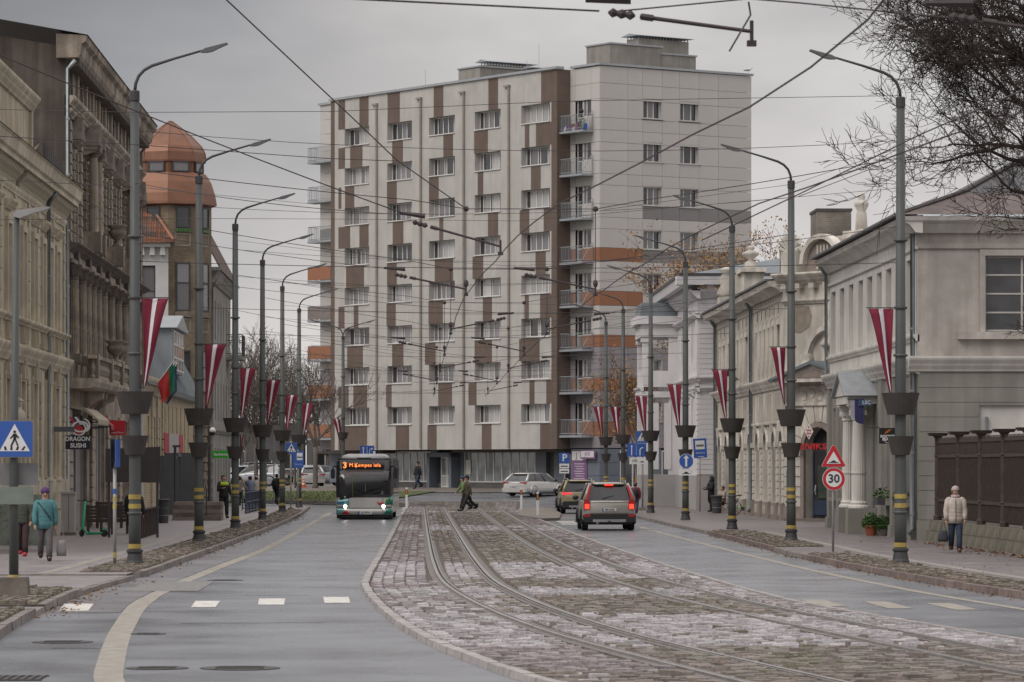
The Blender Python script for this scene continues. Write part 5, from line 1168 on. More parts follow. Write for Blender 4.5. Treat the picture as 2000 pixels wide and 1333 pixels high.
    sub = thing('street_wing', None, None); sub.parent = H; sub.location = (ux, y0, 0); sub.rotation_euler = (0, 0, R(90))
    ops = [(d - .45, d + .45, z, z + 2.2) for d in dd for z in (1.2, 5.0, 9.6)]
    wall_open(wing, 0, y1 - y0, 0, 13.4, ops, 0, .25); wing.poly([(0, 3.5, 0), (0, 0, 0), (0, 0, 13.4), (0, 3.5, 13.4)]); wing.poly([(0, 0, 13.4), (0, 2.4, 18.6), (0, 4.8, 13.4)]); wing.poly([(24, 0, 0), (24, 6, 0), (24, 6, 13.4), (24, 0, 13.4)]); wing.build('wall', M_GPL, sub)
    for d in dd:
        for z in (1.2, 5.0, 9.6): window(sub, d - .44, .16, z + .01, .88, 2.18, [0, .5, 1], [0, .7, 1], .06, M_WOODF, [M_GD], .05)
    mould(sub, prof_cornice(12.6, 13.4, .5), 0, 24, M_GPL); mould(sub, prof_cornice(4.2, 4.5, .2, 2), 0, 24, M_GPL, 'string_course')
    rr = MB(); rr.poly([(-.4, -.6, 13.3), (24.3, -.6, 13.3), (24.3, 2.4, 18.9), (-.4, 2.4, 18.9)]); rr.poly([(-.4, 2.4, 18.9), (24.3, 2.4, 18.9), (24.3, 6, 13.3), (-.4, 6, 13.3)]); rr.build('roof', M_TILED, sub)
    for j in range(15):
        f = j / 15
        for i in range(5):
            x = -.25 + .27 * i; o2 = link('roof_tile', (tml if r.random() < .35 else tmd), sub, loc=(x, -.55 + 2.95 * f, 13.42 + 5.5 * f), rot=(math.atan2(5.5, 2.95), 0, 0))
    B(-.5, -.38, -.75, 2.5, 13.2, 13.4).build('verge_board', M_GPL, sub); m = MB(); m.tube([(-.45, 2.4, 18.95), (24.3, 2.4, 18.95)], .12, 6); m.build('ridge', M_ROOFD, sub)
    # balcony on the street wing
    b = B(18.6, 22.6, -1.0, 0, 8.8, 9.0).build('balcony', M_GPL, sub); m = MB()
    for (xa, ya), (xb, yb) in (((18.65, 0), (18.65, -.95)), ((18.65, -.95), (22.55, -.95)), ((22.55, -.95), (22.55, 0))):
        for z in (9.15, 9.95, 10.3): m.tube([(xa, ya, z), (xb, yb, z)], .022, 5)
        n = max(3, int(math.dist((xa, ya), (xb, yb)) / .25))
        for i in range(n + 1): m.tube([(xa + (xb - xa) * i / n, ya + (yb - ya) * i / n, 9), (xa + (xb - xa) * i / n, ya + (yb - ya) * i / n, 10.3)], .012, 4)
    m.build('railing', M_DFRAME, b)
    pipe(sub, 1.2, -.1, .3, 12.4, M_ZINC, .06)
tower()
# ---------------------------------------------------------------- right row (local x runs towards the camera, -y faces the street)
M_LW = mat('pale_grey_plaster', (.62, .60, .555), .85, .08, .8, .15, 20, streak=.18); M_LG = mat('olive_grey_plaster', (.245, .235, .208), .85, .08, .8, .15, 20, streak=.16)
M_LS = mat('stained_plaster', (.42, .38, .345), .9, .12, .8, .3, 10, streak=.22, col2=(.45, .415, .38))
M_FEN = mat('cream_stucco', (.60, .555, .485), .85, .12, .9, .2, 20, streak=.34); M_FENT = mat('cream_trim', (.68, .635, .565), .85, .12, 1.5, .2, 20, streak=.32); M_FENP = mat('pinkish_plinth', (.25, .205, .18), .85, .15, 1.5)
M_WHT = mat('white_clapboard', (.68, .66, .665), .7, .05, .8, streak=.08); M_WHTG = mat('pale_plinth', (.36, .345, .34), .75, .06, 1)
M_RSTR = mat('rusty_roof', (.12, .095, .088), .6, .3, 1.2, .2, 10); M_SLATE = mat('grey_corrugated', (.10, .10, .105), .7, .12, 2)
M_BARE = mat('bare_plaster', (.24, .205, .165), .95, .15, 3, .4, 14)
M_NAVY = mat('navy_door', (.035, .05, .085), .45, .1); M_FRP = mat('pale_frame', (.44, .42, .39), .6, .08)
def corner_house():
    U, Y0 = 15.3, 142.4; H = thing('corner_house', 'grey two-storey corner house with a column portico and tall upper windows', 'building', (U, Y0, 0), R(-90)); o = lambda v: Y0 - v; L = 25.2
    up = [141.1, 138.2, 135.3, 132.4, 129.7, 127.1, 124.5, 121.9, 119.3]; low = [(140.4, .75), (137.4, .75), (133.9, .75), (124.3, .8), (119.2, .75)]
    m = MB(); wall_open(m, 0, L, 5.2, 9.8, [(o(v) - .7, o(v) + .7, 6.5, 8.8) for v in up], 0, .42); m.build('upper_wall', M_LW, H)
    m = MB(); wall_open(m, 0, L, 0, 5.2, [(o(v) - w, o(v) + w, 1.25, 4.5) for v, w in low] + [(o(122.2), o(121), .15, 3.4)], 0, .3); m.build('lower_wall', M_LG, H)
    for v in up:
        w = window(H, o(v) - .69, .34, 6.52, 1.38, 2.26, [0, .5, 1], [0, .33, .66, 1], .06, M_FRP, [M_GC2, M_GD], .05)
        B(-.1, 1.48, -.42, -.3, -.12, -.02).build('sill', M_LW, w)
    for v, w in low:
        q = window(H, o(v) - w + .01, .2, 1.26, 2 * w - .02, 3.22, [0, .5, 1], [0, .66, 1], .09, M_FRP, [M_GD, M_GC2], .06); B(-.12, 2 * w + .12, -.4, -.2, -.14, -.03).build('sill', M_LG, q); B(.05, 2 * w - .05, -.06, -.01, 2.2, 3.15).build('transom_panel', M_LW, q)
    window(H, o(122.2) + .02, .2, .17, 1.16, 3.2, [0, 1], [0, .4, 1], .1, M_DFRAME, [M_GD], .06, name='door')
    for v in (141.9, 138.9, 135.7, 132.6, 126.0, 122.9, 117.9): boxpart(H, 'pilaster', M_LG, o(v) - .35, o(v) + .35, -.12, .03, .5, 5.2); boxpart(H, 'pilaster_base', M_LG, o(v) - .42, o(v) + .42, -.2, .03, 0, .5, .03)
    mould(H, prof_cornice(5.2, 5.75, .32), -.1, L + .02, M_LW); mould(H, prof_cornice(6.2, 6.42, .14, 2), 0, L, M_LW, 'sill_course'); mould(H, prof_cornice(9.0, 9.15, .08, 1), 0, L, M_LW, 'frieze_line')
    mould(H, [(.1, 9.5), (-.12, 9.52), (-.3, 9.75), (-.5, 9.85), (-.55, 10.0), (.1, 10.05)], -.2, L + .45, M_LW, 'eave')
    # side wall towards the camera
    sw = thing('side_wall', None, None); sw.parent = H; sw.location = (L, 0, 0); sw.rotation_euler = (0, 0, R(90))
    m = MB(); wall_open(m, 0, 24, 5.5, 9.6, [(2.05, 3.55, 6.5, 8.85)], 0, .18); m.build('upper_wall', M_LS, sw)
    m = MB(); wall_open(m, 0, 24, 0, 5.3, [(1.9, 6, 2.0, 4.25)], 0, .12); m.build('lower_wall', M_LG, sw); B(1.9, 6, .1, .2, 2.0, 4.25).build('blind_window', M_LW, sw); m = MB(); m.tube([(2.12, .04, 2.0), (2.12, .04, 3.9)], .05, 6); m.build('vent_pipe', M_ZINC, sw)
    for i in range(10): B(0.02, 24, -.014, .05, .75 + i * .45, .75 + i * .45 + .425).build('rustic_course', M_LG, sw) if not 2.0 < .9 + i * .45 < 4.3 else B(0.02, 1.88, -.014, .05, .75 + i * .45, .75 + i * .45 + .425).build('rustic_course', M_LG, sw)
    B(-.03, 24, -.08, .05, 0, .72).build('plinth', M_LG, sw)
    w = window(sw, 2.06, .1, 6.52, 1.48, 2.3, [0, .78, 1], [0, .25, .5, .75, 1], .05, M_FRP, [M_GD], .06); B(-.85, 2.2, -.3, -.08, -.25, -.02).build('sill', M_LS, w); m = MB(); m.box(-.16, 0, -.17, -.11, -.1, 2.31); m.box(-.16, 1.6, -.17, -.11, 2.312, 2.5); m.build('surround', M_LS, w)
    mould(sw, prof_cornice(5.25, 5.75, .3), -.3, 24, M_LW); mould(sw, prof_cornice(9.0, 9.2, .08, 1), 0, 24, M_LS, 'frieze_line'); mould(sw, [(.1, 9.5), (-.12, 9.52), (-.3, 9.78), (-.5, 9.88), (-.55, 10.0), (.1, 10.05)], -.45, 24, M_LW, 'eave')
    B(0, L - .2, .5, 24, 9.4, 9.6).build('ceiling', M_LS, H)
    # roof: rusty flared foot, grey corrugated upper part
    m = MB(); a = (-.3, -.62, 10.06); b = (L + .55, -.62, 10.06); c = (L + .55, 24, 10.06); d = (-.3, 24, 10.06); a2, b2, c2, d2 = (-.3, 1.2, 10.75), (L - 1.4, 1.6, 10.85), (L - 1.4, 24, 10.85), (-.3, 24, 10.75)
    m.poly([a, b, b2, a2]); m.poly([b, c, c2, b2]); m.build('roof_foot', M_RSTR, H)
    m = MB(); e, f_ = (-.3, 9.5, 15.0), (L - 9, 9.5, 15.2); m.poly([a2, b2, f_, e]); m.poly([b2, c2, (L - 9, 24, 15.2), f_]); m.build('roof', M_SLATE, H)
    m = MB(); m.tube([(L + .5, -.6, 10.1), (L - 1.4, 1.6, 10.9), (L - 9, 9.5, 15.25)], .07, 6); m.build('hip_cap', M_ROOFD, H)
    for i in range(40): boxpart(H, 'eave_tile', M_SLATE, i * .63 - .2, i * .63 + .36, -.72, -.4, 10.06, 10.14, .02)
    pipe(H, L - .15, -.14, .3, 9.5, M_ZINC, .075); pipe(H, .1, -.14, 5.4, 9.5, M_ZINC, .06)
    # portico: pair of fluted columns on pedestals carrying a small gable
    P = thing('portico', None, None); P.parent = H; P.location = (o(129.6), 0, 0)
    cm = column_mesh('column', 2.75, .24, M_LW, 20); cp = capital_mesh(.25, .55, M_LW)
    for x in (-1.45, 1.45):
        link('column', cm, P, loc=(x, -.55, 1.2)); link('capital', cp, P, loc=(x, -.55, 3.92)); q = MB(); q.lathe([(.36, 0), (.36, .08), (.28, .14), (.3, .2), (.25, .26)], 16, z0=.96); q.build('column_base', M_LW, P).location = (x, -.55, 0)
        boxpart(P, 'pedestal', M_LG, x - .42, x + .42, -.97, 0, KH, .98, .02)
    B(-1.85, 1.85, -.95, 0, 4.47, 4.75).build('architrave', M_LW, P); m = MB(); m.ext([(-1.95, 4.75), (1.95, 4.75), (0, 5.5)], 'y', -1.0, 0); m.build('gable', M_LW, P)
    m = MB(); m.ext([(-2.1, 4.74), (-2.0, 4.7), (0, 5.5), (2.0, 4.7), (2.1, 4.74), (0, 5.6)], 'y', -1.12, .0); m.build('gable_roof', M_GALV, P)
    window(H, o(130.6), .0, .15, 2.0, 3.9, [0, .5, 1], [0, .75, 1], .1, M_LW, [M_GD], .06, name='door')
corner_house()
# ---- cream stucco building with arches
def arch_piece(par, cx, zs, r, h, y0, m, name, n=10):
    # archivolt ring
    q = MB()
    for i in range(n):
        a0, a1 = math.pi * i / n, math.pi * (i + 1) / n
        q.ext([(cx + r * math.cos(a0), zs + r * math.sin(a0)), (cx + (r + h) * math.cos(a0), zs + (r + h) * math.sin(a0)), (cx + (r + h) * math.cos(a1), zs + (r + h) * math.sin(a1)), (cx + r * math.cos(a1), zs + r * math.sin(a1))], 'y', y0, .0)
    return q.build(name, m, par)
def arch_fill(mb, cx, zs, r, top, y=0.0, depth=.3, n=10):
    # wall between the rectangular opening's corners and the round arch, plus the curved reveal
    for sgn in (1, -1):
        pts = [(cx + sgn * r * math.cos(math.pi / 2 * i / n), zs + r * math.sin(math.pi / 2 * i / n)) for i in range(n + 1)]
        poly = [(cx + sgn * r, top)] + pts[:: 1]
        for i in range(n):
            t = [(cx + sgn * r, y, top), (pts[i][0], y, pts[i][1]), (pts[i + 1][0], y, pts[i + 1][1])]
            mb.poly(t if sgn < 0 else t[::-1])
        mb.poly([(cx + sgn * r, y, top), (cx, y, zs + r), (cx, y, top)] if sgn < 0 else [(cx, y, top), (cx, y, zs + r), (cx + sgn * r, y, top)])
        for i in range(n): mb.poly([(pts[i][0], y, pts[i][1]), (pts[i + 1][0], y, pts[i + 1][1]), (pts[i + 1][0], y + depth, pts[i + 1][1]), (pts[i][0], y + depth, pts[i][1])])
def arch_window(par, cx, z0, zs, r, y, fm, pm, name='window'):
    n = 10; m = MB(); t = .07
    out = [(cx - r, z0), (cx + r, z0)] + [(cx + r * math.cos(math.pi * i / n), zs + r * math.sin(math.pi * i / n)) for i in range(n + 1)]
    g = MB(); g.ext(out, 'y', y + .03, y + .05); o = None
    m.box(cx - r, cx - r + t, y, y + .06, z0, zs); m.box(cx + r - t, cx + r, y, y + .06, z0, zs); m.box(cx - r, cx + r, y, y + .06, z0, z0 + t); m.box(cx - r, cx + r, y, y + .06, zs - t / 2, zs + t / 2); m.box(cx - t / 2, cx + t / 2, y, y + .06, z0, zs)
    for i in range(n):
        a0, a1 = math.pi * i / n, math.pi * (i + 1) / n
        m.ext([(cx + (r - t) * math.cos(a0), zs + (r - t) * math.sin(a0)), (cx + r * math.cos(a0), zs + r * math.sin(a0)), (cx + r * math.cos(a1), zs + r * math.sin(a1)), (cx + (r - t) * math.cos(a1), zs + (r - t) * math.sin(a1))], 'y', y, y + .06)
    o = m.build(name, fm, par); g.build('pane', pm, o); return o
def arcade_house():
    U, Y0 = 15.3, 197.0; H = thing('arcade_house', 'cream stucco building with arched ground-floor windows and ornamented skyline', 'building', (U, Y0, 0), R(-90)); o = lambda v: Y0 - v; L = 37.0
    ar = [194.0, 189.8, 185.2, 181.2, 176.6, 172.6, 168.6, 164.6, 161.2]; upw = [193.5, 191.2, 188.3, 185.2, 182.8, 180.5, 178.4, 172.6, 170.6, 168.6, 166.6, 164.6, 162.6]
    ops = [(o(v) - .8, o(v) + .8, .85, 3.9) for v in ar] + [(o(v) - .5, o(v) + .5, 6.3, 8.35) for v in upw]
    m = MB(); wall_open(m, 0, L, 0, 9.7, ops, 0, .35)
    for v in ar: arch_fill(m, o(v), 3.1, .8, 3.9)
    m.build('wall', M_FEN, H)
    for v in ar:
        w = arch_window(H, o(v), .86, 3.1, .79, .25, M_WOODF, M_GD); arch_piece(H, o(v), 3.1, .8, .2, -.07, M_FENT, 'archivolt')
        B(o(v) - .09, o(v) + .09, -.2, .02, 3.85, 4.2).build('keystone', M_FENT, H)
    mid = [(ar[i] + ar[i + 1]) / 2 for i in range(len(ar) - 1)] + [196.2, 159.8 + .5]
    for v in mid:
        for k in range(8): boxpart(H, 'rustic_block', M_FENT, o(v) - .34, o(v) + .34, -.09, .03, .85 + k * .3, .85 + k * .3 + .265, .012)
        boxpart(H, 'impost', M_FENT, o(v) - .42, o(v) + .42, -.16, .03, 3.2, 3.42); boxpart(H, 'plinth_pier', M_FENP, o(v) - .4, o(v) + .4, -.14, .03, KH, .82)
        for s in (-.5, .5): boxpart(H, 'festoon', M_FENT, o(v) + s - .09, o(v) + s + .09, -.1, .03, 4.2, 5.5, .03)
    for v in ar:
        boxpart(H, 'plinth_panel', M_FENP, o(v) - .75, o(v) + .75, -.07, .03, KH, .8)
        for k in range(5): boxpart(H, 'plinth_rib', M_FENT, o(v) - .55 + k * .24, o(v) - .45 + k * .24, -.1, -.06, .3, .68)
    for v in upw:
        w = window(H, o(v) - .49, .25, 6.32, .98, 2.0, [0, .5, 1], [0, .7, 1], .06, M_WOODF, [M_GD, M_GC2], .05); boxpart(w, 'hood', M_FENT, -.1, 1.08, -.35, -.2, 2.05, 2.3, .03); B(.4, .58, -.36, -.22, 2.4, 2.55).build('rosette', M_FENT, w)
        boxpart(H, 'slot', M_SOOTD, o(v) - .1, o(v) + .1, -.012, .02, 8.85, 9.25)
    for i in range(len(upw) - 1):
        if upw[i] - upw[i + 1] < 3.2: x = (o(upw[i]) + o(upw[i + 1])) / 2; boxpart(H, 'pilaster_strip', M_FENT, x - .22, x + .22, -.1, .03, 6.2, 8.7)
    mould(H, prof_cornice(5.62, 6.15, .3), 0, L, M_FENT); mould(H, prof_cornice(4.15, 4.3, .12, 1), 0, L, M_FENT, 'string_course')
    for i in range(46): boxpart(H, 'frieze_block', M_FENT, .3 + i * .8, .3 + i * .8 + .45, -.08, .03, 9.32, 9.62, .02)
    mould(H, [(.3, 9.62), (-.15, 9.65), (-.3, 9.8), (-.6, 9.9), (-.66, 10.12), (.3, 10.15)], -.2, L, M_FENT, 'eave')
    m = MB(); m.poly([(-.2, -.68, 10.14), (L, -.68, 10.14), (L, 4, 11.2), (-.2, 4, 11.2)]); m.build('roof', M_ROOFD, H); B(0, L, .4, 12, 9.3, 9.5).build('ceiling', M_FEN, H)
    for i in range(44): boxpart(H, 'eave_tile', M_SLATE, i * .83 - .2, i * .83 + .5, -.76, -.3, 10.15, 10.24, .02)
    m = MB(); m.poly([(0, 12, 0), (0, 0, 0), (0, 0, 9.7), (0, 12, 9.7)]); m.build('end_wall', M_FEN, H)
    for v in (195.6, 174.6): pipe(H, o(v), -.14, .3, 9.5, M_ZINC, .085)
    # skyline: raised attic piece with urn, small urn block
    a = B(o(178.6), o(176.2), -.3, .6, 10.0, 11.3).build('attic_block', M_FENT, H); B(o(178.9), o(175.9), -.45, .7, 11.3, 11.5).build('attic_cap', M_FENT, a)
    m = MB(); m.smooth = True; m.lathe([(.6, 0), (.6, .12), (.45, .2), (.42, .5), (.2, .6), (.2, .7), (.62, 1.0), (.66, 1.15), (.3, 1.3), (.2, 1.38), (.34, 1.5), (.1, 1.7)], 14, z0=11.5); u = m.build('urn', M_FENT, a); u.location = (o(177.4), .1, 11.5 * .35); u.scale = (.62, .62, .65)
    sc = MB(); sc.ext([(-.7, 10.0), (-.55, 11.3), (-.2, 11.2), (.05, 10.5), (.3, 10.0)], 'x', o(178.8), o(178.4)); sc.build('scroll', M_FENT, a)
    b = B(o(192), o(190.4), -.3, .5, 10.0, 10.8).build('attic_block', M_FENT, H); q = MB(); q.smooth = True; q.lathe([(.35, 0), (.5, .2), (.3, .6), (.42, .9), (.2, 1.2), (.45, 1.35), (.1, 1.5)], 12, z0=10.8); q.build('urn', M_FENT, b).location = (o(191.2), .1, 0)
    # chamfered entrance bay turned to the camera
    E_ = thing('entrance_bay', None, None); E_.parent = H; E_.location = (o(160.0), 0, 0); ang = math.atan2(.6, .8); E_.rotation_euler = (0, 0, ang)
    W_ = 5.2; dc = 2.15
    m = MB(); wall_open(m, 0, W_, 0, 10.0, [(dc - .85, dc + .85, KH, 4.0)], 0, .5); arch_fill(m, dc, 3.15, .85, 4.0, 0, .5); m.build('wall', M_FEN, E_)
    for i in range(9): # voussoirs, one by one
        a0, a1 = math.pi * i / 9 + .02, math.pi * (i + 1) / 9 - .02; q = MB(); r0, r1 = 1.08, 1.95 if i in (3, 4, 5) else 1.75
        q.ext([(dc + r0 * math.cos(a0), 3.15 + r0 * math.sin(a0)), (dc + r1 * math.cos(a0), 3.15 + r1 * math.sin(a0)), (dc + r1 * math.cos(a1), 3.15 + r1 * math.sin(a1)), (dc + r0 * math.cos(a1), 3.15 + r0 * math.sin(a1))], 'y', -.06, .02); q.build('voussoir', M_FEN, E_)
    arch_piece(E_, dc, 3.15, .85, .2, -.12, M_FENP, 'archivolt')
    for s in (dc - 1.05, dc + .85): boxpart(E_, 'jamb', M_FENP, s, s + .2, -.12, .02, KH, 3.15)
    for k in range(6):
        boxpart(E_, 'rustic_block', M_FENT, .02, dc - 1.08, -.05, .02, .7 + k * .42, 1.08 + k * .42, .012); boxpart(E_, 'rustic_block', M_FENT, dc + 1.08, W_ - .1, -.05, .02, .7 + k * .42, 1.08 + k * .42, .012)
    boxpart(E_, 'plinth', M_FENP, .0, dc - 1.08, -.1, .02, KH, .68); boxpart(E_, 'plinth', M_FENP, dc + 1.08, W_, -.1, .02, KH, .68)
    d = arch_window(E_, dc, KH, 3.15, .84, .4, M_NAVY, M_GD, 'door'); B(dc - .75, dc + .75, .36, .42, .35, .95).build('kick_panel', M_NAVY, d); B(dc - .5, dc + .6, .37, .4, .55, .85).build('ornament', M_ZINC, d); m = MB(); m.tube([(dc - .55, .3, 1.2), (dc - .55, .26, 1.35), (dc - .55, .3, 1.6)], .03, 6); m.build('handle', M_GALV, d)
    B(dc - .5, dc + .66, .38, .395, 1.05, 2.4).build('glass', mat_glass('door_glass', (.07, .09, .075), .1), d)
    st_ = B(dc - 1.3, dc + 1.3, -.8, .1, KH - .05, KH + .1).build('step', M_SOOTD, E_)
    B(.3, .68, -.16, .0, 1.15, 2.2).build('meter_box', M_ZINC, E_)
    # frieze relief, small canopy gable, scroll hood, bare plaster patch
    mould(E_, prof_cornice(4.85, 5.0, .15, 1), 0, W_, M_FENT, 'string_course'); B(.9, W_ - .4, -.05, .02, 5.0, 5.7).build('relief_panel', M_FENT, E_)
    for k in range(7): q = MB(); q.lathe([(.22, 0), (.2, .04), (.1, .05)], 12); z = q.build('relief_rosette', M_FENT, E_); z.location = (1.25 + k * .5, -.05, 5.3 + .1 * (k % 2)); z.rotation_euler = (R(90), 0, 0)
    m = MB(); m.ext([(.2, 5.85), (W_ - .2, 5.85), (W_ - .2, 6.0), (W_ / 2, 6.6), (.2, 6.0)], 'y', -.75, .02); g = m.build('canopy_gable', M_FENT, E_); m = MB(); m.ext([(0, 5.98), (W_ / 2, 6.72), (W_, 5.98), (W_, 5.88), (W_ / 2, 6.58), (0, 5.88)], 'y', -.95, .02); m.build('canopy_roof', M_SEAM, g); m = MB(); m.ext([(1.1, 6.02), (W_ - 1.1, 6.02), (W_ / 2, 6.4)], 'y', -.78, -.74); m.build('tympanum', M_FENP, g)
    arch_piece(E_, W_ / 2 + .3, 6.75, 1.25, .2, -.25, M_FENT, 'scroll_hood'); q = MB(); q.lathe([(.3, -.1), (.3, .1)], 16); z = q.build('scroll', M_FENT, E_); z.location = (W_ / 2 - 1.05, -.2, 6.8); z.rotation_euler = (R(90), 0, 0)
    q = MB(); q.smooth = True; q.lathe([(.5, 0), (.55, .15), (.35, .3), (.3, .5), (.42, .8), (.34, 1.0), (.2, 1.15), (.22, 1.4), (.12, 1.9)], 12, z0=7.3, sy=.5); q.build('finial_relief', M_FENT, E_).location = (W_ / 2 + .3, -.08, 0)
    pat_ = [(0.35, 8.0), (1.0, 7.9), (1.55, 8.15), (1.7, 8.6), (1.5, 9.0), (1.0, 9.05), (.3, 9.0)]; q = MB(); q.ext(pat_, 'y', -.012, .01); q.build('bare_plaster', M_BARE, E_)
    mould(E_, prof_cornice(9.1, 9.3, .2, 2), 0, W_, M_FENT); B(0, W_, -.08, .02, 9.3, 9.95).build('date_frieze', M_FEN, E_)
    for k in range(6): boxpart(E_, 'modillion', M_FENT, .2 + k * .85, .5 + k * .85, -.4, .02, 9.75, 9.95)
    mould(E_, prof_cornice(9.9, 10.4, .6), -.2, W_ + .2, M_FENT, 'eave'); B(0, W_, .02, 4, 9.3, 10.4).build('bay_block', M_FEN, E_)
    # barrel pediment with shell acroteria and tall finial
    q = MB(); n = 12; q.ext([(W_ / 2 - 1.05, 10.4)] + [(W_ / 2 + 1.05 * math.cos(math.pi - math.pi * i / n), 10.75 + 1.05 * math.sin(math.pi * i / n)) for i in range(n + 1)] + [(W_ / 2 + 1.05, 10.4)], 'y', -.2, 2.5); bp = q.build('barrel_pediment', M_FENP, E_)
    arch_piece(bp, W_ / 2, 10.75, 1.0, .2, -.45, M_FENT, 'pediment_ring'); [boxpart(bp, 'fluting', M_FENT, W_ / 2 - .35 + .2 * k, W_ / 2 - .25 + .2 * k, -.26, -.18, 10.5, 11.5) for k in range(4)]
    B(.1, 1.0, -.3, 2, 10.4, 11.3).build('attic_pier', M_FENT, E_); B(W_ - 1.0, W_ - .1, -.3, 2, 10.4, 11.3).build('attic_pier', M_FENT, E_)
    for cx in (.5, W_ - .5):
        sh = None
        for k in range(9):
            a0 = math.pi * (k + .5) / 9; q = MB(); q.tube([(cx, -.1, 11.25), (cx + .62 * math.cos(a0), -.1, 11.3 + .75 * math.sin(a0))], [.05, .12], 6); q.build('shell_rib', M_FENT, E_)
    q = MB(); q.box(W_ / 2 - .75, W_ / 2 + .75, 1.2, 2.7, 11.7, 11.95); q.box(W_ / 2 - .55, W_ / 2 + .55, 1.4, 2.5, 11.95, 12.15); f = q.build('finial_base', M_FENT, E_)
    q = MB(); q.smooth = True; q.lathe([(.27, 0), (.24, .55), (.22, .8), (.17, .86), (.3, 1.1), (.31, 1.2), (.2, 1.3), (.13, 1.33), (.17, 1.45), (.13, 1.56), (.03, 1.65)], 12, z0=12.1); q.build('finial', M_FENT, f).location = (W_ / 2, 1.95, 0)
    pipe(E_, W_ - 1.1, -.25, 5.5, 9.8, M_ZINC, .08)
    # shop sign over the door
    sg = B(dc - 1.75, dc + 1.75, -.35, -.25, 3.0, 3.02).build('sign_rail', M_DFRAME, E_)
    l = text_mesh('FENIKSS', .33, mat('sign_red_letter', (.42, .03, .035), .5, .05), sx=1.9, bold=.008, thick=.03); link('lettering', l, sg, loc=(dc + .0, -.33, 3.18), rot=(R(90), 0, 0))
    dm = MB(); dm.ext([(dc - .25, 4.0), (dc, 4.32), (dc + .25, 4.0), (dc, 3.68)], 'y', -.18, -.14); k = dm.build('logo', M_FRW, sg); k.location = (-.45, 0, -.2)
    for i in range(4):
        for j in range(4):
            if (i + j) % 2 == 0: q = MB(); cx, cz = dc - .45 + (i - j) * .05, 3.8 + (i + j - 3) * .064; q.ext([(cx - .045, cz), (cx, cz + .058), (cx + .045, cz), (cx, cz - .058)], 'y', -.19, -.18); q.build('logo_check', mR, sg)
arcade_house()
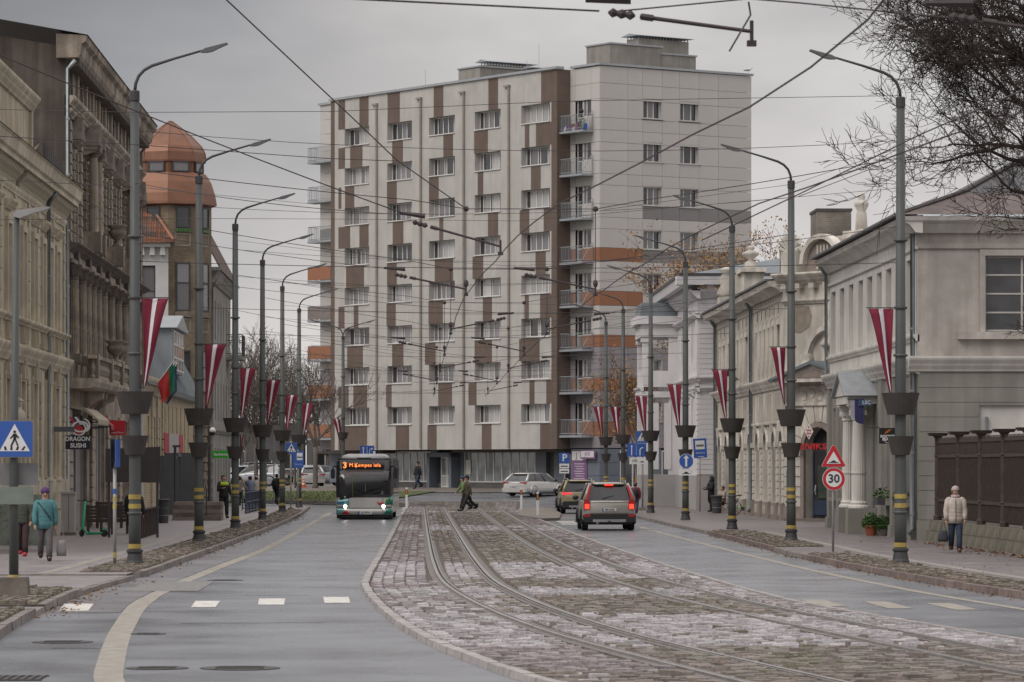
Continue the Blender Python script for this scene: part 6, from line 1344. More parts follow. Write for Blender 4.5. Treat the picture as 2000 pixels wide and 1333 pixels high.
# ---- white house with a two-storey porch
def white_house():
    U, Y0 = 14.5, 222.0; H = thing('white_house', 'white two-storey house with boarded corner pilasters and a two-storey street porch', 'building', (U, Y0, 0), R(-90)); o = lambda v: Y0 - v; L = 24.0
    ops = [(o(v) - .6, o(v) + .6, z, z + h) for v in (201.6, 205.4, 209.2) for z, h in ((2.9, 2.9), (7.6, 2.5))]
    m = MB(); wall_open(m, 0, L, 0, 11.2, ops, 0, .25); m.build('wall', M_WHT, H)
    for v in (201.6, 205.4, 209.2):
        for z, h in ((2.9, 2.9), (7.6, 2.5)):
            w = window(H, o(v) - .59, .18, z + .01, 1.18, h - .02, [0, .5, 1], [0, .7, 1], .07, M_FRW, [M_GD, M_GC2], .05); mould(w, [(y - .18, q + h + .2) for y, q in prof_cornice(0, .25, .25, 2, 0)], -.25, 1.43, M_WHT, 'hood'); m = MB(); m.box(-.2, 0, -.26, -.17, -.1, h + .1); m.box(1.18, 1.38, -.26, -.17, -.1, h + .1); m.build('surround', M_WHT, w)
    ew = thing('end_wall', None, None); ew.parent = H; ew.location = (L, 0, 0); ew.rotation_euler = (0, 0, R(90))
    for i in range(36): boxpart(ew, 'board', M_WHT, 0, 9, -.02 - .006, .05, 1.95 + i * .26, 1.95 + i * .26 + .245)
    B(0, 9, .02, .1, 0, 11.2).build('backing', M_WHTG, ew); B(-.08, 9, -.12, .08, 0, 1.9).build('plinth', M_WHTG, ew); B(-.12, L, -.14, .05, 0, 1.9).build('plinth', M_WHTG, H)
    for i in range(16): boxpart(H, 'rustic_board', M_WHT, L - 1.25, L + .02, -.09, .03, 1.95 + i * .28, 1.95 + i * .28 + .25, .012)
    boxpart(H, 'pilaster', M_WHT, L - 1.2, L + .03, -.1, .03, 7.0, 10.0)
    for par, ln in ((H, L), (ew, 9)):
        x0 = 0 if par is H else -.2
        mould(par, prof_cornice(6.2, 6.5, .2, 2), x0, ln + (.2 if par is H else 0), M_WHT, 'string_course'); mould(par, prof_cornice(6.75, 7.0, .3, 2), x0, ln + (.2 if par is H else 0), M_WHT, 'belt'); mould(par, prof_cornice(10.0, 10.25, .3, 2), x0, ln + (.3 if par is H else 0), M_WHT, 'architrave'); mould(par, prof_cornice(11.0, 11.5, .5), x0 - .2, ln + (.5 if par is H else 0), M_WHT, 'cornice')
        for k in range(int(ln / 1.1)): boxpart(par, 'modillion', M_WHT, .4 + k * 1.1, .75 + k * 1.1, -.55, .02, 11.5, 11.72)
        mould(par, [(.2, 11.7), (-.9, 11.72), (-1.0, 12.15), (.2, 12.2)], x0 - 1, ln + (.9 if par is H else 0), M_WHT, 'eave')
    m = MB(); m.poly([(-.3, -1.05, 12.2), (L + 1.0, -1.05, 12.2), (L - 4, 5, 13.4), (-.3, 5, 13.4)]); m.poly([(L + 1, -1.05, 12.2), (L + 1, 11, 12.2), (L - 4, 11, 13.4), (L - 4, 5, 13.4)]); m.build('roof', M_SEAM, H); B(0, L + 1.02, -1.06, -.95, 12.16, 12.3).build('gutter', M_DFRAME, H); B(L + .9, L + 1.03, -1.05, 11, 12.16, 12.3).build('gutter', M_DFRAME, H)
    q = pipe(ew, 1.05, -.12, .4, 9.6, M_NAVY, .11); q2 = MB(); q2.tube([(1.05, -.12, 9.6), (1.5, -.3, 10.1), (1.5, -.5, 11.6)], .11, 8); q2.build('downpipe_offset', M_NAVY, ew)
    # porch
    P = thing('porch', None, None); P.parent = H; P.location = (o(219.6), 0, 0); D = 1.95; Wd = 5.4
    for x in (0, Wd - .55):
        for z0, z1 in ((1.9, 6.3), (6.9, 9.6)): boxpart(P, 'porch_post', M_WHT, x, x + .55, -D, -D + .5, z0, z1); boxpart(P, 'post_cap', M_WHT, x - .08, x + .63, -D - .08, -D + .58, z1 - .3, z1 - .1)
    for z0, z1 in ((1.9, 6.3), (6.9, 9.6)): boxpart(P, 'porch_post', M_WHT, Wd - .5, Wd, -.5, 0, z0, z1)
    B(-.1, Wd + .1, -D - .1, 0, 0, 1.9).build('porch_base', M_WHTG, P); B(-.11, Wd + .11, -D - .11, -.004, 6.21, 6.55).build('porch_floor', M_WHT, P); mould(P, [(y - D, z) for y, z in prof_cornice(6.55, 6.8, .2, 2)], -.2, Wd + .2, M_WHT, 'belt')
    B(.02, Wd - .02, -D + .012, -D + .2, 6.8, 7.7).build('parapet', M_WHT, P); B(Wd - .2, Wd - .012, -D + .2, -.01, 6.8, 7.7).build('parapet', M_WHT, P)
    B(-.1, Wd + .1, -D - .1, 0, 9.6, 10.3).build('porch_beam', M_WHT, P); B(-.3, Wd + .3, -D - .35, 0, 10.3, 10.75).build('porch_cornice', M_WHT, P); B(-.15, Wd + .15, -D - .15, 0, 10.75, 11.5, tp=.12).build('porch_roof', M_SEAM, P)
    window(P, 1.2, -.02, 7.7, 2.6, 1.8, [0, .33, .66, 1], None, .08, M_FRW, [M_GD], .05); window(P, 1.4, -.02, 2.2, 2.4, 3.4, [0, .5, 1], [0, .7, 1], .1, M_WHT, [M_GD], .05, name='door')
    for k in range(2): boxpart(P, 'pier_panel', M_WHT, Wd - .02, Wd + .05, -D + .5 + k * .7, -D + .9 + k * .7, 2.2, 5.9)
white_house()
# ---- rear building with pale metal roofs, brick chimney
t = thing('rear_building', 'grey building with pale metal roofs and a brick chimney behind the stucco house', 'building', (22, 176, 0), 0)
B(-3.5, 16, 0, 24, 0, 11.4).build('wall', M_LG, t); mould(t, [(y, z) for y, z in prof_cornice(11.0, 11.4, .4)], -3.6, 16, M_LW, 'eave')
m = MB(); m.poly([(-3.9, -.6, 11.4), (16.3, -.6, 11.4), (16.3, 12, 15.2), (2, 12, 15.2)]); m.poly([(-3.9, 25, 11.4), (-3.9, -.6, 11.4), (2, 12, 15.2)]); rf = m.build('roof', M_SEAML, t)
for i in range(12): m = MB(); m.tube([(-2 + 1.5 * i, -.6, 11.45), (3 + 1.2 * i, 12, 15.25)], .03, 4); m.build('seam', M_SEAML, rf)
M_CHB = mat_brick('chimney_brick', (.22, .185, .15), (.17, .145, .12), (.26, .24, .21), .26, .085, .012, .9, .5)
B(-3.35, -1.75, 3, 6, 11.6, 14.3).build('chimney', M_CHB, t); B(-3.4, -1.7, 2.95, 6.05, 14.3, 14.42).build('chimney_cap', M_ROOFD, t)
t = thing('lower_roof_house', 'low building with a pale blue-grey standing-seam roof behind the stucco house', 'building', (17.5, 182, 0), 0)
B(0, 14, 0, 12, 0, 10.6).build('wall', M_LG, t); m = MB(); m.poly([(-.4, -.6, 10.6), (14.4, -.6, 10.6), (14.4, 7, 12.6), (1.5, 7, 12.6)]); m.poly([(-.4, 12.5, 10.6), (-.4, -.6, 10.6), (1.5, 7, 12.6)]); rf = m.build('roof', M_SEAML, t)
for i in range(10): m = MB(); m.tube([(i * 1.4, -.6, 10.65), (1.2 + i * 1.3, 7, 12.65)], .03, 4); m.build('seam', M_SEAML, rf)
B(3.0, 3.7, 2, 2.7, 11, 12.4).build('vent', M_NAVY, t)
t = thing('roof_board', 'red and white chequered board on a frame above the stucco roof', 'board', (Xat(1537, 172), 172, 11.3), R(-25))
for i in range(3):
    for j in range(4): B(-.3 + .2 * i, -.105 + .2 * i, -.03, .03, .1 + .24 * j, .33 + .24 * j).build('square', M_FRW if (i + j) % 2 else mR, t)
m = MB(); m.tube([(-.32, 0, -1.2), (-.32, 0, 1.1)], .02, 4); m.build('leg', M_DFRAME, t); m = MB(); m.tube([(.32, 0, -1.2), (.32, 0, 1.1)], .02, 4); m.build('leg', M_DFRAME, t)
# ---- iron fence on a stone base beside the corner house
M_FIRON = mat('rusty_iron_fence', (.06, .045, .038), .75, .25, 5); M_FBOARD = mat('brown_fence_sheet', (.045, .03, .025), .8, .2, 3); M_MOSS = mat('mossy_stone', (.17, .155, .13), .95, .3, 2.5, .6, 9, col2=(.15, .14, .105))
fx = 15.75; F_ = thing('iron_fence', 'dark iron railing fence with capped posts on a mossy stone base', 'fence', (fx, 116.0, KH), R(-90))
r = random.Random(2)
posts = [0, 4.6, 9.0, 13.2, 17.2, 21.0, 24.6]
for i, x in enumerate(posts):
    m = MB(); m.lathe([(.13, .55), (.13, .75), (.1, .8), (.095, 1.25), (.12, 1.28), (.095, 1.31), (.09, 2.55), (.12, 2.58), (.09, 2.62), (.09, 3.1), (.16, 3.18)], 10, x); m.build('post', M_FIRON, F_); boxpart(F_, 'post_cap', M_FIRON, x - .24, x + .24, -.24, .24, 3.18, 3.27, -.05); 
for i in range(len(posts) - 1):
    a, b = posts[i], posts[i + 1]
    for z in (1.2, 2.52, 2.95): m = MB(); m.box(a + .1, b - .1, -.03, .03, z, z + .09); m.build('rail', M_FIRON, F_)
    m = MB()
    n = int((b - a) / .11)
    for k in range(1, n): x = a + (b - a) * k / n; m.box(x - .012, x + .012, -.012, .012, .75, 3.12 - .06 * (k % 2))
    tag(m.build('bars', M_FIRON, F_), kind='stuff')
    B(a + .1, b - .1, .1, .14, .7, 2.75).build('sheet', M_FBOARD, F_)
x = -.6
while x < 25.5:
    for z, h in ((0, .32), (.33, .3)): boxpart(F_, 'base_stone', M_MOSS, x + (.5 if z else 0), x + (.5 if z else 0) + 1.37, -.28 + (.03 if z else 0), .3, z, z + h, .012)
    x += 1.4
# ---------------------------------------------------------------- signs and street furniture
M_BLUE = mat('sign_blue', (.035, .10, .36), .45, .05); M_SW = mat('sign_white', (.66, .66, .66), .45, .04); M_SR = mat('sign_red', (.46, .02, .03), .45, .05); M_SBK = mat('sign_black', (.02, .02, .022), .5, .05); M_BACK = mat('sign_back_grey', (.20, .20, .20), .5, .1)
def poly_obj(name, pts, y0, y1, m, par):
    q = MB(); q.ext(pts, 'y', y0, y1); return q.build(name, m, par)
def ring_pts(cx, cz, r, n=28): return [(cx + r * math.cos(2 * math.pi * i / n), cz + r * math.sin(2 * math.pi * i / n)) for i in range(n)]
def rrect(x0, x1, z0, z1, r=.04):
    p = []
    for cx, cz, a in ((x1 - r, z1 - r, 0), (x0 + r, z1 - r, 90), (x0 + r, z0 + r, 180), (x1 - r, z0 + r, 270)):
        for k in range(4): p.append((cx + r * math.cos(R(a + 30 * k)), cz + r * math.sin(R(a + 30 * k))))
    return p
def post(par, h, r=.035, m=None, base=None, bands=()):
    q = MB(); q.smooth = True; q.tube([(0, 0, 0), (0, 0, h)], r, 10); q.build('post', m or M_ALU, par)
    if base: B(-base, base, -base, base, 0, .14, tp=.02).build('base', M_SOOTD, par)
    for z, c in bands: q = MB(); q.lathe([(r + .003, -.06), (r + .003, .06)], 10, z0=z, caps=False); q.build('band', c, par)
def walker(par, cx, cz, s, y, m):
    q = MB()
    q.ext(ring_pts(cx, cz + .30 * s, .055 * s, 12), 'y', y, y + .004); q.build('pictogram_head', m, par)
    for pts in ([(-.06, .23), (.07, .23), (.06, .0), (-.05, .0)], [(-.05, .02), (.03, .02), (-.1, -.24), (-.17, -.24)], [(.0, .02), (.06, .0), (.15, -.22), (.09, -.24)], [(-.05, .22), (-.02, .16), (-.15, .02), (-.18, .06)], [(.05, .22), (.03, .15), (.14, .04), (.17, .09)]):
        poly_obj('pictogram_limb', [(cx + a * s, cz + b * s) for a, b in pts], y, y + .004, m, par)
def ped_sign(par, cx, cz, w, y):
    bd = poly_obj('board', rrect(cx - w / 2, cx + w / 2, cz - w / 2, cz + w / 2), y, y + .03, M_BACK, par)
    poly_obj('blue_field', rrect(cx - w / 2 + .012, cx + w / 2 - .012, cz - w / 2 + .012, cz + w / 2 - .012), y - .004, y, M_BLUE, bd)
    poly_obj('white_triangle', [(cx - .41 * w, cz - .33 * w), (cx + .41 * w, cz - .33 * w), (cx, cz + .41 * w)], y - .008, y - .004, M_SW, bd)
    walker(bd, cx, cz - .02 * w, .72 * w, y - .013, M_SBK)
    for k in range(4):
        x = cx + (-.27 + k * .18) * w; poly_obj('crossing_stripe', [(x - .05 * w + .03 * w * (1.5 - k), cz - .3 * w), (x + .02 * w + .03 * w * (1.5 - k), cz - .3 * w), (x + .03 * w, cz - .2 * w), (x - .02 * w, cz - .2 * w)], y - .012, y - .008, M_SBK, bd)
    return bd
def arrow_up(par, cx, z0, z1, w, y, m):
    poly_obj('arrow', [(cx - w * .18, z0), (cx + w * .18, z0), (cx + w * .18, z1 - w * .6), (cx + w * .5, z1 - w * .6), (cx, z1), (cx - w * .5, z1 - w * .6), (cx - w * .18, z1 - w * .6)], y - .004, y, m, par)
def hump(par, cx, cz, w, y, m=None):
    poly_obj('hump_symbol', [(cx - w, cz), (cx + w, cz), (cx + w, cz + .12 * w), (cx + .62 * w, cz + .14 * w), (cx + .3 * w, cz + .42 * w), (cx, cz + .52 * w), (cx - .3 * w, cz + .42 * w), (cx - .62 * w, cz + .14 * w), (cx - w, cz + .12 * w)], y - .004, y, m or M_SBK, par)
def tram_pic(par, cx, cz, w, y):
    poly_obj('tram_symbol', rrect(cx - w, cx + w, cz - .22 * w, cz + .2 * w, .05 * w), y - .004, y, M_SBK, par)
    poly_obj('tram_windows', [(cx - .8 * w, cz), (cx + .8 * w, cz), (cx + .7 * w, cz + .12 * w), (cx - .7 * w, cz + .12 * w)], y - .007, y - .004, M_SW, par); poly_obj('track_symbol', [(cx - 1.1 * w, cz - .36 * w), (cx + 1.1 * w, cz - .36 * w), (cx + 1.1 * w, cz - .3 * w), (cx - 1.1 * w, cz - .3 * w)], y - .004, y, M_SBK, par)
# big crossing sign with street lamp at the left edge (kerb-side island)
x, y = gp(27, 1166, KH); t = thing('crossing_sign_post', 'tall post with a blue pedestrian crossing sign and a lamp at the left edge', 'sign post', (x, y, KH)); d = x * sT + y * cT; k = d / F
def zz(py): return CAMH - (py - HY) * k - KH
q = MB(); q.smooth = True; q.tube([(0, 0, 0), (0, 0, zz(900)), (.05, 0, zz(425))], [.085, .075, .05], 12); q.build('post', M_POST, t); B(-.27, .27, -.27, .27, 0, .34, tp=.03).build('concrete_foot', M_SOOTD, t)
q = MB(); q.ext([(.0, zz(418)), (.03, zz(412)), (.55, zz(404)), (.64, zz(405)), (.6, zz(409)), (.35, zz(417)), (.1, zz(427)), (.0, zz(424))], 'y', -.1, .1); q.build('lamp_head', M_ALU, t)
ped_sign(t, .03, zz(858), .64, -.14); B(-.33, .41, .09, .13, zz(948), zz(905)).build('sign_back', M_BACK, t); B(-.33, .35, -.12, -.09, zz(985), zz(951)).build('sign_back', mat('sign_back_green', (.17, .20, .17), .6, .15), t)
for py in (967, 981, 1128): q = MB(); q.lathe([(.089, -.045), (.089, .045)], 12, z0=zz(py), caps=False); q.build('yellow_band', mat('yellow_worn', (.40, .33, .12), .6, .2, 6) if py == 967 else MT['yellow_worn'], t)
# narrow post with a sign seen edge-on
x, y = gp(224, 1106, KH); t = thing('edge_on_sign_post', 'thin post beside the nearest left lamp post with signs seen edge-on', 'sign post', (x, y, KH)); k = y / F
def zz(py): return CAMH - (py - HY) * k - KH
post(t, zz(905), .04, M_ALU, None, ((zz(975), MT['yellow_worn']), (zz(989), MT['yellow_worn']), (zz(1084), MT['yellow_worn']), (zz(960), M_BLUE)))
q = link('sign_board', B(-.3, .3, -.02, .0, zz(914), zz(858)).mesh('sign_board', M_SBK), t, loc=(-.06, 0, 0), rz=R(86)); link('sign_board', B(-.3, .3, -.02, .0, zz(913), zz(859)).mesh('sign_board', M_BLUE), t, loc=(.06, -.02, 0), rz=R(85))
# far left: crossing sign and tram-stop sign
x, y = gp(568, 997, KH); t = thing('far_crossing_sign', 'blue pedestrian crossing sign on a banded post by the fifth left lamp post', 'sign post', (x, y, KH)); k = y / F
def zz(py): return CAMH - (py - HY) * k - KH
post(t, zz(862), .045, M_ALU, .16, ((zz(938), M_BAND), (zz(950), M_BAND), (zz(988), M_BAND))); ped_sign(t, .03, zz(876), .58, -.06)
x, y = gp(590, 992, KH); t = thing('stop_sign_left', 'blue tram stop sign behind the far crossing sign', 'sign post', (Xat(582, 205), 205, KH)); k = 205 / F; post(t, zz(880), .04)
bd = poly_obj('board', rrect(-.28, .3, zz(914), zz(882), .03), -.08, -.05, M_BLUE, t); poly_obj('white_field', [(-.06, zz(899)), (.24, zz(899)), (.24, zz(885)), (-.06, zz(885))], -.084, -.08, M_SW, bd); tram_pic(bd, .09, zz(893), .13, -.088)
lettering('Bāriņu iela', .085, M_SW, bd, .02, -.085, zz(907))
# blue lane sign above the bus
x = Xat(717, 230); t = thing('lane_sign_far', 'blue lane arrow sign showing above the bus roof', 'sign post', (x, 230, gz(230))); k = 230 / F
def zz(py): return CAMH - (py - HY) * k - gz(230)
post(t, zz(868), .04); bd = poly_obj('board', rrect(-.43, .43, zz(890), zz(871), .03), -.08, -.05, M_BLUE, t); arrow_up(bd, -.22, zz(888), zz(873), .16, -.08, M_SW); q = MB(); q.tube([(.15, -.083, zz(888)), (.15, -.083, zz(880)), (.18, -.083, zz(877.5)), (.25, -.083, zz(877))], .022, 5); q.build('arrow_bend', M_SW, bd); poly_obj('arrow_tip', [(.25, zz(874.5)), (.25, zz(879.5)), (.36, zz(877))], -.084, -.08, M_SW, bd); B(-.012, .012, -.084, -.08, zz(888), zz(873)).build('divider', M_SW, bd)
# P sign
x, y = gp(1102, 986, .1); t = thing('parking_sign', 'blue parking sign with two small white plates before the apartment block', 'sign post', (Xat(1102, 236), 236, gz(236))); k = 236 / F
def zz(py): return CAMH - (py - HY) * k - gz(236)
post(t, zz(886), .035); bd = poly_obj('board', rrect(-.32, .32, zz(905), zz(885), .04), -.08, -.05, M_BLUE, t); lettering('P', .62, M_SW, bd, .02, -.085, zz(895), bold=.01)
for a, b in ((915, 906), (925, 916)): pb = B(-.3, .3, -.08, -.05, zz(a), zz(b)).build('plate', M_SW, t); B(-.22, .22, -.084, -.08, zz(a - 3), zz(b + 4)).build('plate_symbol', M_SBK, pb)
# round arrow sign and hump plate on the fourth right post
k = 161.4 / F
def zz(py): return CAMH - (py - HY) * k - KH
t = thing('ahead_only_sign', 'round blue ahead-only sign over a white hump plate on the fourth right post', 'sign', (RX, 161.4, KH)); bd = poly_obj('disc', ring_pts(0, zz(901), .31), -.2, -.17, M_SW, t); poly_obj('blue_disc', ring_pts(0, zz(901), .295), -.204, -.2, M_BLUE, bd); arrow_up(bd, 0, zz(911.5), zz(889), .24, -.206, M_SW)
pb = B(-.30, .30, -.2, -.17, zz(929), zz(916)).build('plate', M_SW, t); hump(pb, 0, zz(926), .18, -.2)
# lane sign cluster near the sixth right post
Yc = 196.; k = Yc / F; t = thing('lane_sign_cluster', 'blue lane arrow sign with distance plate by the fifth right lamp post', 'sign post', (Xat(1255, Yc), Yc, KH))
def X_(px): return (px - 1255) * k
post(t, zz(866), .045, M_ALU, .2); bd = poly_obj('board', rrect(X_(1224), X_(1262), zz(892.5), zz(866.5), .03), -.08, -.05, M_BLUE, t); arrow_up(bd, X_(1233.5), zz(890), zz(869.5), .13, -.08, M_SW)
q = MB(); q.tube([(X_(1250), -.085, zz(890)), (X_(1250), -.085, zz(879)), (X_(1252), -.085, zz(876)), (X_(1256), -.085, zz(875))], .03, 5); q.build('arrow_bend', M_SW, bd)
for i in range(6): B(X_(1242), X_(1242.8), -.084, -.08, zz(889 - 3.6 * i), zz(887 - 3.6 * i)).build('divider_dash', M_SW, bd)
pb = B(X_(1229), X_(1264), -.08, -.05, zz(907), zz(894)).build('plate', M_SW, t); lettering('100', .19, M_SBK, pb, X_(1239), -.085, zz(900.5)); hump(pb, X_(1254), zz(903.5), .14, -.08); bd = ped_sign(t, X_(1254), zz(854), .62, -.02)
q = MB(); q.tube([(X_(1242), .1, 0), (X_(1242), .1, zz(895))], .035, 8); q.build('post', M_ALU, t); q = MB(); q.lathe([(.04, -.15), (.04, .15)], 8, X_(1242), .1, zz(938), caps=False); q.build('band', mat('orange_band', (.5, .2, .03), .6), t)
# tram stop sign on the right
Yc = 190.; k = Yc / F; t = thing('tram_stop_sign', 'tilted blue tram stop sign on a thin post before the white house', 'sign post', (Xat(1367, Yc), Yc, KH)); post(t, zz(858), .03, M_ALU, None, ((zz(932), MT['orange_band']), (zz(972), MT['orange_band'])))
bd = poly_obj('board', rrect(-.16, .50, zz(895), zz(857), .03), -.06, -.03, M_BLUE, t); bd.rotation_euler = (0, R(-3), 0); poly_obj('white_field', [(-.06, zz(878)), (.4, zz(878)), (.4, zz(861)), (-.06, zz(861))], -.064, -.06, M_SW, bd); tram_pic(bd, .17, zz(870), .18, -.068); lettering('Rezidence', .11, M_SW, bd, .17, -.065, zz(885)); B(.05, .35, -.064, -.06, zz(893), zz(892)).build('text_line', M_SW, bd)
# hump triangle and speed limit sign
x, y = gp(1627, 1079, KH); t = thing('speed_limit_sign', 'red-rimmed hump warning triangle above a 30 speed limit disc on a thin post', 'sign post', (x, y, KH)); k = y / F
def X_(px): return (px - 1627) * k
post(t, zz(872), .033); tri = lambda s: [(X_(1627.5) + s * a, zz(897) + s * b) for a, b in ((-.31, -.17), (-.28, -.2), (.28, -.2), (.31, -.17), (.03, .36), (-.03, .36))]
bd = poly_obj('triangle', tri(1.02), -.07, -.04, M_SW, t); poly_obj('red_rim', tri(1.0), -.074, -.07, M_SR, bd); poly_obj('white_field', [(X_(1627.5) - .19, zz(906)), (X_(1627.5) + .19, zz(906)), (X_(1627.5), zz(882))], -.078, -.074, M_SW, bd); hump(bd, X_(1627.5), zz(904.5), .13, -.078)
bd = poly_obj('disc', ring_pts(X_(1628), zz(936), .30), -.07, -.04, M_SW, t); poly_obj('red_rim', ring_pts(X_(1628), zz(936), .29), -.074, -.07, M_SR, bd); poly_obj('white_field', ring_pts(X_(1628), zz(936), .21), -.078, -.074, M_SW, bd); lettering('30', .31, M_SBK, bd, X_(1628), -.082, zz(936), bold=.006)
# shop signs
t = thing('sushi_sign', 'black and white hanging restaurant sign with a bowl emblem on the left', 'sign', (-11.35, 126.5, 0), 0); k = 126.5 / F; px0 = CX + F * (-11.35 * cT - 126.5 * sT) / (126.5 * cT - 11.35 * sT)
def X_(px): return (px - px0) * k
def zz(py): return CAMH - (py - HY) * k
B(X_(105), X_(146), -.06, .02, zz(844), zz(834)).build('bracket', M_GREYP, t)
bd = B(X_(128), X_(176), -.04, .02, zz(878), zz(851)).build('board', mat('sign_ink', (.015, .018, .035), .5), t)
lettering('DRAGON', .2, M_SW, bd, X_(152), -.045, zz(858), bold=.006, sx=.93); lettering('SUSHI', .2, M_SW, bd, X_(153), -.045, zz(871), bold=.006)
def annulus(nm, cx, cz, r0, r1, m, par, y=-.03, sx=1., a0=0, a1=360, n=24):
    q = MB()
    for i in range(n):
        u, v = R(a0 + (a1 - a0) * i / n), R(a0 + (a1 - a0) * (i + 1) / n); q.ext([(cx + sx * r0 * math.cos(u), cz + r0 * math.sin(u)), (cx + sx * r1 * math.cos(u), cz + r1 * math.sin(u)), (cx + sx * r1 * math.cos(v), cz + r1 * math.sin(v)), (cx + sx * r0 * math.cos(v), cz + r0 * math.sin(v))], 'y', y, y + .04)
    return q.build(nm, m, par)
annulus('bowl_ring', X_(154), zz(838), .19, .24, M_SW, bd); annulus('bowl_rim', X_(157), zz(834), .14, .19, M_SW, bd, -.04, 1.5); annulus('bowl_fill', X_(154), zz(840), .02, .14, M_SR, bd, -.02)
annulus('steam', X_(162), zz(832), .2, .24, M_SW, bd, -.03, 1, -60, 80)
for k2, c in ((0, M_SR), (.1, mat('sign_navy', (.03, .03, .12), .5)), (.18, M_SW)): poly_obj('chopstick', [(X_(134) + k2, zz(815)), (X_(134) + k2 + .08, zz(815)), (X_(150) + k2, zz(830)), (X_(148) + k2 - .05, zz(830))], -.03, .0, c, bd)
def wall_sign(nm, lab, px0_, px1_, py0, py1, Y, m, rim=None):
    t = thing(nm, lab, 'sign', (Xat((px0_ + px1_) / 2, Y), Y, 0)); k = Y / F; w = (px1_ - px0_) * k / 2; z0, z1 = CAMH - (py1 - HY) * k, CAMH - (py0 - HY) * k
    B(-w, w, -.05, .05, z0, z1).build('board', m, t); q = MB(); q.tube([(-w * 1.0, .0, z1 + .02), (-w - .35, 0, z1 + .02)], .02, 5); q.build('bracket', M_DFRAME, t); return t, w, z0, z1
t, w, z0, z1 = wall_sign('coffee_sign', 'square red coffee sign below the red awning', 214, 245, 822, 851, 139.6, M_SR); lettering('Julius Meinl', .1, M_SW, t, 0, -.055, z0 + .1)
t, w, z0, z1 = wall_sign('exchange_sign', 'bright green sign with white lettering beside the third left post', 414, 449, 881, 895, 198, mat('sign_green', (.03, .33, .02), .5)); lettering('Banknote', .19, M_SW, t, 0, -.055, (z0 + z1) / 2, sx=1.0, bold=.004)
t, w, z0, z1 = wall_sign('bank_sign', 'blue sign with white letters above the portico columns', 1676, 1701, 781, 793, 127.2, mat('sign_petrol', (.04, .09, .17), .5)); lettering('LSC', .17, M_SW, t, .06, -.055, (z0 + z1) / 2 + .01, bold=.004)
t = thing('vertical_sign', 'rounded dark blue vertical sign beside the portico columns', 'sign', (Xat(1669, 127.3), 127.3, 0)); k = 127.3 / F; poly_obj('board', [(.0, CAMH + (910 - 779) * k), (.3, CAMH + (910 - 779) * k), (.3, CAMH + (910 - 828) * k), (.18, CAMH + (910 - 828) * k), (.05, CAMH + (910 - 824) * k), (.0, CAMH + (910 - 815) * k)], -.1, .1, mat('sign_indigo', (.035, .035, .11), .5), t); B(-.12, -.005, -.1, .1, CAMH + (910 - 818) * k, CAMH + (910 - 782) * k).build('side_panel', mat('sign_lilac', (.35, .33, .40), .5), t)
t, w, z0, z1 = wall_sign('rocket_sign', 'square black cafe sign with an orange rocket behind the nearest right post', 1717, 1749, 836, 867, 121.0, M_SBK)
lettering('ROCKET', .115, M_SW, t, 0, -.055, z0 + .23, bold=.006); lettering('BEAN', .115, M_SW, t, -.02, -.055, z0 + .135, bold=.006); poly_obj('rocket', [(-.1, z0 + .31), (-.02, z0 + .33), (.1, z0 + .42), (.13, z0 + .46), (.04, z0 + .45), (-.06, z0 + .38)], -.06, -.05, mat('sign_orange', (.5, .12, .02), .5), t); annulus('smile', 0, z0 + .13, .09, .105, M_SW, t, -.06, 1, 200, 340, 8)
# big dark board on legs
x, y = -10.05, 118.; t = thing('notice_board', 'large dark brown board seen from behind, behind the nearest left lamp post', 'board', (Xat(259, 122), 122, KH)); k = 122 / F
def zz(py): return CAMH - (py - HY) * k - KH
poly_obj('panel', [(-.86, zz(942)), (.86, zz(943)), (.88, zz(873)), (-.86, zz(877))], -.03, .03, mat('board_brown', (.05, .045, .045), .6, .1), t)
for xx_ in (-.75, .78): B(xx_ - .04, xx_ + .04, .03, .1, 0, zz(880)).build('leg', M_DFRAME, t)
# electrical cabinet and graffiti walls
x, y = gp(133, 1046, KH); t = thing('electric_cabinet', 'pale grey electricity cabinet against the beige house', 'cabinet', (x, y, KH)); B(-.22, .22, -.1, .3, .1, 1.35).build('body', M_WHTG, t); B(-.25, .25, -.14, .33, 1.35, 1.42).build('lid', M_WHTG, t); B(-.24, .24, -.12, .32, 0, .1).build('plinth', M_SOOTD, t); B(.02, .03, -.11, -.098, .15, 1.3).build('door_gap', M_JOINT, t)
def graffiti_mat():
    global nt
    m = mat('graffiti_green', (.20, .235, .195), .7, .18, 1.5, coords='Object'); nt = m.node_tree
    p = [n for n in nt.nodes if n.type == 'BSDF_PRINCIPLED'][0]; src = p.inputs['Base Color'].links[0].from_socket
    tc = N('ShaderNodeTexCoord'); n1 = N('ShaderNodeTexNoise'); n1.inputs['Scale'].default_value = 2.6; n1.inputs['Detail'].default_value = 2; n1.inputs['Distortion'].default_value = 1.5; LK(tc.outputs['Object'], n1.inputs['Vector'])
    f = RAMP(n1.outputs[0], [(.485, (0, 0, 0)), (.495, (1, 1, 1)), (.505, (1, 1, 1)), (.515, (0, 0, 0))]); LK(MIXC(f, src, (.05, .06, .07)), p.inputs['Base Color']); return m
M_GRAF = graffiti_mat()
for px_, w_, h0, lab in ((-6, .55, 1.65, 'pale green graffiti-covered fence panel at the far left'), (57, .5, 1.5, 'pale green graffiti-covered panel behind the two walking women')):
    t = thing('graffiti_panel', lab, 'panel', (Xat(px_, 104), 104, KH), 0, 'graffiti panels'); B(-w_, w_, 0, .06, .12, h0).build('panel', M_GRAF, t); B(-w_ + .02, -w_ + .1, -.02, .0, 0, h0).build('stile', M_DFRAME, t)
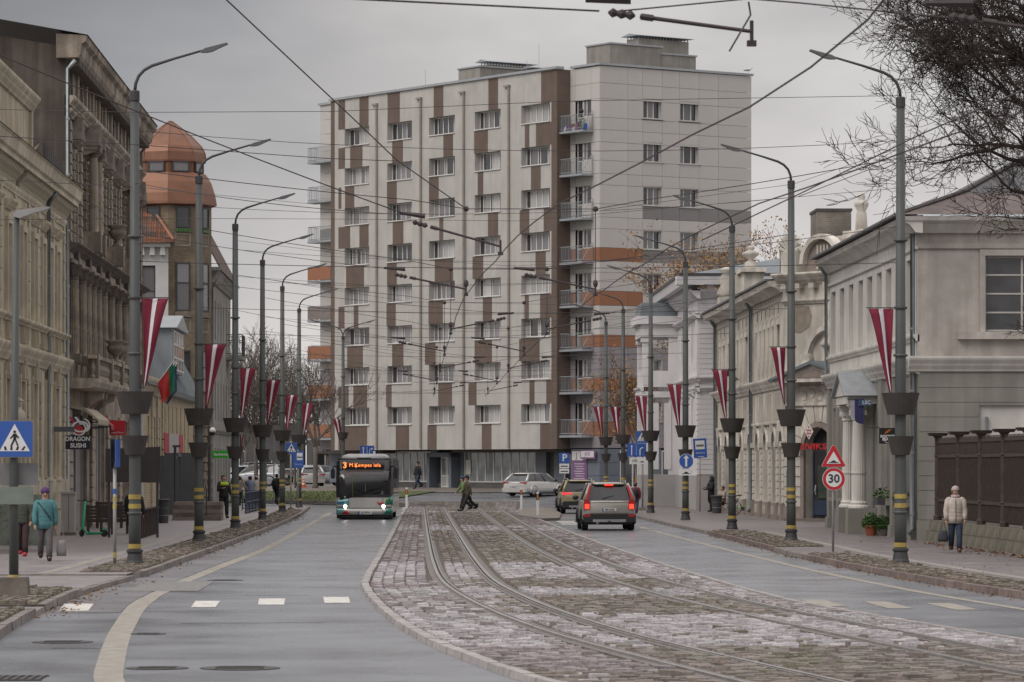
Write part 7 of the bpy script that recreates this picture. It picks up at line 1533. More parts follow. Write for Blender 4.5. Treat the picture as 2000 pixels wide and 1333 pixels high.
# e-scooter
def scooter():
    x, y = gp(178, 1049, KH); t = thing('electric_scooter', 'bright green rental scooter standing on the left pavement', 'scooter', (x, y, KH), R(6)); mG = mat('scooter_green', (.05, .42, .20), .45, .05)
    for cx in (-.30, .42):
        q = MB(); q.lathe([(.05, -.03), (.1, -.03), (.12, 0), (.1, .03), (.05, .03)], 16); w = q.build('wheel', M_SBK, t); w.location = (cx, 0, .12); w.rotation_euler = (R(90), 0, 0 if cx > 0 else R(50))
    q = MB(); q.smooth = True; q.tube([(-.30, 0, .2), (-.27, 0, .32), (-.19, 0, 1.14)], [.03, .045, .035], 8); q.build('stem', mG, t)
    q = MB(); q.tube([(-.27, 0, .3), (-.12, 0, .1), (.32, 0, .12), (.45, 0, .2)], [.03, .045, .04, .02], 8); q.build('deck', mG, t); B(-.1, .3, -.075, .075, .12, .15).build('foot_board', mG, t)
    q = MB(); q.tube([(-.43, -.05, 1.17), (-.19, 0, 1.15), (.04, .05, 1.13)], .018, 7); q.build('handlebar', M_SBK, t); q = MB(); q.lathe([(.0, .12), (.14, .12), (.14, .15)], 10); f = MB(); q = B(.36, .52, -.04, .04, .22, .26); q.build('mudguard', mG, t); q = MB(); q.tube([(-.19, 0, 1.13), (-.2, 0, 1.2)], .03, 6); q.build('display', M_SBK, t)
scooter()
# wooden benches and slatted planter screens
M_BRN = mat('bench_wood', (.055, .04, .035), .65, .15, 4)
def slat_bench(x, y, rz, L, lab):
    t = thing('slatted_bench', lab, 'bench', (x, y, KH), rz, 'dark slatted benches on the left pavement')
    for i in range(5): B(0, L, 0, .035, .42 + .11 * i, .51 + .11 * i).build('back_slat', M_BRN, t)
    for i in range(4): B(0, L, .06 + .11 * i, .15 + .11 * i, .4, .44).build('seat_slat', M_BRN, t)
    for xx in (0.02, L / 2, L - .1): B(xx, xx + .08, -.03, 0, 0, .98).build('leg', M_BRN, t); B(xx, xx + .07, .42, .49, 0, .4).build('leg', M_BRN, t)
x, y = gp(168, 1044, KH); slat_bench(x, y, R(2), .92, 'dark slatted bench right behind the green scooter')
x, y = gp(218, 1043, KH); slat_bench(x, y, R(2), .95, 'dark slatted bench beside the nearest left lamp post')
x, y = gp(186, 1032, KH); slat_bench(x, y, R(0), 1.0, 'rear dark slatted bench further from the road')
x, y = gp(277, 1052, KH); x2, y2 = gp(308, 1042, KH); t = thing('slatted_screen', 'short dark slatted screen right of the nearest left lamp post', 'screen', (x, y, KH), math.atan2(y2 - y, x2 - x)); L = math.hypot(x2 - x, y2 - y)
for i in range(9): B(L * i / 8 - .12, L * i / 8 + .12, -.03, .03, 0, .88).build('upright', M_BRN, t)
for i in range(4): B(0, L, .03, .06, .5 + .1 * i, .55 + .1 * i).build('slat', M_BRN, t)
B(-.1, L + .1, -.05, .07, .88, .92).build('cap_rail', M_BRN, t)
# litter bins
def bin_(x, y, lab, w=.32, h=.85, m=None):
    t = thing('litter_bin', lab, 'bin', (x, y, KH), 0, 'litter bins'); q = MB(); q.lathe([(w * .8, 0), (w * .82, .05), (w * .9, h * .6), (w, h - .05)], 14, caps=True); q.build('body', m or M_DFRAME, t)
    q = MB(); q.lathe([(w * 1.2, 0), (w * 1.2, .04), (w * .9, .06)], 14, z0=h - .05); q.build('rim', M_DFRAME, t)
    for z in (.3 * h, .62 * h): q = MB(); q.lathe([(w * .9, 0), (w * .92, .015), (w * .9, .03)], 14, z0=z); q.build('hoop', M_ZINC, t)
x, y = gp(319, 1022, KH); bin_(x, y, 'dark round litter bin in front of the grey entrance boxes', .24, .95); x, y = gp(1400, 1003, KH); bin_(x, y, 'dark litter bin beside the hooded person', .27, .85)
# steps with rail at the stone house
x, y = gp(384, 1017, KH); t = thing('stone_steps', 'flight of dark stone steps before the tower building', 'steps', (x, y, KH)); k = y / F
for i in range(5): B(-1.0, 1.0 - .0, -.3 + .33 * i, 2.4, .155 * i, .155 * (i + 1) - .01).build('step', M_SOOTD if i % 2 else M_FENP, t)
B(.3, 1.05, -.7, -.28, 0, .2).build('landing', M_SOOTD, t)
q = MB(); q.tube([(.42, -.2, .1), (.42, -.2, 1.3), (.3, .4, 1.75), (.3, 1.2, 1.8)], .03, 6); q.build('handrail', M_DFRAME, t)
# camera globe on its post
x, y = gp(409, 1003, KH); Yc = 178.; t = thing('camera_post', 'thin dark post with a white dome camera near the steps', 'camera post', (Xat(409, Yc), Yc, KH)); k = Yc / F; q = MB(); q.tube([(0, 0, 0), (0, 0, 4.0)], .07, 8); q.tube([(0, 0, 3.95), (.12, 0, 4.05)], .03, 6); q.build('post', M_DFRAME, t); q = MB(); q.smooth = True; q.lathe([(.06, .2), (.15, .1), (.16, -.02)], 12, z0=3.85, cx=.14); q.build('housing', M_SW, t); q = MB(); q.smooth = True; q.ball((.14, 0, 3.8), .13, 12, 8); q.build('dome', M_SBK, t)
t = thing('flood_lamp_post', 'short dark post with a box lamp in front of the yellow house', 'lamp post', (Xat(342, 172), 172, KH)); q = MB(); q.tube([(0, 0, 0), (0, 0, 3.15)], .06, 8); q.build('post', M_DFRAME, t); B(-.12, .26, -.15, .15, 3.1, 3.2, tp=.02).build('lamp_head', M_DFRAME, t)
# metal railing ramp with people
t = thing('ramp_railing', 'dark metal railing along the ramp past the third left post', 'railing', (Xat(470, 196), 196, KH)); k = 196 / F
pts = [(0, 0), ((505 - 470) * k, -1.0), ((505 - 470) * k, -22)]
for z in (.1, .55, 1.0):
    q = MB(); q.tube([(0, 2, z), (.92, 0, z), (.86, -14, z)], .03, 6); q.build('rail', M_NAVY, t)
for i in range(22): f = i / 21; q = MB(); q.tube([(.92 - .06 * f, -14 * f, 0), (.92 - .06 * f, -14 * f, 1.0)], .014 if i % 5 else .03, 5); q.build('baluster', M_NAVY, t)
q = MB(); q.tube([(0, 2, 0), (0, 2, 1.0)], .03, 5); q.build('baluster', M_NAVY, t)
# traffic cone
x = Xat(593, 268); t = thing('traffic_cone', 'small orange and white traffic cone on the far grass', 'cone', (x, 268, gz(268) + .03)); mO = mat('cone_orange', (.55, .09, .02), .6)
B(-.22, .22, -.22, .22, 0, .05).build('foot', mO, t)
for r0, r1, z0, z1, c in ((.17, .13, .05, .22, mO), (.13, .10, .22, .32, M_SW), (.10, .07, .32, .42, mO), (.07, .05, .42, .5, M_SW), (.05, .03, .5, .6, mO)): q = MB(); q.lathe([(r0, z0), (r1, z1)], 14, caps=True); q.build('cone_band', c, t)
# delineator posts
mO2 = mat('reflector_orange', (.55, .18, .02), .4)
for px_, py_, lab in ((794, 994, 'white delineator post with orange reflector beside the bus'), (1018, 995, 'rear white delineator post near the parked white estate car'), (1050, 1010, 'front white delineator post at the end of the tram bed')):
    x, y = gp(px_, py_, .05); t = thing('delineator_post', lab, 'bollard', (x, y, .05), 0, 'white delineator posts'); q = MB(); q.ext([(-.06, -.04), (.06, -.04), (.06, .05), (0, .08), (-.06, .05)], 'z', 0, 1.15); q.build('body', M_SW, t); B(-.064, .064, -.05, .03, .78, 1.05).build('black_band', M_SBK, t); B(-.035, .035, -.054, -.048, .8, 1.02).build('reflector', mO2, t)
# traffic island tip on the right of the tram bed
xa, ya = gp(1015, 992, .1); mbq = MB(); mbq.ext([(4.6, 178), (5.35, 166), (6.2, 168), (6.9, 185), (7.2, 206), (6.6, 214), (5.7, 206)], 'z', -.02, .12); st(mbq.build('traffic_island', M_PAVEFAR))
# bicycle
def bike():
    x, y = gp(1455, 1007, KH); t = thing('bicycle', 'white and green bicycle leaning by the stucco house plinth', 'bicycle', (x, y, KH), R(20)); mW = mat('bike_white', (.55, .55, .53), .4); mG = mat('bike_green', (.10, .42, .06), .4)
    for cx, a in ((-.52, 0), (.5, R(25))):
        q = MB(); q.tube([(.33 * math.cos(i * math.pi / 14), 0, .33 * math.sin(i * math.pi / 14)) for i in range(29)], .02, 6, False); w = q.build('wheel', M_SBK, t); w.location = (cx, 0, .34); w.rotation_euler = (0, 0, a)
        q = MB(); [q.tube([(0, 0, 0), (.31 * math.cos(i * math.pi / 7), 0, .31 * math.sin(i * math.pi / 7))], .004, 3) for i in range(14)]; tag(q.build('spokes', M_ZINC, w), kind='stuff')
    for nm, pts, m in (('seat_tube', [(-.12, 0, .3), (-.26, 0, .88)], mW), ('top_tube', [(-.22, 0, .72), (.34, 0, .8)], mW), ('down_tube', [(-.12, 0, .3), (.34, 0, .72)], mG), ('chain_stay', [(-.12, 0, .3), (-.52, 0, .34)], mG), ('seat_stay', [(-.22, 0, .72), (-.52, 0, .34)], mW), ('fork', [(.3, 0, .98), (.38, 0, .7), (.5, 0, .34)], mG), ('handlebar', [(.22, -.26, 1.02), (.32, 0, 1.0), (.22, .26, 1.02)], M_SBK)):
        q = MB(); q.smooth = True; q.tube(pts, .02, 7); q.build(nm, m, t)
    q = MB(); q.ball((-.28, 0, .92), .1, 8, 5, sx=1.5, sy=.8, sz=.35); q.build('saddle', M_SBK, t); q = MB(); q.lathe([(.09, -.01), (.09, .01)], 14); c = q.build('chainring', M_DFRAME, t); c.location = (-.12, -.04, .3); c.rotation_euler = (R(90), 0, 0)
bike()
# window boxes, potted plants
M_TERR = mat('terracotta', (.26, .075, .04), .75, .12, 5)
def leafy(name, par, n, w, h, z0, seed, cols, s=.05, m=None, dome=True):
    q = MB(); cs = []; r = random.Random(seed)
    for i in range(n):
        a = r.random() * 6.28; rr = w * math.sqrt(r.random()); zz_ = z0 + h * r.random() * (1 - .6 * (rr / w) ** 2 if dome else 1); c = Vector((rr * math.cos(a), rr * math.sin(a) * .8, zz_)); ax_ = Vector((r.gauss(0, 1), r.gauss(0, 1), r.gauss(.5, .6))).normalized(); b_ = ax_.orthogonal().normalized(); ln = s * r.uniform(.7, 1.6)
        k_ = len(q.v); q.v += [tuple(c - ax_ * ln), tuple(c + b_ * ln * .35), tuple(c + ax_ * ln), tuple(c - b_ * ln * .35)]; q.face((k_, k_ + 1, k_ + 2, k_ + 3)); col = r.choice(cols); col = tuple(x_ * r.uniform(.7, 1.3) for x_ in col); cs += [col] * 4
    me = q.mesh(name, m or MT.get('leaf_green') or mat_attr('leaf_green', .6, 0)); set_cols(me, cs); return link(name, me, par)
G1 = [(.05, .12, .02), (.07, .15, .03), (.035, .08, .018)]
for px_, py_, lab, w, h, tr in ((1701, 1047, 'terracotta pot with a feathery green plant by the portico', .3, .5, 1), (1724, 1047, 'low planter with a glossy green shrub by the portico', .36, .5, 0)):
    x, y = gp(px_, py_, KH); t = thing('potted_plant', lab, 'plant', (x, y, KH), 0, 'potted plants by the portico'); q = MB(); q.lathe([(.15, 0), (.21, .3), (.23, .3), (.23, .34), (.18, .34)] if tr else [(.2, 0), (.27, .18), (.29, .22), (.22, .22)], 14); q.build('pot', M_TERR if tr else M_SOOTD, t); leafy('foliage', t, 900, w, h, .28 if tr else .2, px_, G1, .045)
for Yv, lab in ((124.3, 'window box with cactus plants beside the portico'), (119.2, 'window box with plants at the corner house edge')):
    t = thing('window_box', lab, 'window box', (15.1, Yv, 1.15), R(-90), 'window boxes of the corner house'); B(-.55, .55, -.25, .0, -.02, .22).build('box', M_DFRAME, t); leafy('foliage', t, 160, .45, .35, .2, int(Yv), G1, .05)
t = thing('security_lamp', 'pair of black floodlights on the stucco house cornice', 'lamp', (15.0, 177.5, 6.35), R(-90))
for i, x_ in enumerate((-.6, .6)): q = MB(); q.tube([(x_, -.2, 0), (x_, -.5, .25)], .03, 5); q.build('arm', M_SBK, t); B(x_ - .25, x_ + .25, -.75, -.45, .2, .45).build('floodlight', M_SBK, t)
# seagull on the roof edge
p = W(1462, 148, 256.5); t = thing('seagull', 'small gull perched on the roof corner of the apartment block', 'bird', (p.x, p.y, 28.62)); q = MB(); q.smooth = True
q.tube([(-.3, 0, .16), (-.15, 0, .2), (.05, 0, .22), (.16, 0, .3), (.22, 0, .38), (.3, 0, .38)], [.02, .07, .09, .05, .055, .01], 8); q.tube([(-.02, .03, .15), (-.02, .03, 0)], .01, 4); q.tube([(-.02, -.03, .15), (-.02, -.03, 0)], .01, 4); q.build('body', M_SW, t); q = MB(); q.tube([(.08, .06, .24), (-.2, .05, .22), (-.38, .02, .18)], [.05, .05, .01], 6); q.tube([(.08, -.06, .24), (-.2, -.05, .22), (-.38, -.02, .18)], [.05, .05, .01], 6); q.build('wings', M_SILL, t)
# clutter on the top balcony
t = thing('balcony_clutter', 'bags, boxes and plants crowding the top balcony', 'clutter', APT.location.copy(), APT.rotation_euler.z); mC = [M_SW, M_BLUE, mat('purple_bag', (.2, .03, .15), .6), M_SBK, M_TERR]
r = random.Random(3)
for i in range(12): x_ = -2.9 + i * .19; h = r.uniform(.2, .6); boxpart(t, 'bag', mC[i % 5], x_, x_ + .2, -.8, -.55, 24.32, round(24.32 + h, 2), .03)
leafy('plants', t, 260, .3, .9, 24.3, 5, G1, .06).location = (-.95, -.7, 0); q = MB(); q.ball((-.9, -.85, 25.5), .17, 8, 6); q.build('pot', M_SBK, t)
# ---------------------------------------------------------------- vehicles
M_TYRE = mat('tyre', (.018, .018, .019), .8, .15, 8); M_ALLOY = mat('alloy_rim', (.32, .32, .33), .35, .1, metal=.6); M_CGL = mat_glass('car_glass', (.025, .028, .032), .04); M_BLKP = mat('black_trim', (.022, .022, .024), .5, .1)
M_TAIL = mat('tail_red', (.30, .012, .015), .25, .05, emit=(1, .02, .01), es=.03); M_BRAKE = mat('brake_lit', (.7, .05, .03), .3, .02, emit=(1, .045, .02), es=1.7); M_HEAD = mat('headlight_lit', (.9, .9, .85), .3, .02, emit=(1, .93, .8), es=7.0); M_TAILON = mat('tail_lit', (.5, .02, .03), .3, .02, emit=(1, .03, .05), es=1.1); M_PLATE = mat('number_plate', (.6, .6, .58), .5, .04); M_LENS = mat('lamp_lens', (.3, .3, .31), .2, .05)
def paint(n, c): return mat(n, c, .32, .06, 1.5, coat=.6, metal=.25)
def wheel(par, x, y, r=.35, w=.22, side=1):
    q = MB(); q.lathe([(r * .62, -w / 2), (r * .93, -w / 2), (r, -w / 2 + .04), (r, w / 2 - .04), (r * .93, w / 2), (r * .62, w / 2)], 22, caps=False); o = q.build('wheel', M_TYRE, par); o.location = (x, y, r); o.rotation_euler = (R(90), 0, 0)
    q = MB(); q.lathe([(.05, .06 * side), (r * .6, .07 * side), (r * .63, .1 * side)], 22); [q.box(-.03, .03, .06, r * .6, .07 * side, .1 * side) if k == 0 else q.tube([(0.06 * math.cos(k * 1.257), .06 * math.sin(k * 1.257), .09 * side), (r * .58 * math.cos(k * 1.257), r * .58 * math.sin(k * 1.257), .09 * side)], .035, 5) for k in range(5)]; q.build('rim', M_ALLOY, o)
def loft(secs, closed=False):
    """secs: list of (x, [(y,z)...]) half sections mirrored in y"""
    m = MB(); m.smooth = True; n = len(secs[0][1])
    for x, pts in secs:
        for y, z in pts: m.v.append((x, y, z))
        for y, z in pts[::-1]: m.v.append((x, -y, z))
    k = 2 * n
    for i in range(len(secs) - 1):
        for j in range(k): j2 = (j + 1) % k; m.face((i * k + j, i * k + j2, (i + 1) * k + j2, (i + 1) * k + j))
    m.face(tuple(range(k))[::-1]); q = (len(secs) - 1) * k; m.face(tuple(q + j for j in range(k))); return m
def car(name, label, x, y, z, rz, L, Wd, H, pm, belt, tail, plate=None, grp=None, suv=True, hood=1.15, lit=False, detail=True):
    t = thing(name, label, 'car', (x, y, z), rz, grp); w = Wd / 2; sl = .30 if suv else .24; fb = belt - .16
    def sec(xx, f, b, zs=sl): return (xx, [(w * f * .9, zs), (w * f, zs + .14), (w * f * 1.0, zs + .3), (w * f * .985, b - .12), (w * f * .94, b)])
    S_ = [sec(0, .86, belt - .14, sl + .16), sec(.06, .95, belt - .04, sl + .06), sec(.3, .995, belt), sec(.9, 1, belt + .0), sec(L * .55, 1, belt - .02), sec(L - hood - .1, .995, fb + .08), sec(L - .55, .97, fb - .02), sec(L - .15, .9, fb - .16, sl), sec(L, .74, fb - .28, sl + .1)]
    body = loft(S_).build('body', pm, t)
    xb0, xb1, xt0, xt1 = (.14, L - hood + .05, .42, L - hood - .72) if suv else (.16, L - hood + .1, .75, L - hood - .85)
    wb, wt = w * .93, w * (.70 if suv else .68); zt = H - .05
    G = [(xb0, -wb, belt - .02), (xb1, -wb, fb + .02), (xb1, wb, fb + .02), (xb0, wb, belt - .02), (xt0, -wt, zt), (xt1, -wt, zt), (xt1, wt, zt), (xt0, wt, zt)]
    m = MB(); m.v = G
    for f in ((0, 1, 5, 4), (1, 2, 6, 5), (2, 3, 7, 6), (3, 0, 4, 7)): m.face(f)
    m.build('windows', M_CGL, t)
    pil = [(G[a], G[b], ra) for a, b, ra in ((0, 4, .085), (3, 7, .085), (1, 5, .045), (2, 6, .045))] + [((xb0 + (xb1 - xb0) * fx, s * wb * .995, belt - .05), (xt0 + (xt1 - xt0) * (fx + .02), s * wt, zt), .03) for s in (-1, 1) for fx in (.30, .62)]
    for a, b, ra in pil: m = MB(); m.smooth = True; m.tube([a, b], [ra, ra * .8], 6); m.build('pillar', pm if ra > .04 else M_BLKP, t)
    m = loft([(xt0 - .14, [(wt * .7, zt - .03), (wt * .8, zt), (wt * .5, zt + .012)]), (xt0 + .05, [(wt * 1.0, zt - .02), (wt * 1.02, zt + .015), (wt * .6, zt + .05)]), ((xt0 + xt1) / 2, [(wt * 1.0, zt - .02), (wt * 1.03, zt + .02), (wt * .6, zt + .06)]), (xt1, [(wt * .95, zt - .02), (wt * .97, zt + .0), (wt * .6, zt + .03)])]); m.build('roof', pm, t)
    wr = .36 if suv else .33; xr, xf = .95, L - .9
    for xx in (xr, xf):
        for s in (-1, 1): wheel(t, xx, s * (w - .12), wr, .23, -s)
    m = MB()
    for xx in (xr, xf):
        for s in (-1, 1): m.tube([(xx + (wr + .06) * math.cos(R(a)), s * (w + .002), wr + (wr + .06) * math.sin(R(a))) for a in range(-15, 196, 15)], .045, 5)
    m.build('arch_trim', M_BLKP if suv else pm, t)
    B(.3, L - .3, -w * .9, w * .9, sl - .08, sl + .05).build('underbody', M_BLKP, t)
    # rear
    q = MB(); q.ext([(-w * .97, sl + .02), (w * .97, sl + .02), (w * .99, sl + .26), (w * .9, sl + .32), (-w * .9, sl + .32), (-w * .99, sl + .26)], 'x', -.05, .16); bp = q.build('rear_bumper', M_BLKP if suv else pm, t)
    if suv: B(-.055, -.03, -w * .62, w * .62, sl + .02, sl + .12).build('skid_plate', M_ALLOY, bp)
    if tail == 'tall':
        for s in (-1, 1):
            q = MB(); y1 = s * w * .97; q.ext([(s * w * .72, belt - .34), (s * w * .96, belt - .36), (s * w * .97, belt - .1), (s * w * .90, belt + .02), (s * w * .74, zt - .06), (s * w * .66, zt - .04), (s * w * .80, belt), (s * w * .72, belt - .06)], 'x', -.02, .05); lm = q.build('tail_lamp', M_TAIL, t)
            for v_ in lm.data.vertices: v_.co.x += max(0, v_.co.z - belt) * .42
            B(-.045, -.02, min(s * w * .76, s * w * .92), max(s * w * .76, s * w * .92), belt - .33, belt - .16).build('brake_light', M_BRAKE, lm); B(-.052, -.04, min(s * w * .72, s * w * .96), max(s * w * .72, s * w * .96), belt - .62, belt - .54).build('reflector', M_TAIL, lm)
        B(xt0 - .16, xt0 - .12, -.16, .16, zt - .06, zt - .02).build('high_brake_light', M_BRAKE, t)
    else:
        for s in (-1, 1):
            q = MB(); q.ext([(s * w * .42, belt - .1), (s * w * .98, belt - .15), (s * w * .97, belt - .04), (s * w * .5, belt - .05)], 'x', -.01, .1); lm = q.build('tail_lamp', M_TAILON if lit else M_TAIL, t)
    if plate:
        pl_ = B(-.03, -.01, -.26, .26, belt - .42, belt - .31).build('number_plate', M_PLATE, t); me = text_mesh(plate, .1, M_SBK, bold=.002); link('lettering', me, pl_, loc=(-.034, -.02, belt - .365), rot=(R(90), 0, R(-90))); B(-.033, -.03, .21, .26, belt - .42, belt - .31).build('plate_band', M_BLUE, pl_)
    if detail:
        for zz_ in (belt - .1, belt - .5): B(-.006 if suv else 0, .012, -w * .72, w * .72, zz_, zz_ + .012).build('tailgate_line', M_BLKP, t)
        q = MB(); q.tube([(xb0 - .01, .25, belt + .05), (xb0 + .08, -.2, belt + .16)], .012, 4); q.build('wiper', M_BLKP, t)
        for s in (-1, 1): q = MB(); q.ball((L - hood - .35, s * (w + .1), belt + .06), .12, 8, 6, sx=.7, sy=1.0, sz=.8); q.build('mirror', M_BLKP, t)
        if suv:
            for s in (-1, 1): q = MB(); q.tube([(xt0, s * wt * .92, zt + .04), (xt0 + .12, s * wt * .92, zt + .1), (xt1 - .2, s * wt * .92, zt + .1), (xt1 - .05, s * wt * .92, zt + .02)], .025, 5); q.build('roof_rail', M_ALLOY, t)
            q = MB(); q.tube([(-.06, w * .45, sl - .02), (.3, w * .45, sl)], .04, 8); q.build('exhaust', M_ALLOY, t); B(-.12, .1, -.05, .05, sl - .02, sl + .06).build('tow_bar', M_BLKP, t)
    for s in (-1, 1):
        q = MB(); q.ball((L - .28, s * w * .72, fb - .2), .17, 8, 6, sx=1.0, sy=.8, sz=.5); q.build('headlight', M_LENS, t)
        for fx in (.36, .6): B(L * fx, L * fx + .16, s * w - .01 if s > 0 else -w - .012, s * w + .012 if s > 0 else -w + .01, belt - .2, belt - .17).build('door_handle', pm, t)
    return t
x, y = gp(1190, 1037); car('suv', 'beige-grey estate SUV with brake lights on, nearest car on the right lane', x, y, 0, R(90.5), 4.8, 1.96, 1.78, paint('paint_taupe', (.36, .342, .31)), 1.14, 'tall', 'MS-5532', 'cars driving away on the right lane')
x, y = gp(1134, 1004); car('suv', 'golden compact SUV ahead of the nearest car on the right lane', x, y, 0, R(92), 4.6, 1.86, 1.69, paint('paint_gold', (.30, .265, .155)), 1.10, 'wide', 'NH-1453', 'cars driving away on the right lane', True, 1.15, True)
x, y = Xat(1004, 243), 243; car('estate_car', 'white estate car turning before the apartment block', x, y, gz(245), R(54), 4.78, 1.8, 1.48, paint('paint_white', (.60, .585, .56)), .95, 'wide', 'JM-2074', None, False, 1.15)
pk = [(470, 290, 20, (.055, .06, .07), 'dark van-like car parked behind the railing group', 1.75, True), (520, 286, 200, (.55, .55, .56), 'white car parked behind the ramp railing', 1.5, False), (556, 282, 165, (.36, .37, .39), 'silver car parked behind the fifth left lamp post', 1.6, True), (592, 288, 60, (.33, .36, .39), 'pale blue-grey hatchback with red tail lamps parked beyond the cone', 1.55, True), (612, 283, 100, (.6, .6, .6), 'white car half hidden by the bare tree beyond the cone', 1.45, False)]
for i, (px_, Y, a, c, lab, h, sv) in enumerate(pk): car('parked_car', lab, Xat(px_, Y), Y, gz(Y) + .04, R(a), 4.3, 1.78, h, paint('paint_parked_%d' % i, c), .95 if not sv else 1.02, 'wide', None, 'cars parked on the far left', sv, 1.1, False, False)
# ---- city bus
def bus():
    Y = 171.; X = Xat(711.5, Y); t = thing('city_bus', 'white and teal city bus with lit orange route display coming towards the camera', 'bus', (X, Y, 0), R(-1.0))
    mS = paint('bus_silver', (.56, .55, .53)); mK = mat('bus_black_mask', (.03, .03, .034), .3, .05, coat=.4); mT = paint('bus_teal', (.16, .40, .38)); mG = paint('bus_green', (.02, .19, .14)); mLg = paint('bus_leaf', (.16, .36, .05)); mRd = paint('bus_red', (.42, .02, .03)); mWS = mat_glass('bus_windscreen', (.035, .035, .036), .05)
    plan = [(-1.275, 11.9), (-1.275, .4), (-1.2, .14), (-.95, .04), (0, 0), (.95, .04), (1.2, .14), (1.275, .4), (1.275, 11.9)]
    def fy(x):
        a = abs(x); return .04 * (a / .95) ** 2 if a < .95 else (.04 + (a - .95) * .4 if a < 1.2 else .14 + (a - 1.2) * 3.4)
    q = MB(); q.ext(plan, 'z', .32, .98); q.build('body', mS, t); q = MB(); q.ext([(p[0] * .999, p[1] + .001) for p in plan], 'z', .98, 2.62); q.ext([(p[0] * .97, max(p[1], .06) + .02) for p in plan], 'z', 2.62, 2.72); q.build('upper_body', mK, t)
    def pan(nm, x0, x1, f0, f1, m, off, par=None, n=14, th=.02):
        q = MB(); q.smooth = True; k = n + 1
        for s in (0, th):
            for i in range(k): xx = x0 + (x1 - x0) * i / n; q.v += [(xx, fy(xx) - off + s, f0(xx)), (xx, fy(xx) - off + s, f1(xx))]
        for i in range(n): q.face((2 * i, 2 * i + 2, 2 * i + 3, 2 * i + 1)); q.face((2 * i + 1, 2 * i + 3, 2 * k + 2 * i + 3, 2 * k + 2 * i + 1)); q.face((2 * i, 2 * k + 2 * i, 2 * k + 2 * i + 2, 2 * i + 2))
        return q.build(nm, m, par or t)
    C = lambda v: (lambda x: v)
    low = lambda x: .86 + .28 / (1 + math.exp(-(x + .55) * 4.5))
    pan('front_mask', -1.26, 1.26, low, C(2.66), mK, .012)
    ws = pan('windscreen', -1.12, 1.12, lambda x: low(x) + .10, C(2.17), mWS, .03)
    dp = pan('route_display', -1.0, .9, C(2.25), C(2.6), mat('display_glass', (.055, .045, .045), .2), .035)
    mO = mat('led_orange', (.8, .25, .08), .5, .02, emit=(1, .24, .05), es=1.5)
    lettering('3', .36, mO, dp, -.86, -.055, 2.41, bold=.008); lettering('M.Ķempes iela', .225, mO, dp, .03, -.05, 2.42, spacing=1.06)
    # interior glimpses: pale partition and yellow rails right behind the glass line
    for x_, z0, z1 in ((-.52, .98, 2.05), (.05, 1.25, 1.6)): q = MB(); q.tube([(x_, fy(x_) - .038, z0), (x_, fy(x_) - .038, z1)], .008, 5); q.build('grab_rail', mat('rail_yellow', (.30, .23, .05), .5) if x_ < 0 else M_ALU, ws)
    for s in (-1, 1): q = MB(); q.tube([(s * .2, -.05, 1.15), (s * .62 + .1, -.045, 1.32)], .012, 4); q.build('wiper', M_BLKP, ws)
    pan('lower_left_teal', -1.262, -.70, C(.62), lambda x: min(low(x) - .01, .98), mT, .014); pan('hatch_line', -.68, .82, C(.505), C(.52), M_BLKP, .016)
    pan('hatch_edge', -.695, -.68, C(.52), lambda x: low(x) - .02, M_BLKP, .016, n=1); pan('hatch_edge', .82, .835, C(.3), lambda x: low(x) - .02, M_BLKP, .016, n=1)
    pan('green_hill', .86, 1.262, C(.62), lambda x: .62 + max(.02, (x - .84) * 1.15), mG, .016); pan('leaf_hill', .92, 1.13, lambda x: .75 + (x - .92) * .6, lambda x: .80 + (x - .92) * 1.2 + .06 * math.sin(x * 40), mLg, .02)
    pan('red_triangle', .56, .86, lambda x: .78 - .17 * (1 - abs(x - .71) / .15), C(.79), mRd, .02)
    pan('bumper_teal', -1.262, -.9, C(.24), C(.5), mT, .016); pan('bumper_green', .84, 1.262, C(.24), lambda x: .26 + .24 * min(1, (x - .84) / .2), mG, .016)
    pan('red_triangle', -1.05, -.62, C(.24), lambda x: .245 + .2 * max(0, 1 - abs(x + .82) / .21), mRd, .022)
    pan('bumper', -1.262, 1.262, C(.22), C(.5), mS, .008); pan('skirt', -1.24, 1.24, C(.05), C(.22), M_BLKP, -.05)
    for s in (-1, 1):
        hl = pan('headlamp', min(s * .72, s * 1.22), max(s * .72, s * 1.22), C(.52), C(.66), M_LENS, .02); cx = s * .855 + (.01 if s < 0 else 0); q = MB(); q.lathe([(.075, 0), (.06, .02)], 16); o = q.build('lit_lamp', M_HEAD, hl); o.location = (cx, fy(cx) - .02, .585); o.rotation_euler = (R(90), 0, 0)
        q = MB(); q.lathe([(.25, -.14), (.44, -.14), (.47, -.1), (.47, .1), (.44, .14), (.25, .14)], 20); w = q.build('wheel', M_TYRE, t); w.location = (s * 1.06, 2.6, .47); w.rotation_euler = (0, R(90), 0); w2 = link('wheel', w.data, t, loc=(s * 1.06, 8.9, .47), rot=(0, R(90), 0)); w3 = link('wheel', w.data, t, loc=(s * .98, .95, .47), rot=(0, R(90), 0))
        q = MB(); q.smooth = True; q.tube([(s * 1.2, .12, 2.35), (s * 1.36, -.1, 2.38), (s * 1.4, -.15, 2.22)], .035, 6); q.build('mirror_arm', M_BLKP, t); q = MB(); q.ext(rrect(s * 1.39 - .09, s * 1.39 + .09, 1.82, 2.24, .06), 'y', -.25, -.1); q.build('mirror', M_BLKP, t)
        for i in range(7): B(s * 1.279 - .004, s * 1.279 + .004, .7 + i * 1.6, 2.15 + i * 1.6, 1.0, 2.3).build('side_window', mWS, t)
    pb = B(-.28, .34, -.05, -.02, .24, .37).build('number_plate', M_PLATE, t); lettering('JZ-4974', .12, M_SBK, pb, .05, -.054, .305); B(-.28, -.21, -.053, -.05, .24, .37).build('plate_band', M_BLUE, pb)
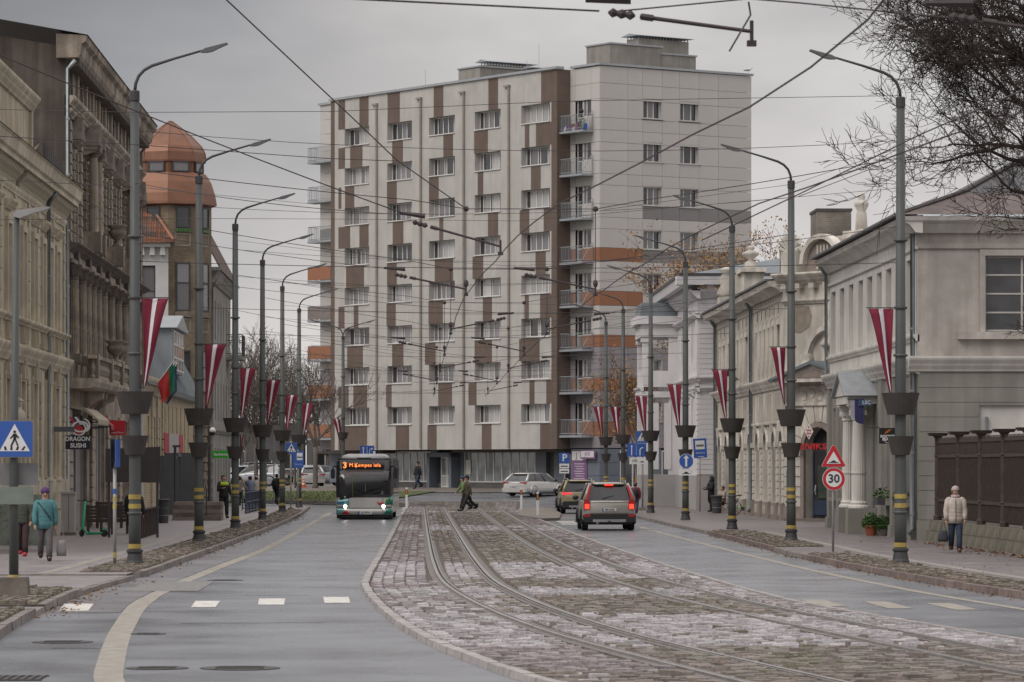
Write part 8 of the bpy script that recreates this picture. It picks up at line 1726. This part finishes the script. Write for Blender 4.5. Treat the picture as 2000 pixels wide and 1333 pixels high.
    for i in range(3): q = MB(); q.lathe([(.045, 0), (.045, .008)], 14); o = q.build('sticker', M_BLUE, t); o.location = (-1.17 + i * .11, fy(-1.17 + i * .11) - .04, .76); o.rotation_euler = (R(90), 0, 0)
    q = MB(); q.smooth = True; q.ext([(-1.08, 2.68), (1.0, 2.68), (.92, 2.86), (.72, 2.93), (-.72, 2.93), (-.95, 2.86)], 'y', .5, 6.5); f = q.build('roof_fairing', mat('fairing_white', (.55, .55, .56), .5), t); B(-.35, .28, .46, .52, 2.72, 2.76).build('vent', M_BLKP, f); q = MB(); q.tube([(.42, .8, 2.9), (.42, .8, 3.05)], .05, 8); q.build('aerial', M_SW, f)
bus()
# ---------------------------------------------------------------- people
M_SKIN = mat('skin', (.42, .25, .18), .6, .06, 6); M_HAIRB = mat('hair_brown', (.05, .03, .02), .7, .2, 20); M_HAIRG = mat('hair_grey', (.25, .23, .21), .7, .2, 20)
def cloth(n, c, r=.8): return mat(n, c, r, .14, 6, .25, 18)
C_TEAL = cloth('jacket_teal', (.075, .2, .215)); C_GREY = cloth('trousers_grey', (.11, .10, .105)); C_BLK = cloth('cloth_black', (.018, .018, .02)); C_NAVY = cloth('jeans_navy', (.035, .05, .085)); C_CREAM = cloth('jacket_cream', (.48, .42, .37)); C_HIVIS = cloth('hi_vis', (.45, .62, .05)); C_OLIVE = cloth('olive_jacket', (.06, .065, .05)); C_PURP = cloth('knit_purple', (.09, .04, .14)); C_PINK = cloth('knit_pale_pink', (.45, .36, .34)); C_RED = cloth('red_boots', (.35, .02, .04)); C_BROWN = cloth('boots_brown', (.09, .04, .03)); C_CAMO = cloth('camouflage', (.075, .07, .05)); C_BURG = cloth('burgundy', (.16, .03, .05)); C_DENIM = cloth('pale_denim', (.17, .21, .29)); C_GRN = cloth('green_jacket', (.12, .19, .07)); C_BEIGE = cloth('beige_coat', (.30, .25, .21)); C_DPK = cloth('dark_plum_trousers', (.045, .025, .028))
def ell(pts, n=14):
    """loft of ellipses (x, y, z, rx, ry)"""
    m = MB(); m.smooth = True
    for cx, cy, z, rx, ry in pts:
        for i in range(n): w = 2 * math.pi * i / n; m.v.append((cx + rx * math.cos(w), cy + ry * math.sin(w), z))
    for j in range(len(pts) - 1):
        for i in range(n): i2 = (i + 1) % n; m.face((j * n + i, j * n + i2, (j + 1) * n + i2, (j + 1) * n + i))
    m.face(tuple(range(n))[::-1]); q = (len(pts) - 1) * n; m.face(tuple(q + i for i in range(n))); return m
def person(label, x, y, z, h, rz, coat, legs, shoes, stride=.0, arms=((.0, .0), (.0, .0)), hair=M_HAIRB, hat=None, hood=None, coat_len=.80, bulk=1.0, collar=None, lean=0.0, sit=False, yoke=None, cuffs=None, long_hair=False, extra=None):
    """local -y is forward; arms: ((swing forward, elbow bend) right, left)"""
    t = thing('person', label, 'person', (x, y, z), rz); t.scale = (h / 1.72,) * 3; dz = -.42 if sit else 0
    bx = lambda zz_: -lean * max(0, zz_ - .9)
    V, E_, Rd = [], [], []
    def av(p, r, par=None):
        V.append((p[0], p[1], p[2] + (dz if p[2] > .85 or not sit else 0))); Rd.append(r)
        if par is not None: E_.append((par, len(V) - 1))
        return len(V) - 1
    pel = av((0, 0, .94), .12); wa = av((0, bx(1.12), 1.12), .11, pel); ch = av((0, bx(1.32), 1.32), .13, wa); nk = av((0, bx(1.48), 1.48), .055, ch); hd = av((0, bx(1.57) - .01, 1.56), .08, nk); ht = av((0, bx(1.64) - .005, 1.635), .098, hd); av((0, bx(1.7), 1.69), .07, ht); av((0, bx(1.58) - .118, 1.6), .016, ht)
    JA = {}
    for s, (sw, eb) in ((-1, arms[0]), (1, arms[1])):
        sh = av((s * .18, bx(1.41), 1.41), .06, ch); ex, ey, ez = s * .25, bx(1.4) - .28 * math.sin(sw), 1.41 - .29 * math.cos(sw); el = av((ex, ey, ez), .045, sh)
        wx, wy, wz = s * (.25 - .10 * math.sin(min(eb, 1.5)) * (1 if eb > .9 else 0)), ey - .25 * math.sin(sw + eb), ez - .25 * math.cos(sw + eb); wr = av((wx, wy, wz), .03, el); d = Vector((wx - ex, wy - ey, wz - ez)).normalized(); pm_ = Vector((wx, wy, wz)) + d * .07; pa = av(tuple(pm_), .032, wr); JA[s] = ((s * .18, bx(1.41), 1.41), (ex, ey, ez), (wx, wy, wz), tuple(pm_))
        for k in range(4): f = pm_ + d * (.075 - .012 * abs(k - 1.3)) + Vector((.0, (k - 1.5) * .018, 0)); av((f.x - s * .012, f.y, f.z), .0085, pa)
        th = pm_ + d * .02 + Vector((-s * .03, -.035, 0)); av(tuple(th), .010, pa)
    JL = {}
    for s in (-1, 1):
        sw = stride * s; hp = av((s * .095, 0, .90), .085, pel)
        if sit: kx, ky, kz, ax_, ay_, az_ = s * .11, -.42, .50, s * .11, -.40 - .12 * s * stride, .10
        else: kx, ky, kz = s * .1, -.40 * math.sin(sw) - .03, .90 - .42 * math.cos(sw); bend = .22 if sw < 0 else .04; ax_, ay_, az_ = s * .095, ky - .40 * math.sin(sw - bend * 2), max(.09, kz - .41 * math.cos(sw - bend * 2))
        kn = av((kx, ky, kz), .058, hp); an = av((ax_, ay_, az_), .04, kn); av((ax_, ay_ - .15, max(.035, az_ - .06)), .035, an); JL[s] = ((s * .095, 0, .90 + dz), (kx, ky, kz), (ax_, ay_, az_))
    me = bpy.data.meshes.new('body'); me.from_pydata(V, E_, []); me.materials.append(M_SKIN); o = link('body', me, t); o.modifiers.new('skin', 'SKIN')
    for i, sv in enumerate(me.skin_vertices[0].data if me.skin_vertices else []): sv.radius = (Rd[i], Rd[i]); sv.use_root = (i == 0)
    if not me.skin_vertices: SKIN_TODO.append((o, Rd))
    o.modifiers.new('sub', 'SUBSURF').levels = 2; o.modifiers['sub'].render_levels = 2
    b = bulk; cl = coat_len
    T = ell([(0, 0, cl + dz, .185 * b, .145 * b), (0, 0, .95 + dz, .18 * b, .14 * b), (0, bx(1.12), 1.12 + dz, .172 * b, .135 * b), (0, bx(1.3), 1.3 + dz, .195 * b, .145 * b), (0, bx(1.41), 1.41 + dz, .195 * b, .125 * b), (0, bx(1.46), 1.455 + dz, .13 * b, .1 * b), (0, bx(1.5), 1.5 + dz, .075, .07)])
    for i in range(5): # quilting ridges
        zq = .9 + .1 * i + dz; T.lathe([(.182 * b, -.012), (.19 * b, 0), (.182 * b, .012)], 14, 0, bx(zq - dz), zq, False, 1.0, .77)
    for s in (-1, 1): A_ = [Vector((q[0], q[1], q[2] + dz)) for q in JA[s]]; T.ball(A_[0] - Vector((s * .012, 0, .02)), .088 * b, 10, 6); T.tube([A_[0], A_[0].lerp(A_[1], .5), A_[1], A_[1].lerp(A_[2], .5), A_[2]], [.085 * b, .078 * b, .066 * b, .06 * b, .05 * b], 10)
    jk = T.build('jacket', coat, t)
    if yoke: q = ell([(0, bx(1.35), 1.33 + dz, .202 * b, .152 * b), (0, bx(1.42), 1.42 + dz, .205 * b, .135 * b), (0, bx(1.47), 1.47 + dz, .13 * b, .105 * b)]); q.build('reflective_yoke', yoke, jk)
    q = MB(); q.smooth = True
    for s in (-1, 1): a, k_, f = JL[s]; q.tube([a, tuple(Vector(a).lerp(Vector(k_), .5)), k_, tuple(Vector(k_).lerp(Vector(f), .5)), (f[0], f[1], f[2] + .02)], [.11, .1, .085, .08, .072], 10)
    q.add(ell([(0, 0, .82 + dz if not sit else .86 + dz, .16, .12), (0, 0, .9 + dz, .172, .135), (0, 0, 1.0 + dz, .165, .13)])); tr = q.build('trousers', legs, t)
    if cuffs:
        q = MB(); [q.tube([tuple(Vector(JL[s][1]).lerp(Vector(JL[s][2]), .35)), tuple(Vector(JL[s][1]).lerp(Vector(JL[s][2]), .98))], [.079, .07], 10) for s in (-1, 1)]; q.build('reflective_cuffs', cuffs, tr)
    for s in (-1, 1):
        f = JL[s][2]; q = MB(); q.smooth = True; q.tube([(f[0], f[1] + .01, f[2] + .16), (f[0], f[1] + .01, f[2]), (f[0], f[1] - .03, max(.045, f[2] - .045)), (f[0], f[1] - .12, max(.04, f[2] - .055)), (f[0], f[1] - .19, max(.035, f[2] - .06))], [.066, .064, .058, .052, .036], 8); q.build('shoe', shoes, t)
    hy = bx(1.64); hz = 1.64 + dz
    if hood: q = MB(); q.smooth = True; q.lathe([(.14, -.2), (.15, -.08), (.14, .04), (.10, .11), (.02, .14)], 14, 0, hy + .035, hz, True, .95, .9); q.build('hood', hood, jk)
    elif hat: q = MB(); q.smooth = True; q.lathe([(.108, .015), (.115, .035), (.11, .08), (.08, .13), (.02, .155)], 14, 0, hy + .008, hz, True, .95, 1.05); q.build('hat', hat, t)
    if not hood: q = MB(); q.smooth = True; q.lathe(([(.07, -.17)] if long_hair else []) + [(.07, -.09), (.098, .0), (.098, .06), (.06, .1), (.02, .108)], 14, 0, hy + .034, hz, True, .96, 1.0); q.build('hair', hair, t)
    if collar: q = MB(); q.smooth = True; q.lathe([(.1, 0), (.125, .04), (.12, .09), (.09, .1)], 14, 0, bx(1.48) , 1.45 + dz); q.build('collar', collar, jk)
    for s in (-1, 1): q = MB(); q.ball((s * .034, hy - .088, hz - .01), .011, 6, 4); q.build('eye', M_SBK, o)
    q = MB(); q.box(-.026, .026, hy - .094, hy - .08, hz - .085, hz - .075); q.build('mouth', cloth('lips', (.25, .09, .08)) if 'lips' not in MT else MT['lips'], o)
    for s in (-1, 1): q = MB(); q.ball((s * .09, hy + .01, hz - .02), .025, 6, 4, sx=.4); q.build('ear', M_SKIN, o)
    return t, JA
SKIN_TODO = []
def bag(name, label, p, w, h, d, m, handle=.25):
    t = thing(name, label, 'bag', p); q = ell([(0, 0, 0, w * .5, d * .45), (0, 0, h * .3, w * .56, d * .5), (0, 0, h * .8, w * .45, d * .4), (0, 0, h, w * .38, d * .2)], 12); q.build('body', m, t); q = MB(); q.tube([(-w * .25, 0, h * .95), (-w * .1, 0, h + handle), (w * .1, 0, h + handle), (w * .25, 0, h * .95)], .009, 5); q.build('handle', m, t)
def at(px, py, z=KH): return gp(px, py, z)
x, y = at(88, 1096); t, JA = person('woman in teal jacket and purple knit hat walking with a grey bag', x, y, KH, 1.7, R(8), C_TEAL, C_GREY, C_BLK, .22, ((.15, .15), (-.1, .1)), hat=C_PURP, bulk=1.12, coat_len=.78)
q = MB(); q.tube([(-.17, -.1, 1.42), (0, -.175, 1.2), (.16, -.14, .98)], .014, 5); q.build('strap', C_BLK, t); q = MB(); [q.tube([(s * .035 + .022 * math.cos(a * .7), -.098, 1.63 + .02 * math.sin(a * .7)) for a in range(10)], .004, 4) for s in (-1, 1)]; q.build('glasses', M_SBK, t)
bag('carrier_bag', 'grey shopping bag hanging from the teal-jacketed woman\'s hand', (x + .39, y + .02, KH + .12), .22, .38, .16, cloth('bag_grey', (.22, .21, .21)), .36)
x, y = at(44, 1087); person('woman in dark quilted jacket and red boots half hidden behind the crossing sign', x, y, KH, 1.66, R(-6), C_OLIVE, C_DPK, C_RED, .15, ((.1, .3), (.05, .5)), bulk=1.08, coat_len=.86)
x, y = at(262, 1060); person('person in a black coat standing behind the nearest left lamp post', x, y, KH, 1.62, R(170), C_BLK, C_BLK, C_BLK, .05, ((.1, .4), (.1, .4)), hood=C_BLK, bulk=1.32, coat_len=.55)
x, y = at(437, 1012); t, _ = person('worker in black and neon yellow workwear walking on the left pavement', x, y, KH, 1.84, R(25), C_BLK, C_BLK, C_BLK, .12, ((.2, 1.7), (.1, .6)), bulk=1.12, yoke=C_HIVIS, cuffs=C_HIVIS, coat_len=.85)
for px_, py_, lab, c, l, ht, rz_, ln in ((483, 984, 'person in a beige coat bending at the ramp railing', C_BEIGE, C_BLK, None, 120, .25), (490, 986, 'person in pale denim jacket and purple hat at the ramp railing', C_DENIM, C_DENIM, C_PURP, 200, .12), (500, 985, 'person in a cream padded coat at the ramp railing', C_CREAM, C_BLK, C_PINK, 170, .15), (468, 987, 'person in a beige coat half hidden behind the third left post', C_BEIGE, C_BLK, None, 150, .1)):
    x, y = at(px_, py_); person(lab, x, y, KH, 1.62, R(rz_), c, l, C_BLK, .1, ((.5, .6), (.5, .6)), hat=ht, bulk=1.15, lean=ln)
x, y = at(541, 986); t, _ = person('man in black with a backpack walking by the fourth left lamp post', x, y, KH, 1.78, R(150), C_BLK, C_BLK, C_BLK, .2, ((.2, .3), (-.1, .3)), bulk=1.08)
q = ell([(-.0, .2, .95, .14, .06), (0, .24, 1.1, .16, .1), (0, .23, 1.35, .14, .09), (0, .2, 1.45, .08, .05)]); q.build('backpack', C_BLK, t)
Ym = 258.; person('man in black coat and trousers walking before the shop windows', Xat(816, Ym), Ym, gz(Ym) + .03, 1.78, R(-60), C_BLK, C_NAVY, C_BLK, .3, ((.15, .2), (-.2, .1)), hat=C_BLK, bulk=1.1, coat_len=.62)
x, y = at(915, 1000, .08); person('man in camouflage jacket striding across the tram bed', x, y, .07, 1.78, R(-78), C_CAMO, C_BLK, C_BLK, .42, ((.3, .3), (-.3, .2)), hat=C_BLK, bulk=1.12, lean=.12)
x, y = at(908, 998, .08); person('man in green jacket and cap just behind the striding camouflage man', x, y, .07, 1.72, R(-80), C_GRN, C_BLK, C_BLK, .3, ((.5, .2), (.2, .2)), hat=C_NAVY, bulk=1.05, lean=.2)
x, y = at(1241, 1004); t, _ = person('child in burgundy jacket with a dark backpack beside the sign post', x, y, KH, 1.45, R(170), C_BURG, C_NAVY, C_BLK, .1, hat=C_GREY, bulk=1.15); q = ell([(-.02, .2, .95, .14, .06), (-.02, .24, 1.1, .17, .1), (-.02, .2, 1.42, .1, .06)]); q.build('backpack', C_BLK, t)
x, y = at(1389, 1000); person('person in a long black hooded quilted coat looking at a phone', x, y, KH, 1.72, R(-70), C_BLK, C_BLK, C_BLK, .05, ((.35, 1.3), (.35, 1.3)), hood=C_BLK, bulk=1.15, coat_len=.52)
x, y = at(1411, 1002); person('person seated on a bench behind the third right lamp post', x, y, KH, 1.68, R(-60), C_BEIGE, C_DPK, C_BLK, .6, ((.4, .9), (.4, .9)), bulk=1.1, sit=True, coat_len=.88)
t = thing('pavement_bench', 'low bench behind the third right lamp post', 'bench', (x + .12, y + .02, KH), R(-60)); [B(-.8, .8, -.2 + .14 * i, -.09 + .14 * i, .42, .46).build('seat_slat', M_BRN, t) for i in range(3)]; [B(s * .7 - .04, s * .7 + .04, -.18, .18, 0, .42).build('leg', M_SOOTD, t) for s in (-1, 1)]
x, y = at(1866, 1079); t, _ = person('woman in cream padded jacket and pink knit hat walking beside the fence', x, y, KH, 1.68, R(-4), C_CREAM, C_NAVY, C_BROWN, .2, ((.05, .15), (.1, .2)), hat=C_PINK, bulk=1.2, coat_len=.78, collar=C_PINK)
q = MB(); q.tube([(0, -.185, .8), (0, -.19, 1.1), (0, -.19, 1.3), (0, -.14, 1.43)], .008, 4); q.build('zip', C_BLK, t)
bag('handbag', 'dark handbag hanging beside the cream-jacketed woman', (x - .33, y - .03, KH + .28), .26, .3, .14, cloth('bag_dark', (.05, .055, .07)), .22)
# radii for the skinned bodies (added once the skin layer exists)
import bmesh as _bm
for o, Rd in SKIN_TODO:
    b_ = _bm.new(); b_.from_mesh(o.data); ly = b_.verts.layers.skin.verify()
    for i, v_ in enumerate(b_.verts): v_[ly].radius = (Rd[i], Rd[i]); v_[ly].use_root = (i == 0)
    b_.to_mesh(o.data); b_.free()
# ---------------------------------------------------------------- trees
M_BARK = mat('bark_dark', (.045, .034, .03), .9, .25, 6, .5, 20); M_BARKG = mat('bark_grey', (.13, .112, .098), .9, .25, 6, .5, 20)
def tree(name, label, x, y, z, H, trunk_r, seed, depth=5, spread=.7, bark=None, lean=(0, 0), leaves=None, grp=None, start=.3, nb=(2, 4), up=.25, twig=.012, limb=None):
    r = random.Random(seed); t = thing(name, label, 'tree', (x, y, z), 0, grp); tm = MB(); cm = MB(); tm.smooth = True; tips = []
    def grow(p, d, L, rad, dep, mb):
        n = 4 if dep > 2 else 3; pts = [p]; rs = [rad]; q = p.copy(); dd = d.copy()
        for i in range(n):
            dd = (dd + Vector((r.gauss(0, .2), r.gauss(0, .2), r.gauss(.02, .16)))).normalized(); q = q + dd * (L / n); pts.append(q.copy()); rs.append(max(twig * .6, rad * (1 - .42 * (i + 1) / n)))
        mb.tube(pts, rs, 6 if rad > .05 else (4 if rad > .02 else 3), False)
        if dep <= 0: tips.append((q.copy(), dd.copy())); return
        for j in range(1 if dep > 3 else 0, n):   # side shoots
            if r.random() < .78:
                a = pts[j + 1]; ax_ = dd.orthogonal().normalized(); ax_.rotate(Matrix.Rotation(r.random() * 6.28, 3, dd)); nd = (dd * (1 - spread * .6) + ax_ * spread + Vector((0, 0, up * .6))).normalized(); grow(a, nd, L * r.uniform(.5, .75), max(twig, rs[j + 1] * .55), dep - 1, cm)
        for k in range(r.randint(1, 2)):
            ax_ = dd.orthogonal().normalized(); ax_.rotate(Matrix.Rotation(r.random() * 6.28, 3, dd)); nd = (dd + ax_ * spread * r.uniform(.4, .9) + Vector((0, 0, up))).normalized(); grow(q, nd, L * r.uniform(.62, .85), max(twig, rs[-1] * .8), dep - 1, cm)
    h0 = H * start; top = Vector((lean[0] * h0, lean[1] * h0, h0)); tm.tube([(0, 0, -.1), (0, 0, .2), tuple(top * .5), tuple(top)], [trunk_r * 1.5, trunk_r * 1.1, trunk_r, trunk_r * (.3 if limb else .85)], 10)
    tm.build('trunk', bark or M_BARK, t)
    if limb: [grow(Vector(a), Vector(d).normalized(), L, rad, dp, cm) for a, d, L, rad, dp in limb]
    else:
        for k in range(r.randint(*nb) + 2):
            a = 6.28 * k / 5 + r.random(); grow(top * r.uniform(.8, 1), Vector((math.cos(a) * spread, math.sin(a) * spread, 1.0 + up)).normalized(), H * .26, trunk_r * .6, depth, cm)
        grow(top, Vector((0, 0, 1)), H * .28, trunk_r * .7, depth, cm)
    cr = cm.build('crown', bark or M_BARK, t); tag(cr, kind=None)
    if leaves:
        n, s, cols = leaves; q = MB(); cs = []
        for i in range(n):
            p, d = r.choice(tips); c = p - d * r.random() * .5 + Vector((r.gauss(0, .22), r.gauss(0, .22), r.gauss(0, .22))); a = Vector((r.gauss(0, 1), r.gauss(0, 1), r.gauss(0, 1))).normalized(); b_ = a.orthogonal().normalized(); k_ = len(q.v); ss = s * r.uniform(.6, 1.3); q.v += [tuple(c - a * ss), tuple(c + b_ * ss * .6), tuple(c + a * ss), tuple(c - b_ * ss * .6)]; q.face((k_, k_ + 1, k_ + 2, k_ + 3)); col = r.choice(cols); f = r.uniform(.7, 1.25); cs += [tuple(v * f for v in col)] * 4
        me = q.mesh('leaves', MT.get('leaf_autumn') or mat_attr('leaf_autumn', .7, 0)); set_cols(me, cs); tag(link('leaves', me, cr), kind='stuff')
    return t
# big bare tree on the right, trunk beyond the picture's edge, long limbs reaching in
D = 100.; f_ = D / F
def lp(px, py): p = W(px, py, D); return p - Vector((tx, D, KH))
tx = Xat(2130, D)
limbs = []
for a, b, L, rad, dp in (((2130, 280), (1980, 130), 2.4, .10, 5), ((2130, 380), (1950, 220), 2.4, .10, 5), ((2130, 320), (1920, 250), 2.4, .09, 5), ((2130, 150), (1950, 90), 2.4, .09, 5), ((2130, 330), (1850, 130), 2.5, .12, 5), ((2130, 300), (1900, 190), 2.4, .11, 5), ((2130, 250), (1960, 20), 2.5, .13, 5), ((2130, 400), (1880, 330), 2.5, .09, 5), ((2130, 420), (1900, 250), 2.2, .07, 5), ((2130, 200), (2020, -80), 2.4, .11, 5), ((2130, 480), (1960, 420), 1.5, .05, 4), ((2130, 180), (1900, 60), 2.4, .10, 5), ((2130, 760), (1985, 700), 1.1, .03, 4), ((2130, 850), (1985, 840), 1.0, .03, 4), ((2130, 100), (1960, -60), 2.4, .10, 5), ((2130, 350), (1930, 150), 2.4, .10, 5)):
    A_, B_ = lp(*a), lp(*b); limbs.append((A_, B_ - A_ + Vector((0, rnd.uniform(-.5, .5), 0)), L, rad, dp))
tree('bare_tree', 'large bare tree reaching in over the corner house at the right edge', tx, D, KH, 17, .32, 5, 4, .62, M_BARK, limb=limbs, start=.75, up=.04, twig=.009)
AUT = [(.30, .15, .045), (.34, .19, .06), (.24, .11, .035), (.33, .21, .08)]
tree('autumn_tree', 'tree with sparse orange autumn leaves behind the white house roof', Xat(1400, 232), 232, KH, 14.6, .16, 12, 4, .5, M_BARKG, leaves=(9000, .10, AUT), up=.35, twig=.012, start=.35)
tree('autumn_tree', 'second orange autumn tree right behind the stucco house roof', Xat(1462, 226), 226, KH, 14.2, .15, 13, 4, .42, M_BARKG, leaves=(8000, .10, AUT), up=.45, twig=.012, start=.4, grp=None)
tree('autumn_tree', 'small orange-leaved tree between the apartment block and the white porch', Xat(1246, 242), 242, .3, 8.6, .1, 14, 4, .36, M_BARKG, leaves=(2600, .085, AUT), up=.35, twig=.011)
tree('bare_street_tree', 'bare young street tree standing left of the bus', Xat(616, 262), 262, gz(262) + .03, 10.0, .17, 21, 4, .55, M_BARKG, up=.32, start=.28, twig=.014, leaves=(60, .06, [(.3, .22, .05)]))
tree('bare_street_tree', 'bare street tree seen between the third and fourth left posts', Xat(500, 268), 268, gz(268), 10.0, .15, 22, 4, .55, M_BARKG, up=.3, start=.3, twig=.014)
for i, (px_, Y, H, sd, lab) in enumerate(((480, 330, 15, 31, 'tall pale bare tree behind the third left lamp post'), (515, 340, 13.5, 32, 'loose bare tree behind the fourth left lamp post'), (548, 335, 11, 33, 'bare tree in the middle of the far gap'), (578, 330, 11, 34, 'bare tree beside the fifth left pennant'), (640, 330, 11.5, 35, 'bare tree against the left edge of the apartment block'))):
    tree('distant_tree', lab, Xat(px_, Y), Y, .85, H, .16, sd, 4, .5, M_BARKG, up=.4, start=.22, twig=.018, grp='bare trees in the far gap', leaves=(300, .08, [(.2, .19, .10), (.16, .16, .09)]))
# ---------------------------------------------------------------- far end of the side street
M_FAR = mat('far_facade', (.10, .095, .10), .8, .15, .4); M_FARB = mat('far_facade_brown', (.15, .115, .10), .85, .15, .4); M_FARL = mat('far_facade_light', (.33, .32, .31), .85, .1, .4); M_FBL = mat('far_shop_blue', (.07, .13, .19), .6, .1)
for x0, x1, h, Y, mt, lab, nw in ((-30.0, -17.8, 6.2, 360, M_FARL, 'pale plastered house far behind the parked cars', 6), (-17.6, -10.5, 5.2, 352, M_FAR, 'dark flat-roofed building behind the fourth left lamp post', 3), (-60, -31, 6.5, 352, M_FBL, 'low blue-fronted shop far behind the third left post', 8), (-10.3, 10, 5.2, 356, M_FARL, 'low pale building seen past the apartment block', 5)):
    t = thing('far_building', lab, 'building', (x0, Y, .85), 0, 'buildings at the end of the side street'); L = x1 - x0; B(0, L, 0, 8, 0, h).build('wall', mt, t); B(-.2, L + .2, -.3, 8.2, h, h + .25).build('roof', M_ROOFD, t)
    for i in range(nw):
        for z_ in ((1.2, 4.4) if h > 7 else (1.2,)): window(t, .6 + i * L / nw, -.06, z_, L / nw * .55, 1.7, [0, .5, 1], None, .08, M_FRW, [M_GD], .07)
for i, (px_, lab) in enumerate(((508, 'thin grey sign pole left of the black-clad man'), (535, 'second thin grey pole behind the black-clad man'))):
    t = thing('thin_pole', lab, 'pole', (Xat(px_, 232), 232, .1), 0, 'thin poles at the far corner'); q = MB(); q.tube([(0, 0, 0), (0, 0, 3.2 + i)], .04, 6); q.build('post', M_ALU, t); B(-.3, .3, -.05, -.02, 2.6, 3.1).build('plate', M_BACK, t)
x, y = gp(545, 925, .85); t = thing('dark_billboard', 'large dark billboard back behind the fourth left lamp post', 'billboard', (Xat(545, 262), 262, gz(262))); B(-1.35, 1.6, 0, .15, 2.3, 4.3).build('panel', M_FAR, t)
for s in (-.9, 1.1): B(s - .06, s + .06, .15, .27, 0, 4.2).build('leg', M_DFRAME, t)
# low balcony-side flags of grass blades on the verge
q = MB(); cs = []; r = random.Random(8)
for i in range(9000):
    Yg = r.uniform(236.8, 251); Xg = r.uniform(-46, -2.2); zg = gz(Yg) + .06; a = r.random() * 3.14; hh = r.uniform(.06, .16); c = r.choice([(.07, .11, .025), (.10, .14, .035), (.12, .13, .05)]); k_ = len(q.v); q.v += [(Xg - .03 * math.cos(a), Yg - .03 * math.sin(a), zg), (Xg + .03 * math.cos(a), Yg + .03 * math.sin(a), zg), (Xg + r.gauss(0, .05), Yg, zg + hh)]; q.face((k_, k_ + 1, k_ + 2)); cs += [c] * 3
me = q.mesh('grass', MT['leaf_green']); set_cols(me, cs); tag(link('grass', me), 'short green grass of the far tram verge', 'grass', kind='stuff')
